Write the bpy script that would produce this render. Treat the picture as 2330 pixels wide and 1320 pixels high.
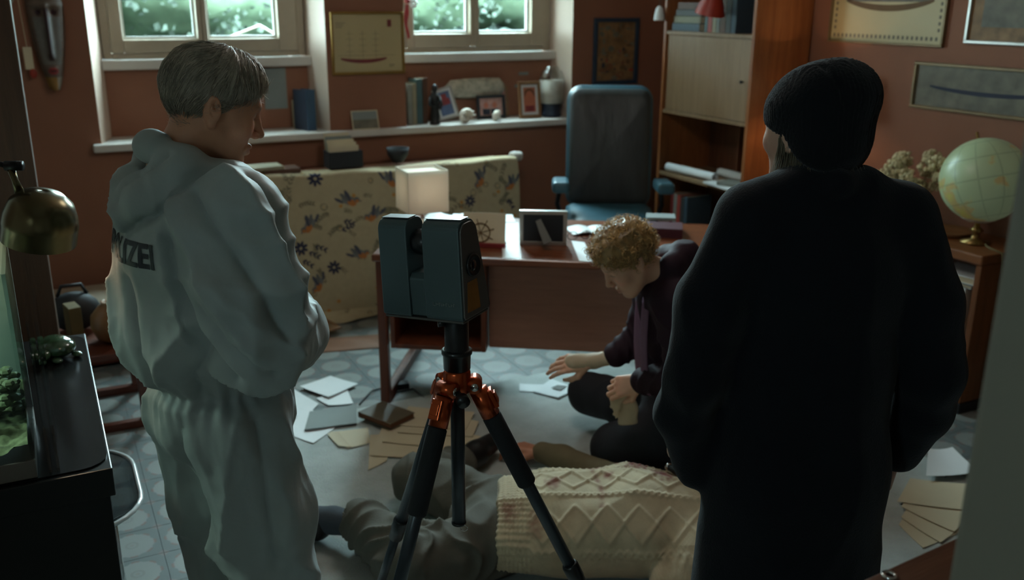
import bpy, bmesh, math, random
import numpy as np
from math import sin, cos, pi, radians, sqrt, exp, atan2
from mathutils import Vector, Matrix, Euler, Quaternion, noise as mnoise

for _o in list(bpy.data.objects):
    bpy.data.objects.remove(_o)
scene = bpy.context.scene
COL = scene.collection
random.seed(7)
rng = np.random.default_rng(11)

# ---------------------------------------------------------------- camera
FPX, PITCH, ROLL, CAMH = 2120.0, radians(17.3), radians(-0.35), 1.78
FW = Vector((0, cos(PITCH), -sin(PITCH)))
_r0 = Vector((1, 0, 0)); _u0 = _r0.cross(FW)
RT = cos(ROLL) * _r0 - sin(ROLL) * _u0
UP = sin(ROLL) * _r0 + cos(ROLL) * _u0
CAMP = Vector((0, 0, CAMH))
cam = bpy.data.cameras.new('camera')
camo = bpy.data.objects.new('camera', cam)
COL.objects.link(camo)
camo.matrix_world = Matrix(((RT.x, UP.x, -FW.x, 0), (RT.y, UP.y, -FW.y, 0), (RT.z, UP.z, -FW.z, CAMH), (0, 0, 0, 1)))
cam.sensor_width = 36.0
cam.lens = 36.0 * FPX / 2330.0
cam.clip_start = 0.05
cam.dof.use_dof = True
cam.dof.focus_distance = 2.02
cam.dof.aperture_fstop = 3.4
scene.camera = camo

# ---------------------------------------------------------------- world, exposure
scene.view_settings.view_transform = 'Standard'
scene.view_settings.look = 'None'
scene.view_settings.gamma = 1.0
scene.view_settings.use_curve_mapping = False
scene.view_settings.exposure = 0.55
world = bpy.data.worlds.new('overcast_sky')
scene.world = world
world.use_nodes = True
_bg = world.node_tree.nodes['Background']
_bg.inputs['Color'].default_value = (0.66, 0.92, 1.0, 1)
_bg.inputs['Strength'].default_value = 44.0
scene.cycles.use_denoising = True
scene.cycles.max_bounces = 7
scene.cycles.diffuse_bounces = 4
scene.cycles.glossy_bounces = 3
scene.cycles.transmission_bounces = 6
scene.cycles.transparent_max_bounces = 8
scene.cycles.caustics_reflective = False
scene.cycles.caustics_refractive = False
scene.cycles.sample_clamp_indirect = 4.0
scene.cycles.use_adaptive_sampling = True
scene.cycles.adaptive_threshold = 0.02

# ---------------------------------------------------------------- room frame: x = along window wall, y = outwards through it, z up
A = radians(27)
W0 = Vector((-2.404, 4.869, 0))
RM = Matrix.Translation(W0) @ Matrix.Rotation(A, 4, 'Z')
RMI = RM.inverted()


def ray(px, py):
    return FW + RT * ((px - 1165) / FPX) - UP * ((py - 660) / FPX)


def atz(px, py, z):
    d = ray(px, py)
    return CAMP + d * ((z - CAMH) / d.z)


def aty(px, py, y):
    d = ray(px, py)
    return CAMP + d * (y / d.y)


def rplane(px, py, x=None, y=None):
    d = RMI.to_3x3() @ ray(px, py)
    c = RMI @ CAMP
    t = (x - c.x) / d.x if x is not None else (y - c.y) / d.y
    return c + d * t


# ---------------------------------------------------------------- materials
MATS = {}


def new_mat(name):
    m = bpy.data.materials.new(name)
    m.use_nodes = True
    nt = m.node_tree
    b = nt.nodes['Principled BSDF']
    MATS[name] = m
    return m, nt, b


def N(nt, typ, **kw):
    n = nt.nodes.new(typ)
    for k, v in kw.items():
        setattr(n, k, v)
    return n


def L(nt, a, b):
    nt.links.new(a, b)


def srgb(r, g, b):
    f = lambda c: (c / 255 / 12.92) if c / 255 <= 0.04045 else ((c / 255 + 0.055) / 1.055) ** 2.4
    return (f(r), f(g), f(b), 1)


def pm(name, col, rough=0.6, metal=0.0, var=0.12, scale=8.0, bump=0.0, bscale=60.0, spec=0.5, stretch=None, sss=0.0,
       emit=None, estr=0.0, trans=0.0, coat=0.0, sheen=0.0, vcol=False, alpha=1.0, detail=3.0):
    """principled material: colour broken by noise, optional bump"""
    m, nt, b = new_mat(name)
    col = tuple(col[:3]) + (1,)
    tc = N(nt, 'ShaderNodeTexCoord')
    src = tc.outputs['Object']
    if stretch:
        mp = N(nt, 'ShaderNodeMapping'); mp.inputs['Scale'].default_value = stretch
        L(nt, src, mp.inputs['Vector']); src = mp.outputs['Vector']
    nz = N(nt, 'ShaderNodeTexNoise')
    nz.inputs['Scale'].default_value = scale
    nz.inputs['Detail'].default_value = detail
    L(nt, src, nz.inputs['Vector'])
    cr = N(nt, 'ShaderNodeMapRange')
    cr.inputs['From Min'].default_value = 0.25; cr.inputs['From Max'].default_value = 0.75
    cr.inputs['To Min'].default_value = 1 - var; cr.inputs['To Max'].default_value = 1 + var
    L(nt, nz.outputs['Fac'], cr.inputs['Value'])
    mx = N(nt, 'ShaderNodeVectorMath', operation='SCALE')
    if vcol:
        at = N(nt, 'ShaderNodeVertexColor', layer_name='Col')
        L(nt, at.outputs['Color'], mx.inputs[0])
    else:
        mx.inputs[0].default_value = col[:3]
    L(nt, cr.outputs['Result'], mx.inputs['Scale'])
    L(nt, mx.outputs['Vector'], b.inputs['Base Color'])
    b.inputs['Roughness'].default_value = rough
    b.inputs['Metallic'].default_value = metal
    b.inputs['Specular IOR Level'].default_value = spec
    b.inputs['Alpha'].default_value = alpha
    if trans: b.inputs['Transmission Weight'].default_value = trans
    if coat: b.inputs['Coat Weight'].default_value = coat; b.inputs['Coat Roughness'].default_value = 0.15
    if sheen: b.inputs['Sheen Weight'].default_value = sheen
    if sss:
        b.inputs['Subsurface Weight'].default_value = sss
        b.inputs['Subsurface Radius'].default_value = (0.012, 0.005, 0.003)
        b.inputs['Subsurface Scale'].default_value = 1.0
    if emit:
        b.inputs['Emission Color'].default_value = tuple(emit[:3]) + (1,)
        b.inputs['Emission Strength'].default_value = estr
    if bump:
        n2 = N(nt, 'ShaderNodeTexNoise'); n2.inputs['Scale'].default_value = bscale; n2.inputs['Detail'].default_value = 4
        L(nt, src, n2.inputs['Vector'])
        bp = N(nt, 'ShaderNodeBump'); bp.inputs['Strength'].default_value = 1.0; bp.inputs['Distance'].default_value = bump
        L(nt, n2.outputs['Fac'], bp.inputs['Height']); L(nt, bp.outputs['Normal'], b.inputs['Normal'])
    return m


def face_fresnel(nt, ior):
    """fresnel of the outer faces only (no total reflection on the way out of a straight-through pane)"""
    fr = N(nt, 'ShaderNodeFresnel'); fr.inputs['IOR'].default_value = ior
    ge = N(nt, 'ShaderNodeNewGeometry')
    iv = N(nt, 'ShaderNodeMath', operation='SUBTRACT'); iv.inputs[0].default_value = 1.0; L(nt, ge.outputs['Backfacing'], iv.inputs[1])
    mu = N(nt, 'ShaderNodeMath', operation='MULTIPLY'); L(nt, fr.outputs[0], mu.inputs[0]); L(nt, iv.outputs[0], mu.inputs[1])
    return mu


def wood(name, c1, c2, rough=0.35, scale=1.0, axis='X', coat=0.0, spec=0.5):
    m, nt, b = new_mat(name)
    tc = N(nt, 'ShaderNodeTexCoord')
    mp = N(nt, 'ShaderNodeMapping')
    s = {'X': (1.2, 14, 14), 'Y': (14, 1.2, 14), 'Z': (14, 14, 1.2)}[axis]
    mp.inputs['Scale'].default_value = tuple(k * scale for k in s)
    L(nt, tc.outputs['Object'], mp.inputs['Vector'])
    nz = N(nt, 'ShaderNodeTexNoise'); nz.inputs['Scale'].default_value = 2.2; nz.inputs['Detail'].default_value = 6; nz.inputs['Distortion'].default_value = 0.6
    L(nt, mp.outputs['Vector'], nz.inputs['Vector'])
    n2 = N(nt, 'ShaderNodeTexNoise'); n2.inputs['Scale'].default_value = 14; n2.inputs['Detail'].default_value = 3
    L(nt, mp.outputs['Vector'], n2.inputs['Vector'])
    ad = N(nt, 'ShaderNodeMath', operation='MULTIPLY_ADD'); ad.inputs[1].default_value = 0.35
    L(nt, n2.outputs['Fac'], ad.inputs[0]); L(nt, nz.outputs['Fac'], ad.inputs[2])
    cr = N(nt, 'ShaderNodeValToRGB')
    cr.color_ramp.elements[0].position = 0.45; cr.color_ramp.elements[0].color = c1
    cr.color_ramp.elements[1].position = 0.9; cr.color_ramp.elements[1].color = c2
    L(nt, ad.outputs['Value'], cr.inputs['Fac']); L(nt, cr.outputs['Color'], b.inputs['Base Color'])
    b.inputs['Roughness'].default_value = rough
    b.inputs['Specular IOR Level'].default_value = spec
    if coat:
        b.inputs['Coat Weight'].default_value = coat; b.inputs['Coat Roughness'].default_value = 0.12
    bp = N(nt, 'ShaderNodeBump'); bp.inputs['Distance'].default_value = 0.0006
    L(nt, n2.outputs['Fac'], bp.inputs['Height']); L(nt, bp.outputs['Normal'], b.inputs['Normal'])
    return m


# ---------------------------------------------------------------- mesh helpers
def link_mesh(name, me, mat=None, parent=None, M=None):
    o = bpy.data.objects.new(name, me)
    COL.objects.link(o)
    if mat is not None and not me.materials:
        for k in (mat if isinstance(mat, (list, tuple)) else [mat]):
            me.materials.append(MATS[k] if isinstance(k, str) else k)
    if M is not None:
        o.matrix_world = M
    if parent is not None:
        o.parent = parent
    return o


def bev(o, w=0.003, seg=2, ang=35):
    md = o.modifiers.new('bevel', 'BEVEL'); md.width = w; md.segments = seg; md.limit_method = 'ANGLE'; md.angle_limit = radians(ang)
    md.harden_normals = False
    return o


class MB:
    def __init__(self):
        self.v = []; self.f = []; self.m = []

    def _add(self, vs, fs, mi=0, M=None):
        b = len(self.v)
        for p in vs:
            p = Vector(p)
            self.v.append(M @ p if M is not None else p)
        for f in fs:
            self.f.append([b + i for i in f]); self.m.append(mi)
        return self

    def box(self, x0, x1, y0, y1, z0, z1, mi=0, M=None):
        vs = [(x, y, z) for z in (z0, z1) for y in (y0, y1) for x in (x0, x1)]
        fs = [(0, 2, 3, 1), (4, 5, 7, 6), (0, 1, 5, 4), (2, 6, 7, 3), (0, 4, 6, 2), (1, 3, 7, 5)]
        return self._add(vs, fs, mi, M)

    def prism(self, poly, z0, z1, mi=0, M=None):
        n = len(poly)
        vs = [(x, y, z0) for x, y in poly] + [(x, y, z1) for x, y in poly]
        fs = [tuple(reversed(range(n))), tuple(range(n, 2 * n))] + [(i, (i + 1) % n, n + (i + 1) % n, n + i) for i in range(n)]
        return self._add(vs, fs, mi, M)

    def rings(self, rs, closed=True, cap=(True, True), mi=0, M=None):
        n = len(rs[0]); vs = [p for r in rs for p in r]; fs = []
        for k in range(len(rs) - 1):
            for i in range(n if closed else n - 1):
                j = (i + 1) % n
                fs.append((k * n + i, k * n + j, (k + 1) * n + j, (k + 1) * n + i))
        if cap[0]: fs.append(tuple(reversed(range(n))))
        if cap[1]: fs.append(tuple(range((len(rs) - 1) * n, len(rs) * n)))
        return self._add(vs, fs, mi, M)

    def lathe(self, prof, seg=24, mi=0, M=None, cap=(True, True)):
        rs = [[(r * cos(2 * pi * i / seg), r * sin(2 * pi * i / seg), z) for i in range(seg)] for r, z in prof]
        return self.rings(rs, True, cap, mi, M)

    def tube(self, pts, r, seg=10, mi=0, M=None, cap=True, flat=1.0):
        pts = [Vector(p) for p in pts]; n = len(pts)
        rr = [r] * n if not isinstance(r, (list, tuple)) else r
        rs = []; up = None
        for i, p in enumerate(pts):
            t = (pts[min(i + 1, n - 1)] - pts[max(i - 1, 0)])
            t = t.normalized() if t.length > 1e-9 else Vector((0, 0, 1))
            if up is None:
                up = Vector((0, 0, 1)) if abs(t.z) < 0.95 else Vector((0, 1, 0))
            a = t.cross(up)
            a = a.normalized() if a.length > 1e-6 else Vector((1, 0, 0))
            b = a.cross(t).normalized(); up = b
            rs.append([p + (a * cos(2 * pi * k / seg) + b * sin(2 * pi * k / seg) * flat) * rr[i] for k in range(seg)])
        return self.rings(rs, True, (cap, cap), mi, M)

    def sphere(self, c, r, seg=16, rg=10, mi=0, M=None):
        r = (r, r, r) if not isinstance(r, (tuple, list)) else r
        rs = []
        for j in range(rg + 1):
            th = pi * (0.02 + 0.96 * j / rg)
            rs.append([(c[0] + r[0] * sin(th) * cos(2 * pi * i / seg), c[1] + r[1] * sin(th) * sin(2 * pi * i / seg), c[2] - r[2] * cos(th)) for i in range(seg)])
        return self.rings(rs, True, (True, True), mi, M)

    def grid(self, fn, nu, nv, mi=0, thick=0.0):
        vs = [Vector(fn(i / nu, j / nv)) for j in range(nv + 1) for i in range(nu + 1)]
        fs = [(j * (nu + 1) + i, j * (nu + 1) + i + 1, (j + 1) * (nu + 1) + i + 1, (j + 1) * (nu + 1) + i) for j in range(nv) for i in range(nu)]
        return self._add(vs, fs, mi)

    def mesh(self, name, smooth=False):
        me = bpy.data.meshes.new(name)
        me.from_pydata([tuple(p) for p in self.v], [], self.f)
        if any(self.m):
            me.polygons.foreach_set('material_index', self.m)
        if smooth:
            me.polygons.foreach_set('use_smooth', [True] * len(self.f))
        me.update()
        return me

    def build(self, name, mat, parent=None, smooth=False, bevel=0.0, M=None, seg=2):
        o = link_mesh(name, self.mesh(name, smooth), mat, parent, M)
        if bevel:
            bev(o, bevel, seg)
        return o


def tag(o, label=None, cat=None, group=None, kind=None):
    if label: o['label'] = label
    if cat: o['category'] = cat
    if group: o['group'] = group
    if kind: o['kind'] = kind
    return o


def thing(name, label, cat, M=None, group=None):
    o = bpy.data.objects.new(name, None)
    o.empty_display_size = 0.05
    COL.objects.link(o)
    if M is not None: o.matrix_world = M
    return tag(o, label, cat, group)


def T(x, y, z): return Matrix.Translation((x, y, z))
def RZ(a): return Matrix.Rotation(a, 4, 'Z')
def RX(a): return Matrix.Rotation(a, 4, 'X')
def RY(a): return Matrix.Rotation(a, 4, 'Y')


def rr_poly(w, h, r, n=4):
    """rounded rectangle outline centred on 0"""
    out = []
    for cx, cy, a0 in ((w / 2 - r, h / 2 - r, 0), (-w / 2 + r, h / 2 - r, 90), (-w / 2 + r, -h / 2 + r, 180), (w / 2 - r, -h / 2 + r, 270)):
        for k in range(n + 1):
            a = radians(a0 + 90 * k / n)
            out.append((cx + r * cos(a), cy + r * sin(a)))
    return out
# ================================================================ THE ROOM
pm('wall_paint', srgb(138, 90, 68), 0.75, var=0.10, scale=2.5, bump=0.0006, bscale=90)
pm('reveal_paint', srgb(214, 190, 172), 0.6, var=0.05, scale=4)
pm('white_paint', srgb(196, 188, 178), 0.45, var=0.05, scale=6, bump=0.0003, bscale=120)
pm('sill_paint', srgb(205, 198, 190), 0.38, var=0.05, scale=6)
pm('ceiling_paint', srgb(196, 190, 182), 0.8, var=0.04)
pm('post_paint', srgb(104, 97, 84), 0.7, var=0.04)
pm('grout', srgb(95, 100, 100), 0.8, var=0.1, scale=30)

UL, UR = -1.35, 3.90       # room frame: left and right wall
YN = -6.9                  # near wall
ZC = 3.1
ND = 0.24                  # depth of the window niches
NICHES = [(0.235, 1.485, 0.305, 1.435), (1.965, 3.13, 2.02, 3.105)]
ZL, ZS = 1.035, 1.455      # ledge height, window sill height
ZW = 2.98                  # window head


def struct(o):
    o['kind'] = 'structure'
    return o


def wall_back():
    mb = MB()
    th = 0.37
    # piers
    xs = [UL - 0.2, NICHES[0][0], NICHES[0][1], NICHES[1][0], NICHES[1][1], UR + 0.2]
    for a, b in ((xs[0], xs[1]), (xs[2], xs[3]), (xs[4], xs[5])):
        mb.box(a, b, 0, th, 0, ZC)
    for (a, b, ia, ib) in NICHES:
        mb.box(a, b, 0, th, 0, ZL - 0.02)              # below the ledge
        mb.box(a, b, 0, th, ZW, ZC)                    # above the window
        mb.box(a, b, ND, th, ZL - 0.02, ZS - 0.02)     # back of the niche under the sill
        for (o_, i_, s) in ((a, ia, 1), (b, ib, -1)):  # splayed reveals
            poly = [(o_, 0), (i_, ND), (i_, th), (o_, th)]
            if s < 0: poly = poly[::-1]
            mb.prism(poly[::-1], ZL - 0.02, ZW, mi=1)
    return struct(mb.build('wall_back', ['wall_paint', 'reveal_paint'], M=RM))


wall_back()
FILL_WIN = (-5.7, -5.2)   # added unseen window in the left wall for fill light (room y range)
mb = MB()
mb.box(UL - 0.3, UL, YN, FILL_WIN[0], 0, ZC).box(UL - 0.3, UL, FILL_WIN[1], 0.0, 0, ZC).box(UL - 0.3, UL, FILL_WIN[0], FILL_WIN[1], 0, 1.75).box(UL - 0.3, UL, FILL_WIN[0], FILL_WIN[1], 2.25, ZC)
struct(mb.build('wall_left', 'ceiling_paint', M=RM))
struct(MB().box(UR, UR + 0.2, YN, 0.0, 0, ZC).build('wall_right', 'wall_paint', M=RM))
struct(MB().box(UL - 0.3, UR + 0.2, YN - 0.2, YN, 0, ZC).build('wall_near', 'ceiling_paint', M=RM))
struct(MB().box(UL - 0.3, UR + 0.2, YN - 0.2, 0.37, ZC, ZC + 0.1).build('ceiling', 'ceiling_paint', M=RM))
fl = struct(MB().box(UL - 0.3, UR + 0.2, YN - 0.2, 0.37, -0.12, -0.012).build('floor', 'grout', M=RM))


# ---- patterned floor tiles
def tile_material():
    m, nt, b = new_mat('patterned_tile')
    tc = N(nt, 'ShaderNodeTexCoord')
    P = 0.1825
    dv = N(nt, 'ShaderNodeVectorMath', operation='DIVIDE'); dv.inputs[1].default_value = (P, P, 1)
    L(nt, tc.outputs['Object'], dv.inputs[0])
    ad = N(nt, 'ShaderNodeVectorMath', operation='ADD'); ad.inputs[1].default_value = (0.5, 0.5, 0)
    L(nt, dv.outputs[0], ad.inputs[0])
    fr = N(nt, 'ShaderNodeVectorMath', operation='FRACTION'); L(nt, ad.outputs[0], fr.inputs[0])
    sb = N(nt, 'ShaderNodeVectorMath', operation='SUBTRACT'); sb.inputs[1].default_value = (0.5, 0.5, 0)
    L(nt, fr.outputs[0], sb.inputs[0])
    sx = N(nt, 'ShaderNodeSeparateXYZ'); L(nt, sb.outputs[0], sx.inputs[0])
    X, Y = sx.outputs[0], sx.outputs[1]

    def M2(op, a, b_=None, c=None):
        n = N(nt, 'ShaderNodeMath', operation=op)
        for i, q in enumerate((a, b_, c)):
            if q is None: continue
            if isinstance(q, (int, float)): n.inputs[i].default_value = q
            else: L(nt, q, n.inputs[i])
        return n.outputs[0]
    r = M2('SQRT', M2('ADD', M2('MULTIPLY', X, X), M2('MULTIPLY', Y, Y)))
    th = M2('ARCTAN2', Y, X)
    # eight-lobed rosette radius
    lob = M2('MULTIPLY_ADD', M2('ABSOLUTE', M2('COSINE', M2('MULTIPLY', th, 4.0))), 0.035, 0.375)
    d = M2('SUBTRACT', r, lob)

    def band(val, lo, hi, soft=0.012):
        n = N(nt, 'ShaderNodeMapRange'); n.interpolation_type = 'SMOOTHSTEP'
        n.inputs['From Min'].default_value = lo; n.inputs['From Max'].default_value = hi
        L(nt, val, n.inputs['Value']); return n.outputs[0]
    inside = M2('SUBTRACT', 1.0, band(d, -0.012, 0.012))
    edge = M2('SUBTRACT', 1.0, band(M2('ABSOLUTE', d), 0.014, 0.034))
    spots = M2('MULTIPLY', edge, band(M2('COSINE', M2('MULTIPLY', th, 8.0)), -0.1, 0.5))
    ring = M2('SUBTRACT', 1.0, band(M2('ABSOLUTE', M2('SUBTRACT', r, 0.10)), 0.012, 0.035))
    dot = M2('SUBTRACT', 1.0, band(r, 0.03, 0.05))
    # small lozenge where four tiles meet
    ax = M2('SUBTRACT', 0.5, M2('ABSOLUTE', X)); ay = M2('SUBTRACT', 0.5, M2('ABSOLUTE', Y))
    loz = M2('SUBTRACT', 1.0, band(M2('ADD', ax, ay), 0.10, 0.13))
    nz = N(nt, 'ShaderNodeTexNoise'); nz.inputs['Scale'].default_value = 7; nz.inputs['Detail'].default_value = 5
    gp = N(nt, 'ShaderNodeNewGeometry'); L(nt, gp.outputs['Position'], nz.inputs['Vector'])

    def mix(fac, a, b_):
        n = N(nt, 'ShaderNodeMix', data_type='RGBA')
        if isinstance(fac, (int, float)): n.inputs[0].default_value = fac
        else: L(nt, fac, n.inputs[0])
        for i, q in ((6, a), (7, b_)):
            if isinstance(q, tuple): n.inputs[i].default_value = q
            else: L(nt, q, n.inputs[i])
        return n.outputs[2]
    c = mix(nz.outputs['Fac'], srgb(84, 94, 96), srgb(106, 114, 114))
    c = mix(loz, c, srgb(120, 112, 110))
    c = mix(inside, c, srgb(138, 142, 138))
    c = mix(M2('MULTIPLY', ring, 0.55), c, srgb(120, 118, 115))
    c = mix(M2('MULTIPLY', dot, 0.4), c, srgb(128, 110, 106))
    c = mix(M2('MULTIPLY', spots, 0.75), c, srgb(118, 72, 66))
    w = N(nt, 'ShaderNodeTexNoise'); w.inputs['Scale'].default_value = 1.7; w.inputs['Detail'].default_value = 6
    L(nt, gp.outputs['Position'], w.inputs['Vector'])
    wr = N(nt, 'ShaderNodeMapRange'); wr.inputs['From Min'].default_value = 0.3; wr.inputs['From Max'].default_value = 0.75
    wr.inputs['To Min'].default_value = 0.0; wr.inputs['To Max'].default_value = 0.45; L(nt, w.outputs['Fac'], wr.inputs['Value'])
    c = mix(wr.outputs[0], c, srgb(98, 99, 95))
    L(nt, c, b.inputs['Base Color'])
    rr = N(nt, 'ShaderNodeMapRange'); rr.inputs['To Min'].default_value = 0.3; rr.inputs['To Max'].default_value = 0.55
    L(nt, w.outputs['Fac'], rr.inputs['Value']); L(nt, rr.outputs[0], b.inputs['Roughness'])
    return m


tile_material()
TP = 0.1825
TX0, TY0 = 2.047 - 12 * TP, -1.288
RUG = (0.22, 3.0, -4.6, -1.665)


def tile_mesh():
    h = TP / 2 - 0.0003
    o = MB(); b = 0.0009
    rs = []
    for s, z in ((h, -0.012), (h, -b), (h - b, 0.0)):
        rs.append([(-s, -s, z), (s, -s, z), (s, s, z), (-s, s, z)])
    o.rings(rs, True, (False, True))
    return o


def floor_tiles():
    me = tile_mesh().mesh('tile'); me.materials.append(MATS['patterned_tile'])
    vis, rest = [], []
    i0, i1 = math.ceil((UL - 0.1 - TX0) / TP), int((UR - TX0) / TP)
    j0, j1 = math.ceil((YN - TY0) / TP), int((0 - TY0) / TP)
    for i in range(i0, i1 + 1):
        for j in range(j0, j1 + 1):
            x, y = TX0 + i * TP, TY0 + j * TP
            p = RM @ Vector((x, y, 0)); q = p - CAMP; z = q.dot(FW)
            seen = False
            if z > 0.5:
                a = 1165 + FPX * q.dot(RT) / z; b_ = 660 - FPX * q.dot(UP) / z
                inrug = RUG[0] + 0.1 < x < RUG[1] - 0.1 and RUG[2] < y < RUG[3] - 0.1
                seen = -60 < a < 2390 and 700 < b_ < 1380 and not inrug
                if seen:  # hidden behind the big figures and furniture
                    if a < 235 and b_ > 880: seen = False
                    if 1690 < a < 2050: seen = False
                    if 2300 < a: seen = False
                    if 380 < a < 600: seen = False
                    if a > 2200 and b_ > 1120: seen = False
            (vis if seen else rest).append((x, y, z))
    vis.sort(key=lambda t: t[2])
    rest += vis[300:]; vis = vis[:300]
    for x, y, _ in vis:
        o = bpy.data.objects.new('tile', me); COL.objects.link(o)
        o.parent = fl; o.matrix_parent_inverse = Matrix.Identity(4); o.location = (x, y, 0)
    tm = tile_mesh(); mb = MB()
    for x, y, _ in rest:
        mb._add([(p[0] + x - TX0, p[1] + y - TY0, p[2]) for p in tm.v], tm.f)
    o = mb.build('tile_field', 'patterned_tile', fl)
    o.location = (TX0, TY0, 0); o['kind'] = 'stuff'
    return len(vis)


floor_tiles()

# ---- windows
pm('window_wood', srgb(172, 158, 138), 0.5, var=0.06, scale=10, bump=0.0003, bscale=80)
pm('glazing_bead', srgb(225, 228, 226), 0.4, var=0.03)  # near-white paints in the daylight on the inner sash edge
m, nt, b = new_mat('window_glass')
b.inputs['Base Color'].default_value = (0.93, 0.97, 0.96, 1); b.inputs['Roughness'].default_value = 0.02
nt.nodes.remove(b)
tr = N(nt, 'ShaderNodeBsdfTransparent'); tr.inputs[0].default_value = (0.94, 0.97, 0.96, 1)
gl = N(nt, 'ShaderNodeBsdfGlossy'); gl.inputs['Roughness'].default_value = 0.02
fz = face_fresnel(nt, 1.45)
ms = N(nt, 'ShaderNodeMixShader'); L(nt, fz.outputs[0], ms.inputs[0]); L(nt, tr.outputs[0], ms.inputs[1]); L(nt, gl.outputs[0], ms.inputs[2])
L(nt, ms.outputs[0], nt.nodes['Material Output'].inputs['Surface'])


def window(n, x0, x1, panes, zb, M, yo, z0=None, z1=ZW):
    """casement window: frame x0..x1, glass openings panes, glass bottom zb; yo = inner face"""
    z0 = ZS if z0 is None else z0
    root = thing('window_%d' % n, None, None, M)
    root['kind'] = 'structure'
    fw_ = panes[0][0] - x0
    fr = MB()
    fo = 0.045
    fr.box(x0, x0 + fo, yo, yo + 0.10, z0, z1).box(x1 - fo, x1, yo, yo + 0.10, z0, z1)
    fr.box(x0 + fo, x1 - fo, yo, yo + 0.10, z0, z0 + 0.03).box(x0 + fo, x1 - fo, yo, yo + 0.10, z1 - 0.05, z1)
    fr.build('window_frame', 'window_wood', root, bevel=0.004)
    mid = (panes[0][1] + panes[1][0]) / 2
    for k, (a, b_) in enumerate(panes):
        sa = x0 + fo + 0.002 if k == 0 else mid + 0.001
        sb_ = mid - 0.001 if k == 0 else x1 - fo - 0.002
        y1_, y2_ = yo - 0.012, yo + 0.045
        s = MB()
        s.box(sa, a, y1_, y2_, z0 + 0.032, z1 - 0.052).box(b_, sb_, y1_, y2_, z0 + 0.032, z1 - 0.052)
        s.box(a, b_, y1_, y2_, z0 + 0.032, zb).box(a, b_, y1_, y2_, z1 - 0.13, z1 - 0.052)
        so = s.build('sash', 'window_wood', root, bevel=0.004)
        g = MB()
        w = 0.016
        g.box(a, a + w, yo + 0.03, yo + 0.05, zb, z1 - 0.13).box(b_ - w, b_, yo + 0.03, yo + 0.05, zb, z1 - 0.13).box(a + w, b_ - w, yo + 0.03, yo + 0.05, zb, zb + w)
        g.build('glazing_bead', 'glazing_bead', so)
        MB().box(a - 0.005, b_ + 0.005, yo + 0.052, yo + 0.056, zb - 0.005, z1 - 0.125).build('pane', 'window_glass', so)
    return root


def ux(px, py): return rplane(px, py, y=ND).x


w1 = [(ux(272, 20), ux(447, 50)), (ux(471, 50), ux(632, 50))]
w2 = [(ux(941, 50), ux(1070, 50)), (ux(1090, 50), ux(1209, 50))]
zb1 = rplane(360, 90, y=ND).z
zb2 = rplane(1080, 76, y=ND).z
window(1, NICHES[0][2] + 0.005, NICHES[0][3] - 0.005, w1, zb1, RM, ND + 0.01)
window(2, NICHES[1][2] + 0.005, NICHES[1][3] - 0.005, w2, zb2, RM, ND + 0.01)
MW = RM @ T(UL, 0, 0) @ RZ(pi / 2)
window(3, FILL_WIN[0] + 0.02, FILL_WIN[1] - 0.02, [(FILL_WIN[0] + 0.08, (FILL_WIN[0] + FILL_WIN[1]) / 2 - 0.015), ((FILL_WIN[0] + FILL_WIN[1]) / 2 + 0.015, FILL_WIN[1] - 0.08)], 1.8, MW, 0.1, 1.75, 2.25)  # added out-of-view window, lets fill light onto the coverall
for k, (a, b_, ia, ib) in enumerate(NICHES):
    o = MB().box(ia - 0.012, ib + 0.012, ND - 0.055, ND + 0.005, ZS - 0.055, ZS).build('trim_%d' % (k + 1), 'sill_paint', bevel=0.006, M=RM)
    struct(o)
# long ledge across niches and pillar
lp = [(0.19, -0.055), (3.155, -0.055), (3.155, 0)]
for (a, b_, ia, ib) in NICHES[::-1]:
    lp += [(b_, 0), (ib, ND), (ia, ND), (a, 0)]
lp += [(0.19, 0)]
struct(MB().prism(lp, ZL - 0.042, ZL).build('trim_3', 'sill_paint', bevel=0.008, M=RM))
struct(MB().box(UL, 0.95, -0.018, 0, 0, 0.115).box(2.6, UR, -0.018, 0, 0, 0.115).build('baseboard_back', 'window_wood', bevel=0.004, M=RM))
struct(MB().box(UR - 0.018, UR, -6.5, -0.02, 0, 0.115).build('baseboard_right', 'window_wood', bevel=0.004, M=RM))


def portal(x, y, z, sx, sy, M):
    li = bpy.data.lights.new('window_portal', 'AREA'); li.shape = 'RECTANGLE'; li.size = sx; li.size_y = sy
    li.cycles.is_portal = True
    o = bpy.data.objects.new('window_portal', li); COL.objects.link(o)
    o.matrix_world = M @ T(x, y, z) @ RX(-pi / 2)   # emits towards -y
    return o


for (a, b_, ia, ib) in NICHES:
    portal((ia + ib) / 2, 0.38, (ZS + ZW) / 2, ib - ia, ZW - ZS, RM)
portal((FILL_WIN[0] + FILL_WIN[1]) / 2, 0.31, 2.0, 0.5, 0.5, MW)

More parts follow.
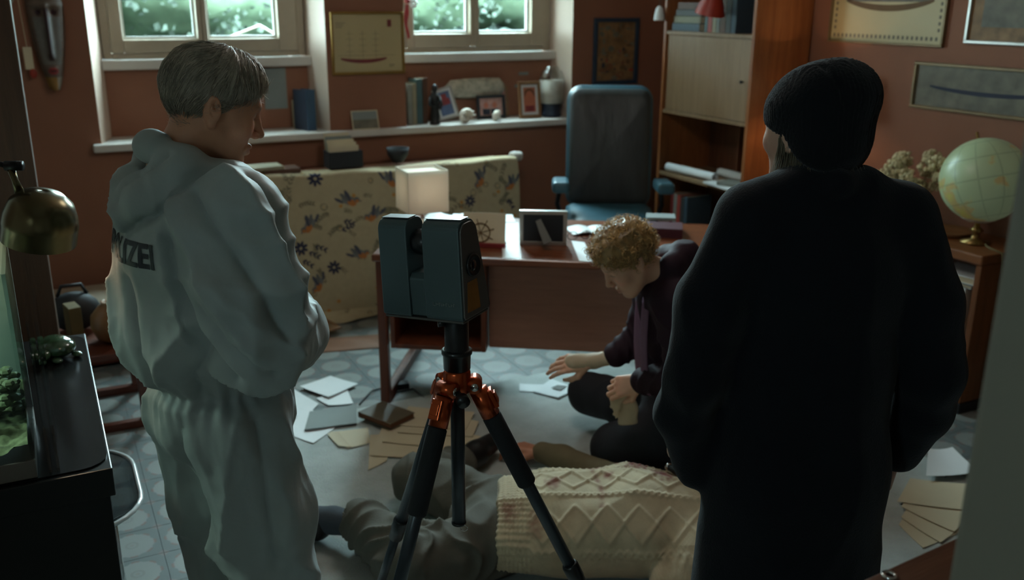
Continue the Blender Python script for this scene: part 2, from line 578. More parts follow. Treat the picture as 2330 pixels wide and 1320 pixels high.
# ---- worn grey rug
m, nt, b = new_mat('rug_wool')
gp = N(nt, 'ShaderNodeTexCoord')
n1 = N(nt, 'ShaderNodeTexNoise'); n1.inputs['Scale'].default_value = 5; n1.inputs['Detail'].default_value = 8; n1.inputs['Roughness'].default_value = 0.65
n2 = N(nt, 'ShaderNodeTexNoise'); n2.inputs['Scale'].default_value = 140; n2.inputs['Detail'].default_value = 3
L(nt, gp.outputs['Object'], n1.inputs['Vector']); L(nt, gp.outputs['Object'], n2.inputs['Vector'])
cr = N(nt, 'ShaderNodeValToRGB')
cr.color_ramp.elements[0].position = 0.3; cr.color_ramp.elements[0].color = srgb(160, 166, 162)
cr.color_ramp.elements[1].position = 0.75; cr.color_ramp.elements[1].color = srgb(202, 208, 204)
L(nt, n1.outputs['Fac'], cr.inputs[0])
mx = N(nt, 'ShaderNodeMix', data_type='RGBA', blend_type='MULTIPLY'); mx.inputs[0].default_value = 0.2
L(nt, cr.outputs[0], mx.inputs[6]); L(nt, n2.outputs['Color'], mx.inputs[7]); L(nt, mx.outputs[2], b.inputs['Base Color'])
b.inputs['Roughness'].default_value = 0.75; b.inputs['Sheen Weight'].default_value = 0.3
bp = N(nt, 'ShaderNodeBump'); bp.inputs['Distance'].default_value = 0.003; L(nt, n2.outputs['Fac'], bp.inputs['Height']); L(nt, bp.outputs[0], b.inputs['Normal'])
o = MB().box(RUG[0], RUG[1], RUG[2], RUG[3], 0.0005, 0.008).build('rug', 'rug_wool', bevel=0.003, M=RM)
tag(o, 'large plain worn grey rug on the patterned tile floor', 'rug')
# ================================================================ OUTSIDE THE WINDOWS
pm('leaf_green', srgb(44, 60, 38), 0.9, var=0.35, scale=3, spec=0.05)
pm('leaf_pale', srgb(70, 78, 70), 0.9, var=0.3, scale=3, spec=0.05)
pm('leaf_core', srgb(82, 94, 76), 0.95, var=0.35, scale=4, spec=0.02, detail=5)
pm('bark', srgb(78, 80, 82), 0.9, var=0.25, scale=9)
pm('garden_earth', srgb(58, 68, 62), 0.95, var=0.3, scale=1.2)
o = MB().box(-14, 18, 0.5, 22, 0.9, 1.05).build('garden_ground', 'garden_earth', M=RM)
tag(o, kind='structure')
MB_leaf = None


def leaves(name, n, mat, parent, shape, size=0.06, seed=0):
    r = np.random.default_rng(seed)
    v = []; f = []
    for k in range(n):
        p = np.array(shape(r))
        a = r.normal(size=3); a /= np.linalg.norm(a); b_ = np.cross(a, r.normal(size=3)); b_ /= np.linalg.norm(b_) + 1e-9
        c_ = np.cross(a, b_)
        s = size * r.uniform(0.6, 1.3); w = s * 0.42
        i = len(v)
        v += [p, p + a * s * 0.5 + b_ * w + c_ * w * 0.3, p + a * s, p + a * s * 0.5 - b_ * w + c_ * w * 0.3]
        f += [(i, i + 1, i + 2), (i, i + 2, i + 3)]
    me = bpy.data.meshes.new(name); me.from_pydata([tuple(q) for q in v], [], f); me.update()
    o = link_mesh(name, me, mat, parent)
    o['kind'] = 'stuff'
    return o


def shrub(x, y, h, rx, n, mat, label, size, seed):
    t = thing('garden_shrub', label, 'shrub', RM @ T(x, y, 1.05), 'garden shrubs outside')
    mb = MB(); r = random.Random(seed)
    for k in range(6):
        a = k * 1.05 + r.random(); q = rx * r.uniform(0.2, 0.7)
        mb.tube([(0.03 * cos(a), 0.03 * sin(a), -0.02), (q * 0.4 * cos(a), q * 0.4 * sin(a), h * 0.4), (q * cos(a), q * sin(a), h * 0.85)], [0.03, 0.02, 0.006], 6)
    mb.build('stem', 'bark', t, smooth=True)

    def sh(r2):
        while True:
            p = r2.uniform(-1, 1, 3)
            if p @ p < 1: break
        return (p[0] * rx, p[1] * rx, h * 0.52 + p[2] * h * 0.5)
    leaves('foliage', n, mat, t, sh, size, seed)
    core = MB().sphere((0, 0, h * 0.5), (rx * 0.84, rx * 0.84, h * 0.43), 28, 18)
    for q in core.v:
        q += (q - Vector((0, 0, h * 0.5))) * 0.22 * mnoise.noise(q * 3.1 + Vector((seed, 0, 0)))
    core.build('foliage_core', 'leaf_core', t, smooth=True)
    return t


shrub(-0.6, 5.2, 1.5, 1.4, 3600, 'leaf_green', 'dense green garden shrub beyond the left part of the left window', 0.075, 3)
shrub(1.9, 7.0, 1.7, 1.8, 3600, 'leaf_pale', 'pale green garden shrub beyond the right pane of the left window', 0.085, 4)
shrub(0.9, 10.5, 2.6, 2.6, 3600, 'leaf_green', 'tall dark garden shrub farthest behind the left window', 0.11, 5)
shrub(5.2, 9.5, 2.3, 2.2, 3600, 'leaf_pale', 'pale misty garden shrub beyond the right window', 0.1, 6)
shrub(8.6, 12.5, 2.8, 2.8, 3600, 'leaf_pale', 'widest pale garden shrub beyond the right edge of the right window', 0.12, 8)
t = thing('tree_trunk', 'grey leaning tree trunk outside the left window', 'tree', RM @ T(0.55, 4.2, 1.05))
MB().tube([(0, 0, -0.05), (-0.05, 0.05, 0.4), (0.1, 0, 0.9), (0.2, 0, 1.6), (0.1, 0.1, 2.6)], [0.13, 0.1, 0.09, 0.085, 0.07], 12).tube([(0.1, 0, 0.85), (0.35, -0.05, 1.3), (0.5, -0.1, 2.2)], [0.05, 0.045, 0.03], 8).build('trunk', 'bark', t, smooth=True)
leaves('foliage', 5200, 'leaf_green', t, lambda r: (r.uniform(-3.0, 0.9), r.uniform(-3.0, 2.0), r.uniform(1.6, 4.2)), 0.26, 9)  # unseen crown added to cut the daylight through the left window
# leafy twig right behind the glass
t = thing('garden_twig_plant', 'broad leaved plant with a bare white twig right outside the left window', 'plant', RM @ T(1.32, 1.05, 1.05))
MB().tube([(0.25, 0, -0.05), (0.22, 0, 0.3), (0.16, 0, 0.62), (0.1, 0.02, 0.95), (0.05, 0, 1.3)], [0.014, 0.012, 0.01, 0.008, 0.005], 6).tube([(0.2, 0, 0.45), (0.02, -0.02, 0.56), (-0.26, -0.02, 0.46)], [0.009, 0.008, 0.005], 6).build('stem', 'glazing_bead', t, smooth=True)
for (x, z, a, s) in ((-0.06, 0.86, 2.4, 0.2), (0.22, 0.8, -1.4, 0.17), (-0.32, 0.9, 2.0, 0.2), (0.35, 0.95, -0.8, 0.2), (0.1, 0.98, -1.9, 0.22), (-0.2, 1.1, 2.2, 0.2), (0.3, 1.2, 0.6, 0.2)):
    pts = []
    for k in range(9):
        q = k / 8
        pts.append((q, 0.36 * sin(pi * q ** 0.8)))
    out = pts + [(p, -w) for p, w in pts[-2:0:-1]]
    M = T(x, -0.02, z) @ RY(-a) @ Matrix.Scale(s, 4) @ RX(pi / 2 - 0.5)
    MB()._add([(p, w, 0.12 * p * p) for p, w in out], [tuple(range(len(out)))], 0, M).build('leaf', 'leaf_green', t)

pm('hedge_green', srgb(74, 84, 78), 0.9, var=0.5, scale=2.2, detail=8, spec=0.05)
o = MB().grid(lambda i, j: (-14 + 34 * i, 17 + 0.5 * sin(40 * i + 9 * j) + 0.4 * sin(23 * i * 3 + 5 * j), 0.9 + 3.1 * j + 0.2 * sin(60 * i)), 90, 14).build('garden_hedge', 'hedge_green', M=RM, smooth=True); tag(o, 'tall clipped green hedge closing the garden behind the windows', 'hedge')
o.modifiers.new('solid', 'SOLIDIFY').thickness = 1.0

# ================================================================ DESK
DZ = 0.72
wood('desk_wood', srgb(92, 46, 26), srgb(134, 74, 42), 0.3, axis='X', coat=0.35)
wood('desk_wood_v', srgb(86, 42, 26), srgb(118, 62, 38), 0.42, axis='Z')
wood('desk_panel', srgb(160, 112, 94), srgb(178, 128, 108), 0.5, axis='X')
MD = T(-0.615, 3.915, 0) @ RZ(radians(-6.5))
MDI = MD.inverted()
DW, DD = 1.64, 0.79


def desk():
    t = thing('writing_desk', 'glossy brown wooden writing desk with sled legs and open cubby', 'desk', MD)
    top = MB(); top.prism([(0, 0), (DW, 0), (DW, DD), (0, DD)], DZ - 0.036, DZ)
    top.build('desk_top', 'desk_wood', t, bevel=0.009, seg=3)
    for x in (0.012, DW - 0.052):
        MB().box(x, x + 0.042, 0.02, 0.068, 0.0, DZ - 0.037).build('leg', 'desk_wood_v', t, bevel=0.006)
        MB().box(x, x + 0.042, DD - 0.08, DD - 0.032, 0.0, DZ - 0.037).build('leg', 'desk_wood_v', t, bevel=0.006)
        MB().box(x + 0.001, x + 0.041, 0.069, DD - 0.081, 0.0, 0.05).build('sled_bar', 'desk_wood_v', t, bevel=0.006)
    c = MB(); x0, x1, z0, z1, y0, y1 = 0.066, 0.50, 0.275, DZ - 0.04, 0.03, 0.60
    w = 0.022
    c.box(x0, x0 + w, y0, y1, z0, z1).box(x1 - w, x1, y0, y1, z0, z1).box(x0 + w, x1 - w, y0, y1, z0, z0 + w).box(x0 + w, x1 - w, y0, y1, z1 - w, z1).box(x0 + w, x1 - w, y1 - 0.012, y1, z0 + w, z1 - w)
    c.build('cubby', 'desk_wood_v', t, bevel=0.003)
    MB().box(0.504, DW - 0.056, 0.10, 0.122, 0.275, DZ - 0.038).build('modesty_panel', 'desk_panel', t, bevel=0.002)
    return t


desk()


def on_desk(px, py, z=DZ):
    return atz(px, py, z)


# ---- unseen glowing globe added over the room as fill light
pm('fill_globe', (0.9, 0.88, 0.84), 0.8, emit=(1.0, 0.94, 0.86), estr=6.4)
t = thing('fill_globe', 'big round white globe added out of view as fill light', 'lamp', T(-0.05, 3.35, 0))
MB().tube([(0, 0, 2.60), (0, 0, ZC)], 0.006, 8).build('cord', 'wall_paint', t)
MB().sphere((0, 0, 2.36), 0.24, 28, 18).build('fill_globe_shell', 'fill_globe', t, smooth=True)
FILL_LAMP = t

# ---- desk lamp with cube shade
m, nt, b = new_mat('lamp_fabric')
b.inputs['Base Color'].default_value = srgb(236, 231, 222); b.inputs['Roughness'].default_value = 0.8
tl = N(nt, 'ShaderNodeBsdfTranslucent'); tl.inputs[0].default_value = srgb(240, 234, 220)
ms = N(nt, 'ShaderNodeMixShader'); ms.inputs[0].default_value = 0.35
L(nt, b.outputs[0], ms.inputs[1]); L(nt, tl.outputs[0], ms.inputs[2]); L(nt, ms.outputs[0], nt.nodes['Material Output'].inputs['Surface'])
pm('bulb_glow', (1, 0.8, 0.5), 0.4, emit=(1.0, 0.86, 0.68), estr=2.0)
pm('chrome', srgb(200, 200, 198), 0.18, 1.0, var=0.03)
pm('dark_metal', srgb(38, 38, 40), 0.4, 0.8, var=0.1)
pm('black_plastic', srgb(26, 27, 29), 0.45, var=0.1)


def point_light(name, loc, power, col, r=0.03, parent=None):
    li = bpy.data.lights.new(name, 'POINT'); li.energy = power; li.color = col; li.shadow_soft_size = r
    o = bpy.data.objects.new(name, li); COL.objects.link(o); o.location = loc
    if parent: o.parent = parent
    return o


lp_ = on_desk(962, 520)
LMP = T(lp_.x, lp_.y, DZ) @ RZ(radians(24))
t = thing('desk_lamp', 'small lit table lamp with white cube shade on the desk', 'lamp', LMP)
MB().box(-0.06, 0.06, -0.06, 0.06, 0.0, 0.018).build('base', 'chrome', t, bevel=0.003)
MB().tube([(0, 0, 0.018), (0, 0, 0.13)], 0.009, 12).build('stem', 'chrome', t, smooth=True)
sh = MB(); hw = 0.1; zz0, zz1 = 0.095, 0.295
for (x0, x1, y0, y1) in ((-hw, hw, -hw, -hw + 0.004), (-hw, hw, hw - 0.004, hw), (-hw, -hw + 0.004, -hw + 0.004, hw - 0.004), (hw - 0.004, hw, -hw + 0.004, hw - 0.004)):
    sh.box(x0, x1, y0, y1, zz0, zz1)
sh.build('lamp_shade', 'lamp_fabric', t, bevel=0.0015)
MB().box(-hw + 0.006, hw - 0.006, -hw + 0.006, hw - 0.006, zz1 - 0.018, zz1 - 0.014).build('diffuser', 'lamp_fabric', t)
MB().sphere((0, 0, 0.17), 0.028, 14, 10).build('bulb', 'bulb_glow', t, smooth=True)
point_light('desk_lamp_bulb', (0, 0, 0.20), 0.4, (1, 0.97, 0.92), 0.04, t)

# ---- things on the desk
pm('paper_white', srgb(225, 226, 226), 0.6, var=0.03, scale=5)
pm('paper_cream', srgb(205, 190, 160), 0.7, var=0.06, scale=6)
pm('paper_grey', srgb(128, 134, 132), 0.7, var=0.05, scale=6)
pm('card_brown', srgb(120, 78, 52), 0.7, var=0.1, scale=8)
pm('red_cloth', srgb(122, 30, 34), 0.6, var=0.12, scale=10)
pm('purple_book', srgb(70, 26, 38), 0.5, var=0.1)
pm('oak_frame', srgb(134, 96, 62), 0.45, var=0.15, scale=20, stretch=(1, 6, 6))
pm('silver_frame', srgb(170, 165, 158), 0.35, 0.6, var=0.08)
pm('dark_board', srgb(28, 30, 34), 0.6, var=0.1)
pm('grey_board', srgb(92, 90, 84), 0.6, var=0.1)
pm('ink_navy', srgb(34, 38, 58), 0.7)
pm('ink_brown', srgb(104, 78, 48), 0.7)
pm('ink_grey', srgb(110, 102, 86), 0.7)


def sheet(name, label, cat, corners, mat, z=0.0, th=0.0012, group=None, curl=0.0, M=None, parent=None):
    """a paper sheet given by its four corners (world xy), slightly bowed"""
    c = [Vector((p[0], p[1], 0)) for p in corners]
    n = 6
    mb = MB()
    def fn(i, j, dz):
        p = (c[0] * (1 - i) + c[1] * i) * (1 - j) + (c[3] * (1 - i) + c[2] * i) * j
        return Vector((p.x, p.y, z + dz + curl * ((2 * i - 1) ** 2 * 0.6 + (2 * j - 1) ** 2 * 0.4)))
    vs = []; fs = []
    for dz in (0, th):
        for j in range(n + 1):
            for i in range(n + 1):
                vs.append(fn(i / n, j / n, dz))
    K = (n + 1) ** 2
    for j in range(n):
        for i in range(n):
            a = j * (n + 1) + i
            fs.append((a, a + n + 1, a + n + 2, a + 1)); fs.append((K + a, K + a + 1, K + a + n + 2, K + a + n + 1))
    for i in range(n):
        for (a, b_) in ((i, i + 1), (n * (n + 1) + i + 1, n * (n + 1) + i)):
            fs.append((a, b_, K + b_, K + a))
        for (a, b_) in (((i + 1) * (n + 1), i * (n + 1)), (i * (n + 1) + n, (i + 1) * (n + 1) + n)):
            fs.append((a, b_, K + b_, K + a))
    mb._add(vs, fs)
    o = mb.build(name, mat, parent)
    if label: tag(o, label, cat, group)
    return o


def rect(cx, cy, w, h, ang):
    a = radians(ang); ux_, uy_ = Vector((cos(a), sin(a))), Vector((-sin(a), cos(a)))
    c = Vector((cx, cy))
    return [c - ux_ * w / 2 - uy_ * h / 2, c + ux_ * w / 2 - uy_ * h / 2, c + ux_ * w / 2 + uy_ * h / 2, c - ux_ * w / 2 + uy_ * h / 2]


def dk(px, py): p = on_desk(px, py); return (p.x, p.y)


sheet('paper_sheet', 'white strip of paper and window reflection at the front edge of the desk between card and frame', 'paper', [dk(1143, 588), dk(1182, 588), dk(1180, 508), dk(1142, 508)], 'paper_white', DZ + 0.0005)  # white strip also paints in the window's reflection on the varnish
sheet('paper_sheet', 'long white paper sheet along the back edge of the desk', 'paper', [dk(1035, 503), dk(1172, 506), dk(1166, 489), dk(1030, 487)], 'paper_white', DZ + 0.0005)
sheet('paper_sheet', 'white strip of paper and window reflection on the desk beside the curly blond head', 'paper', [dk(1318, 594), dk(1352, 597), dk(1330, 552), dk(1300, 548)], 'paper_white', DZ + 0.0005)  # second strip, window reflection painted in white along with loose paper
# crumpled white papers behind the card
mb = MB()
p = on_desk(1012, 500)
def crump(i, j):
    return (p.x - 0.10 + 0.24 * i, p.y - 0.06 + 0.14 * j, DZ + 0.006 + 0.055 * (0.5 + 0.5 * sin(5 * i + 2 * j)) * sin(pi * i) * (0.3 + 0.7 * j))
mb.grid(crump, 12, 8)
o = mb.build('paper_sheaf', 'paper_white', smooth=False); tag(o, 'crumpled white paper sheaf beside the cube lamp on the desk', 'paper')
o.modifiers.new('solid', 'SOLIDIFY').thickness = 0.002
# card with ship's wheel on red stand
a0, a1 = on_desk(1052, 562), on_desk(1148, 566)
w = (a1 - a0).length; ang = atan2(a1.y - a0.y, a1.x - a0.x)
MC = T(a0.x, a0.y, DZ) @ RZ(ang)
t = thing('desk_calendar', 'cream card with ship wheel drawing standing on the desk', 'card', MC)
MB().box(0, w, 0.0, 0.05, 0.0, 0.02).build('stand', 'red_cloth', t, bevel=0.002)
MT = T(0, 0.012, 0.02) @ RX(radians(-10))
cd = MB().box(0, w, 0, 0.004, 0, 0.135, M=MT).build('card', 'paper_cream', t)
wh = MB(); cx, cz, R_ = w * 0.42, 0.045, 0.042
ringp = [(cx + R_ * cos(2 * pi * k / 28), -0.001, cz + R_ * sin(2 * pi * k / 28)) for k in range(29)]
wh.tube(ringp, 0.003, 6, M=MT)
for k in range(8):
    a = k * pi / 4 + 0.3
    wh.tube([(cx, -0.001, cz), (cx + R_ * 1.5 * cos(a), -0.001, cz + R_ * 1.5 * sin(a))], 0.0022, 5, M=MT)
wh.build('wheel_print', 'ink_brown', t)
# photo frame seen from behind
a0, a1 = on_desk(1182, 560), on_desk(1290, 562)
w = (a1 - a0).length; ang = atan2(a1.y - a0.y, a1.x - a0.x)
t = thing('framed_photo', 'photo frame with folding strut seen from behind on the desk', 'frame', T(a0.x, a0.y + 0.02, DZ) @ RZ(ang))
MT = RX(radians(8))
h = 0.165; fw_ = 0.018
MB().box(0, w, 0, 0.016, 0, fw_, M=MT).box(0, w, 0, 0.016, h - fw_, h, M=MT).box(0, fw_, 0, 0.016, fw_, h - fw_, M=MT).box(w - fw_, w, 0, 0.016, fw_, h - fw_, M=MT).build('rim', 'silver_frame', t, bevel=0.002)
MB().box(fw_, w - fw_, 0.003, 0.008, fw_, h - fw_, M=MT).build('backing', 'dark_board', t)
MB().prism([(-0.012, 0.0), (0.012, 0.0), (0.02, 0.14), (-0.02, 0.14)], 0, 0.004, M=T(w * 0.36, -0.004, h * 0.8) @ RY(radians(-28)) @ RX(radians(-128))).build('strut', 'grey_board', t)
# spectacles, book
p = on_desk(1318, 545)
t = thing('spectacles', 'thin black spectacles lying on the desk beside the photo frame', 'glasses', T(p.x, p.y, DZ) @ RZ(radians(20)))
mb = MB()
for s in (-0.034, 0.034):
    mb.tube([(s + 0.025 * cos(2 * pi * k / 20), 0, 0.02 + 0.019 * sin(2 * pi * k / 20)) for k in range(21)], 0.0018, 6)
mb.tube([(-0.01, 0, 0.024), (0, 0.002, 0.028), (0.01, 0, 0.024)], 0.0018, 6)
mb.build('rim', 'black_plastic', t)
for s in (-1, 1):
    MB().tube([(s * 0.06, 0, 0.025), (s * 0.064, 0.07, 0.018), (s * 0.06, 0.13, 0.003)], 0.002, 6).build('temple', 'black_plastic', t)
p = on_desk(1335, 525)
t = thing('open_notebook', 'open white notebook beside the curly blond head on the desk', 'notebook', T(p.x + 0.02, p.y - 0.02, DZ) @ RZ(radians(12)))
for s in (-1, 1):
    MB().grid(lambda i, j: (s * 0.11 * i, -0.07 + 0.15 * j, 0.004 + 0.012 * sin(pi * min(1, i * 1.1)) * (1 - 0.4 * i)), 8, 2).build('page', 'paper_white', t).modifiers.new('solid', 'SOLIDIFY').thickness = 0.004


def book(name, label, w, d, h, M, cover, pages='paper_cream', cat='book', group=None):
    """closed book lying flat: spine at -x; w across, d along spine, h thick"""
    t = thing(name, label, cat, M, group)
    c = 0.0025
    MB().box(-w / 2, w / 2, -d / 2, d / 2, 0, c).box(-w / 2, w / 2, -d / 2, d / 2, h - c, h).box(-w / 2, -w / 2 + c, -d / 2, d / 2, c, h - c).build('cover', cover, t, bevel=0.0008)
    MB().box(-w / 2 + c, w / 2 - 0.004, -d / 2 + 0.004, d / 2 - 0.004, c, h - c).build('page_block', pages, t)
    return t


p = on_desk(1508, 540)
book('hardback_book', 'dark red hardback book on the desk behind the curly blond head', 0.15, 0.2, 0.045, T(p.x, p.y + 0.06, DZ) @ RZ(radians(80)), 'purple_book')
p = on_desk(1505, 515)
book('pale_booklet', 'pale lilac booklet lying on the dark red hardback', 0.1, 0.14, 0.014, T(p.x - 0.01, p.y - 0.025, DZ + 0.0455) @ RZ(radians(84)), 'paper_grey')

# ================================================================ OFFICE CHAIR
pm('teal_leather', srgb(48, 82, 94), 0.38, var=0.14, scale=7, bump=0.0012, bscale=45)
pm('grey_leather', srgb(48, 50, 49), 0.5, var=0.2, scale=7, bump=0.006, bscale=9, stretch=(2.2, 1, 0.7))
CHP = (0.555, 5.22)
t = thing('office_chair', 'high backed teal leather office chair behind the desk', 'chair', T(CHP[0], CHP[1], 0) @ RZ(radians(-2)))


def cushion(mb, w, h, th, M, r=0.07, bow=0.03, nu=18, nv=22, mi=0, puff=0.012, wtop=1.0):
    """padded panel in local xz, facing -y, bowed"""
    rs = []
    poly = None
    for layer, (s, y) in enumerate(((0.0, -th / 2 - puff), (0.55, -th / 2 - puff * 0.8), (0.86, -th / 2), (0.985, -th * 0.25), (1.0, 0), (0.985, th * 0.3), (0.8, th / 2), (0.0, th / 2))):
        poly = rr_poly(w * max(s, 0.01), h * max(s, 0.01), max(0.002, r * max(s, 0.01)), 6)
        ring = []
        for (x, z) in poly:
            k = 1 + (wtop - 1) * (z / h + 0.5)
            ring.append((x * k, y + bow * (z / h * 2) ** 2 * 0.5 - 0.02 * (x / w * 2) ** 2, z + h / 2))
        rs.append(ring)
    mb.rings(rs[::-1], True, (True, True), mi, M)
    return mb


MBK = T(0, 0.2, 0.60) @ RX(radians(-9))
cushion(MB(), 0.50, 0.72, 0.10, MBK, r=0.09, bow=0.05, wtop=1.0).build('backrest', 'teal_leather', t, smooth=True)  # teal leather; its rim round the pad also paints the edge highlights
cushion(MB(), 0.465, 0.675, 0.05, MBK @ T(0, -0.045, 0.02), r=0.06, bow=0.05).build('back_pad', 'grey_leather', t, smooth=True)
cushion(MB(), 0.50, 0.50, 0.11, T(0, -0.29, 0.565) @ RX(radians(-88)), r=0.08, bow=0.01).build('seat', 'teal_leather', t, smooth=True)
for s in (-1, 1):
    a = MB().box(-0.047, 0.047, -0.17, 0.12, 0, 0.062, M=T(s * 0.285, -0.08, 0.765) @ RX(radians(-4))).build('armrest', 'teal_leather', t, bevel=0.02, seg=3)
    MB().tube([(s * 0.285, 0.02, 0.765), (s * 0.30, 0.04, 0.66), (s * 0.255, 0.03, 0.535), (s * 0.12, 0, 0.52)], 0.014, 8).build('arm_bracket', 'dark_metal', t, smooth=True)
MB().lathe([(0.028, 0.09), (0.028, 0.3), (0.022, 0.3), (0.022, 0.47), (0.09, 0.485), (0.09, 0.52)], 16).build('gas_column', 'dark_metal', t)
for k in range(5):
    a = 2 * pi * k / 5 + 0.3
    MB().tube([(0.02 * cos(a), 0.02 * sin(a), 0.12), (0.16 * cos(a), 0.16 * sin(a), 0.10), (0.30 * cos(a), 0.30 * sin(a), 0.075)], [0.024, 0.02, 0.015], 8).build('base_leg', 'dark_metal', t, smooth=True)
    MB().lathe([(0.005, -0.012), (0.027, -0.012), (0.03, 0), (0.027, 0.012), (0.005, 0.012)], 14, M=T(0.30 * cos(a), 0.30 * sin(a), 0.03) @ RZ(a) @ RX(pi / 2)).build('caster', 'black_plastic', t)

# ================================================================ BOOKCASE (right wall)
wood('case_front', srgb(128, 100, 72), srgb(148, 118, 88), 0.5, axis='Z')  # paler tan paints in the window light on the front
wood('case_dark', srgb(88, 50, 30), srgb(112, 68, 42), 0.5, axis='Z')
wood('case_side', srgb(128, 74, 40), srgb(160, 98, 56), 0.38, axis='Z')  # warmer orange paints in the lamp glow on the side
BX0, BX1, BY0, BY1 = 3.48, 3.885, -1.352, -0.515
t = thing('bookcase', 'tall wooden bookcase with a cupboard door beside the office chair', 'bookcase', RM)
MB().box(BX0, BX1, BY0, BY0 + 0.024, 0, 2.2).build('side_panel', 'case_side', t, bevel=0.002)
MB().box(BX0, BX1, BY1 - 0.024, BY1, 0, 2.2).build('side_panel', 'case_side', t, bevel=0.002)
MB().box(BX1 - 0.01, BX1, BY0 + 0.0245, BY1 - 0.0245, 0.0, 2.2).build('back_panel', 'case_dark', t)
SHZ = (0.08, 0.40, 0.735, 1.128, 1.605, 2.18)
for z in SHZ:
    MB().box(BX0 + 0.004, BX1 - 0.0105, BY0 + 0.0245, BY1 - 0.0245, z - 0.022, z).build('shelf_board', 'case_front', t, bevel=0.0015)
MB().box(BX0 + 0.30, BX1 - 0.0105, -0.94, -0.925, 0.7355, 1.105).build('divider', 'case_dark', t)
d = MB().box(BX0 + 0.005, BX0 + 0.023, BY0 + 0.03, BY1 - 0.05, 1.131, 1.58).build('door', 'case_front', t, bevel=0.0015)
MB().lathe([(0.004, 0), (0.004, 0.012), (0.009, 0.016), (0.009, 0.022), (0.002, 0.025)], 12, M=T(BX0 + 0.005, BY0 + 0.07, 1.35) @ RY(-pi / 2)).build('knob', 'dark_metal', d)

BKM = ['book_%d' % k for k in range(10)]
for k, c in enumerate([(70, 96, 100), (122, 118, 92), (150, 60, 50), (86, 56, 40), (56, 72, 84), (150, 140, 116), (110, 34, 30), (60, 58, 56), (128, 128, 120), (58, 84, 92)]):
    pm(BKM[k], srgb(*c), 0.55, var=0.12, scale=12)


def standing_book(label, x, y, z, th, h, d, cover, M=RM, lean=0.0, group=None, along='y', name='hardback_book'):
    """upright book, spine facing -x (into the room), thickness along y"""
    Mx = M @ T(x, y, z) @ (RX(lean) if along == 'y' else RY(lean))
    t = thing(name, label, 'book', Mx, group)
    c = 0.002
    if along == 'y':
        MB().box(0, d, -th / 2, -th / 2 + c, 0, h).box(0, d, th / 2 - c, th / 2, 0, h).box(0, c, -th / 2 + c, th / 2 - c, 0, h).build('cover', cover, t, bevel=0.0006)
        MB().box(c, d - 0.004, -th / 2 + c, th / 2 - c, 0.003, h - 0.004).build('page_block', 'paper_cream', t)
    else:
        MB().box(-th / 2, -th / 2 + c, 0, d, 0, h).box(th / 2 - c, th / 2, 0, d, 0, h).box(-th / 2 + c, th / 2 - c, 0, c, 0, h).build('cover', cover, t, bevel=0.0006)
        MB().box(-th / 2 + c, th / 2 - c, c, d - 0.004, 0.003, h - 0.004).build('page_block', 'paper_cream', t)
    return t


def lying(label, cx, cy, z, w, d, h, ang, cover, M=RM, group=None, name='hardback_book'):
    return book(name, label, w, d, h, M @ T(cx, cy, z) @ RZ(ang), cover, group=group)


# top shelf: lying stack at left, upright at right
z = 1.606
for k, (lab, h, c) in enumerate((('lowest teal book of the lying stack in the bookcase', 0.045, 4), ('cream book second from below in the lying bookcase stack', 0.04, 1), ('dark purple book third in the lying bookcase stack', 0.038, 7), ('brown book on top of the lying bookcase stack', 0.04, 3))):
    lying(lab, BX0 + 0.14, BY1 - 0.19, z, 0.24 - 0.01 * k, 0.27 - 0.02 * k, h, 0.04 * k, BKM[c], group='lying books in the bookcase'); z += h + 0.001
yy = BY1 - 0.36
for k, (lab, th, h, c) in enumerate((('slim grey blue upright book nearest the lying stack', 0.024, 0.24, 0), ('tall red upright book in the bookcase', 0.04, 0.26, 2), ('cream upright book right of the red one', 0.034, 0.22, 5), ('narrow pale upright book between cream and brown ones', 0.026, 0.23, 8), ('thick brown upright book in the bookcase', 0.05, 0.27, 3), ('grey upright book second from the bookcase side', 0.045, 0.26, 7), ('dark upright book touching the bookcase side panel', 0.04, 0.25, 4))):
    yy -= th / 2
    standing_book(lab, BX0 + 0.03, yy, 1.606, th, h, 0.2, BKM[c], group='upright books in the bookcase')
    yy -= th / 2 + 0.003
# red clip lamp shade and white cup on the shelf edge
pm('red_shade', srgb(150, 44, 28), 0.45, var=0.1)
t = thing('clip_lamp', 'red cone clip lamp hanging at the bookcase top shelf', 'lamp', RM @ T(BX0 - 0.09, -1.08, 1.76))
MB().lathe([(0.085, -0.05), (0.07, 0.0), (0.035, 0.07), (0.02, 0.10), (0.018, 0.101), (0.034, 0.068), (0.067, 0.0), (0.08, -0.05)], 24, M=RX(radians(14)), cap=(False, False)).build('lamp_shade', 'red_shade', t, smooth=True)
MB().tube([(0, -0.02, 0.1), (-0.01, -0.02, 0.2), (-0.005, 0, 0.32), (0.0, 0, 0.40)], 0.007, 8).build('arm', 'dark_metal', t, smooth=True)
MB().sphere((0, 0, 0.01), 0.03, 12, 8).build('bulb', 'paper_white', t, smooth=True)
t = thing('porcelain_bell', 'small white porcelain bell hanging at the bookcase corner', 'ornament', RM @ T(BX0 - 0.04, BY1 + 0.0, 1.665))
MB().lathe([(0.032, 0), (0.03, 0.03), (0.022, 0.07), (0.008, 0.085), (0.004, 0.085), (0.018, 0.066), (0.027, 0.03), (0.029, 0)], 18, cap=(False, False)).build('bell', 'paper_white', t, smooth=True)
MB().tube([(0, 0, 0.08), (0, 0, 0.5)], 0.0015, 5).build('string', 'ink_grey', t)
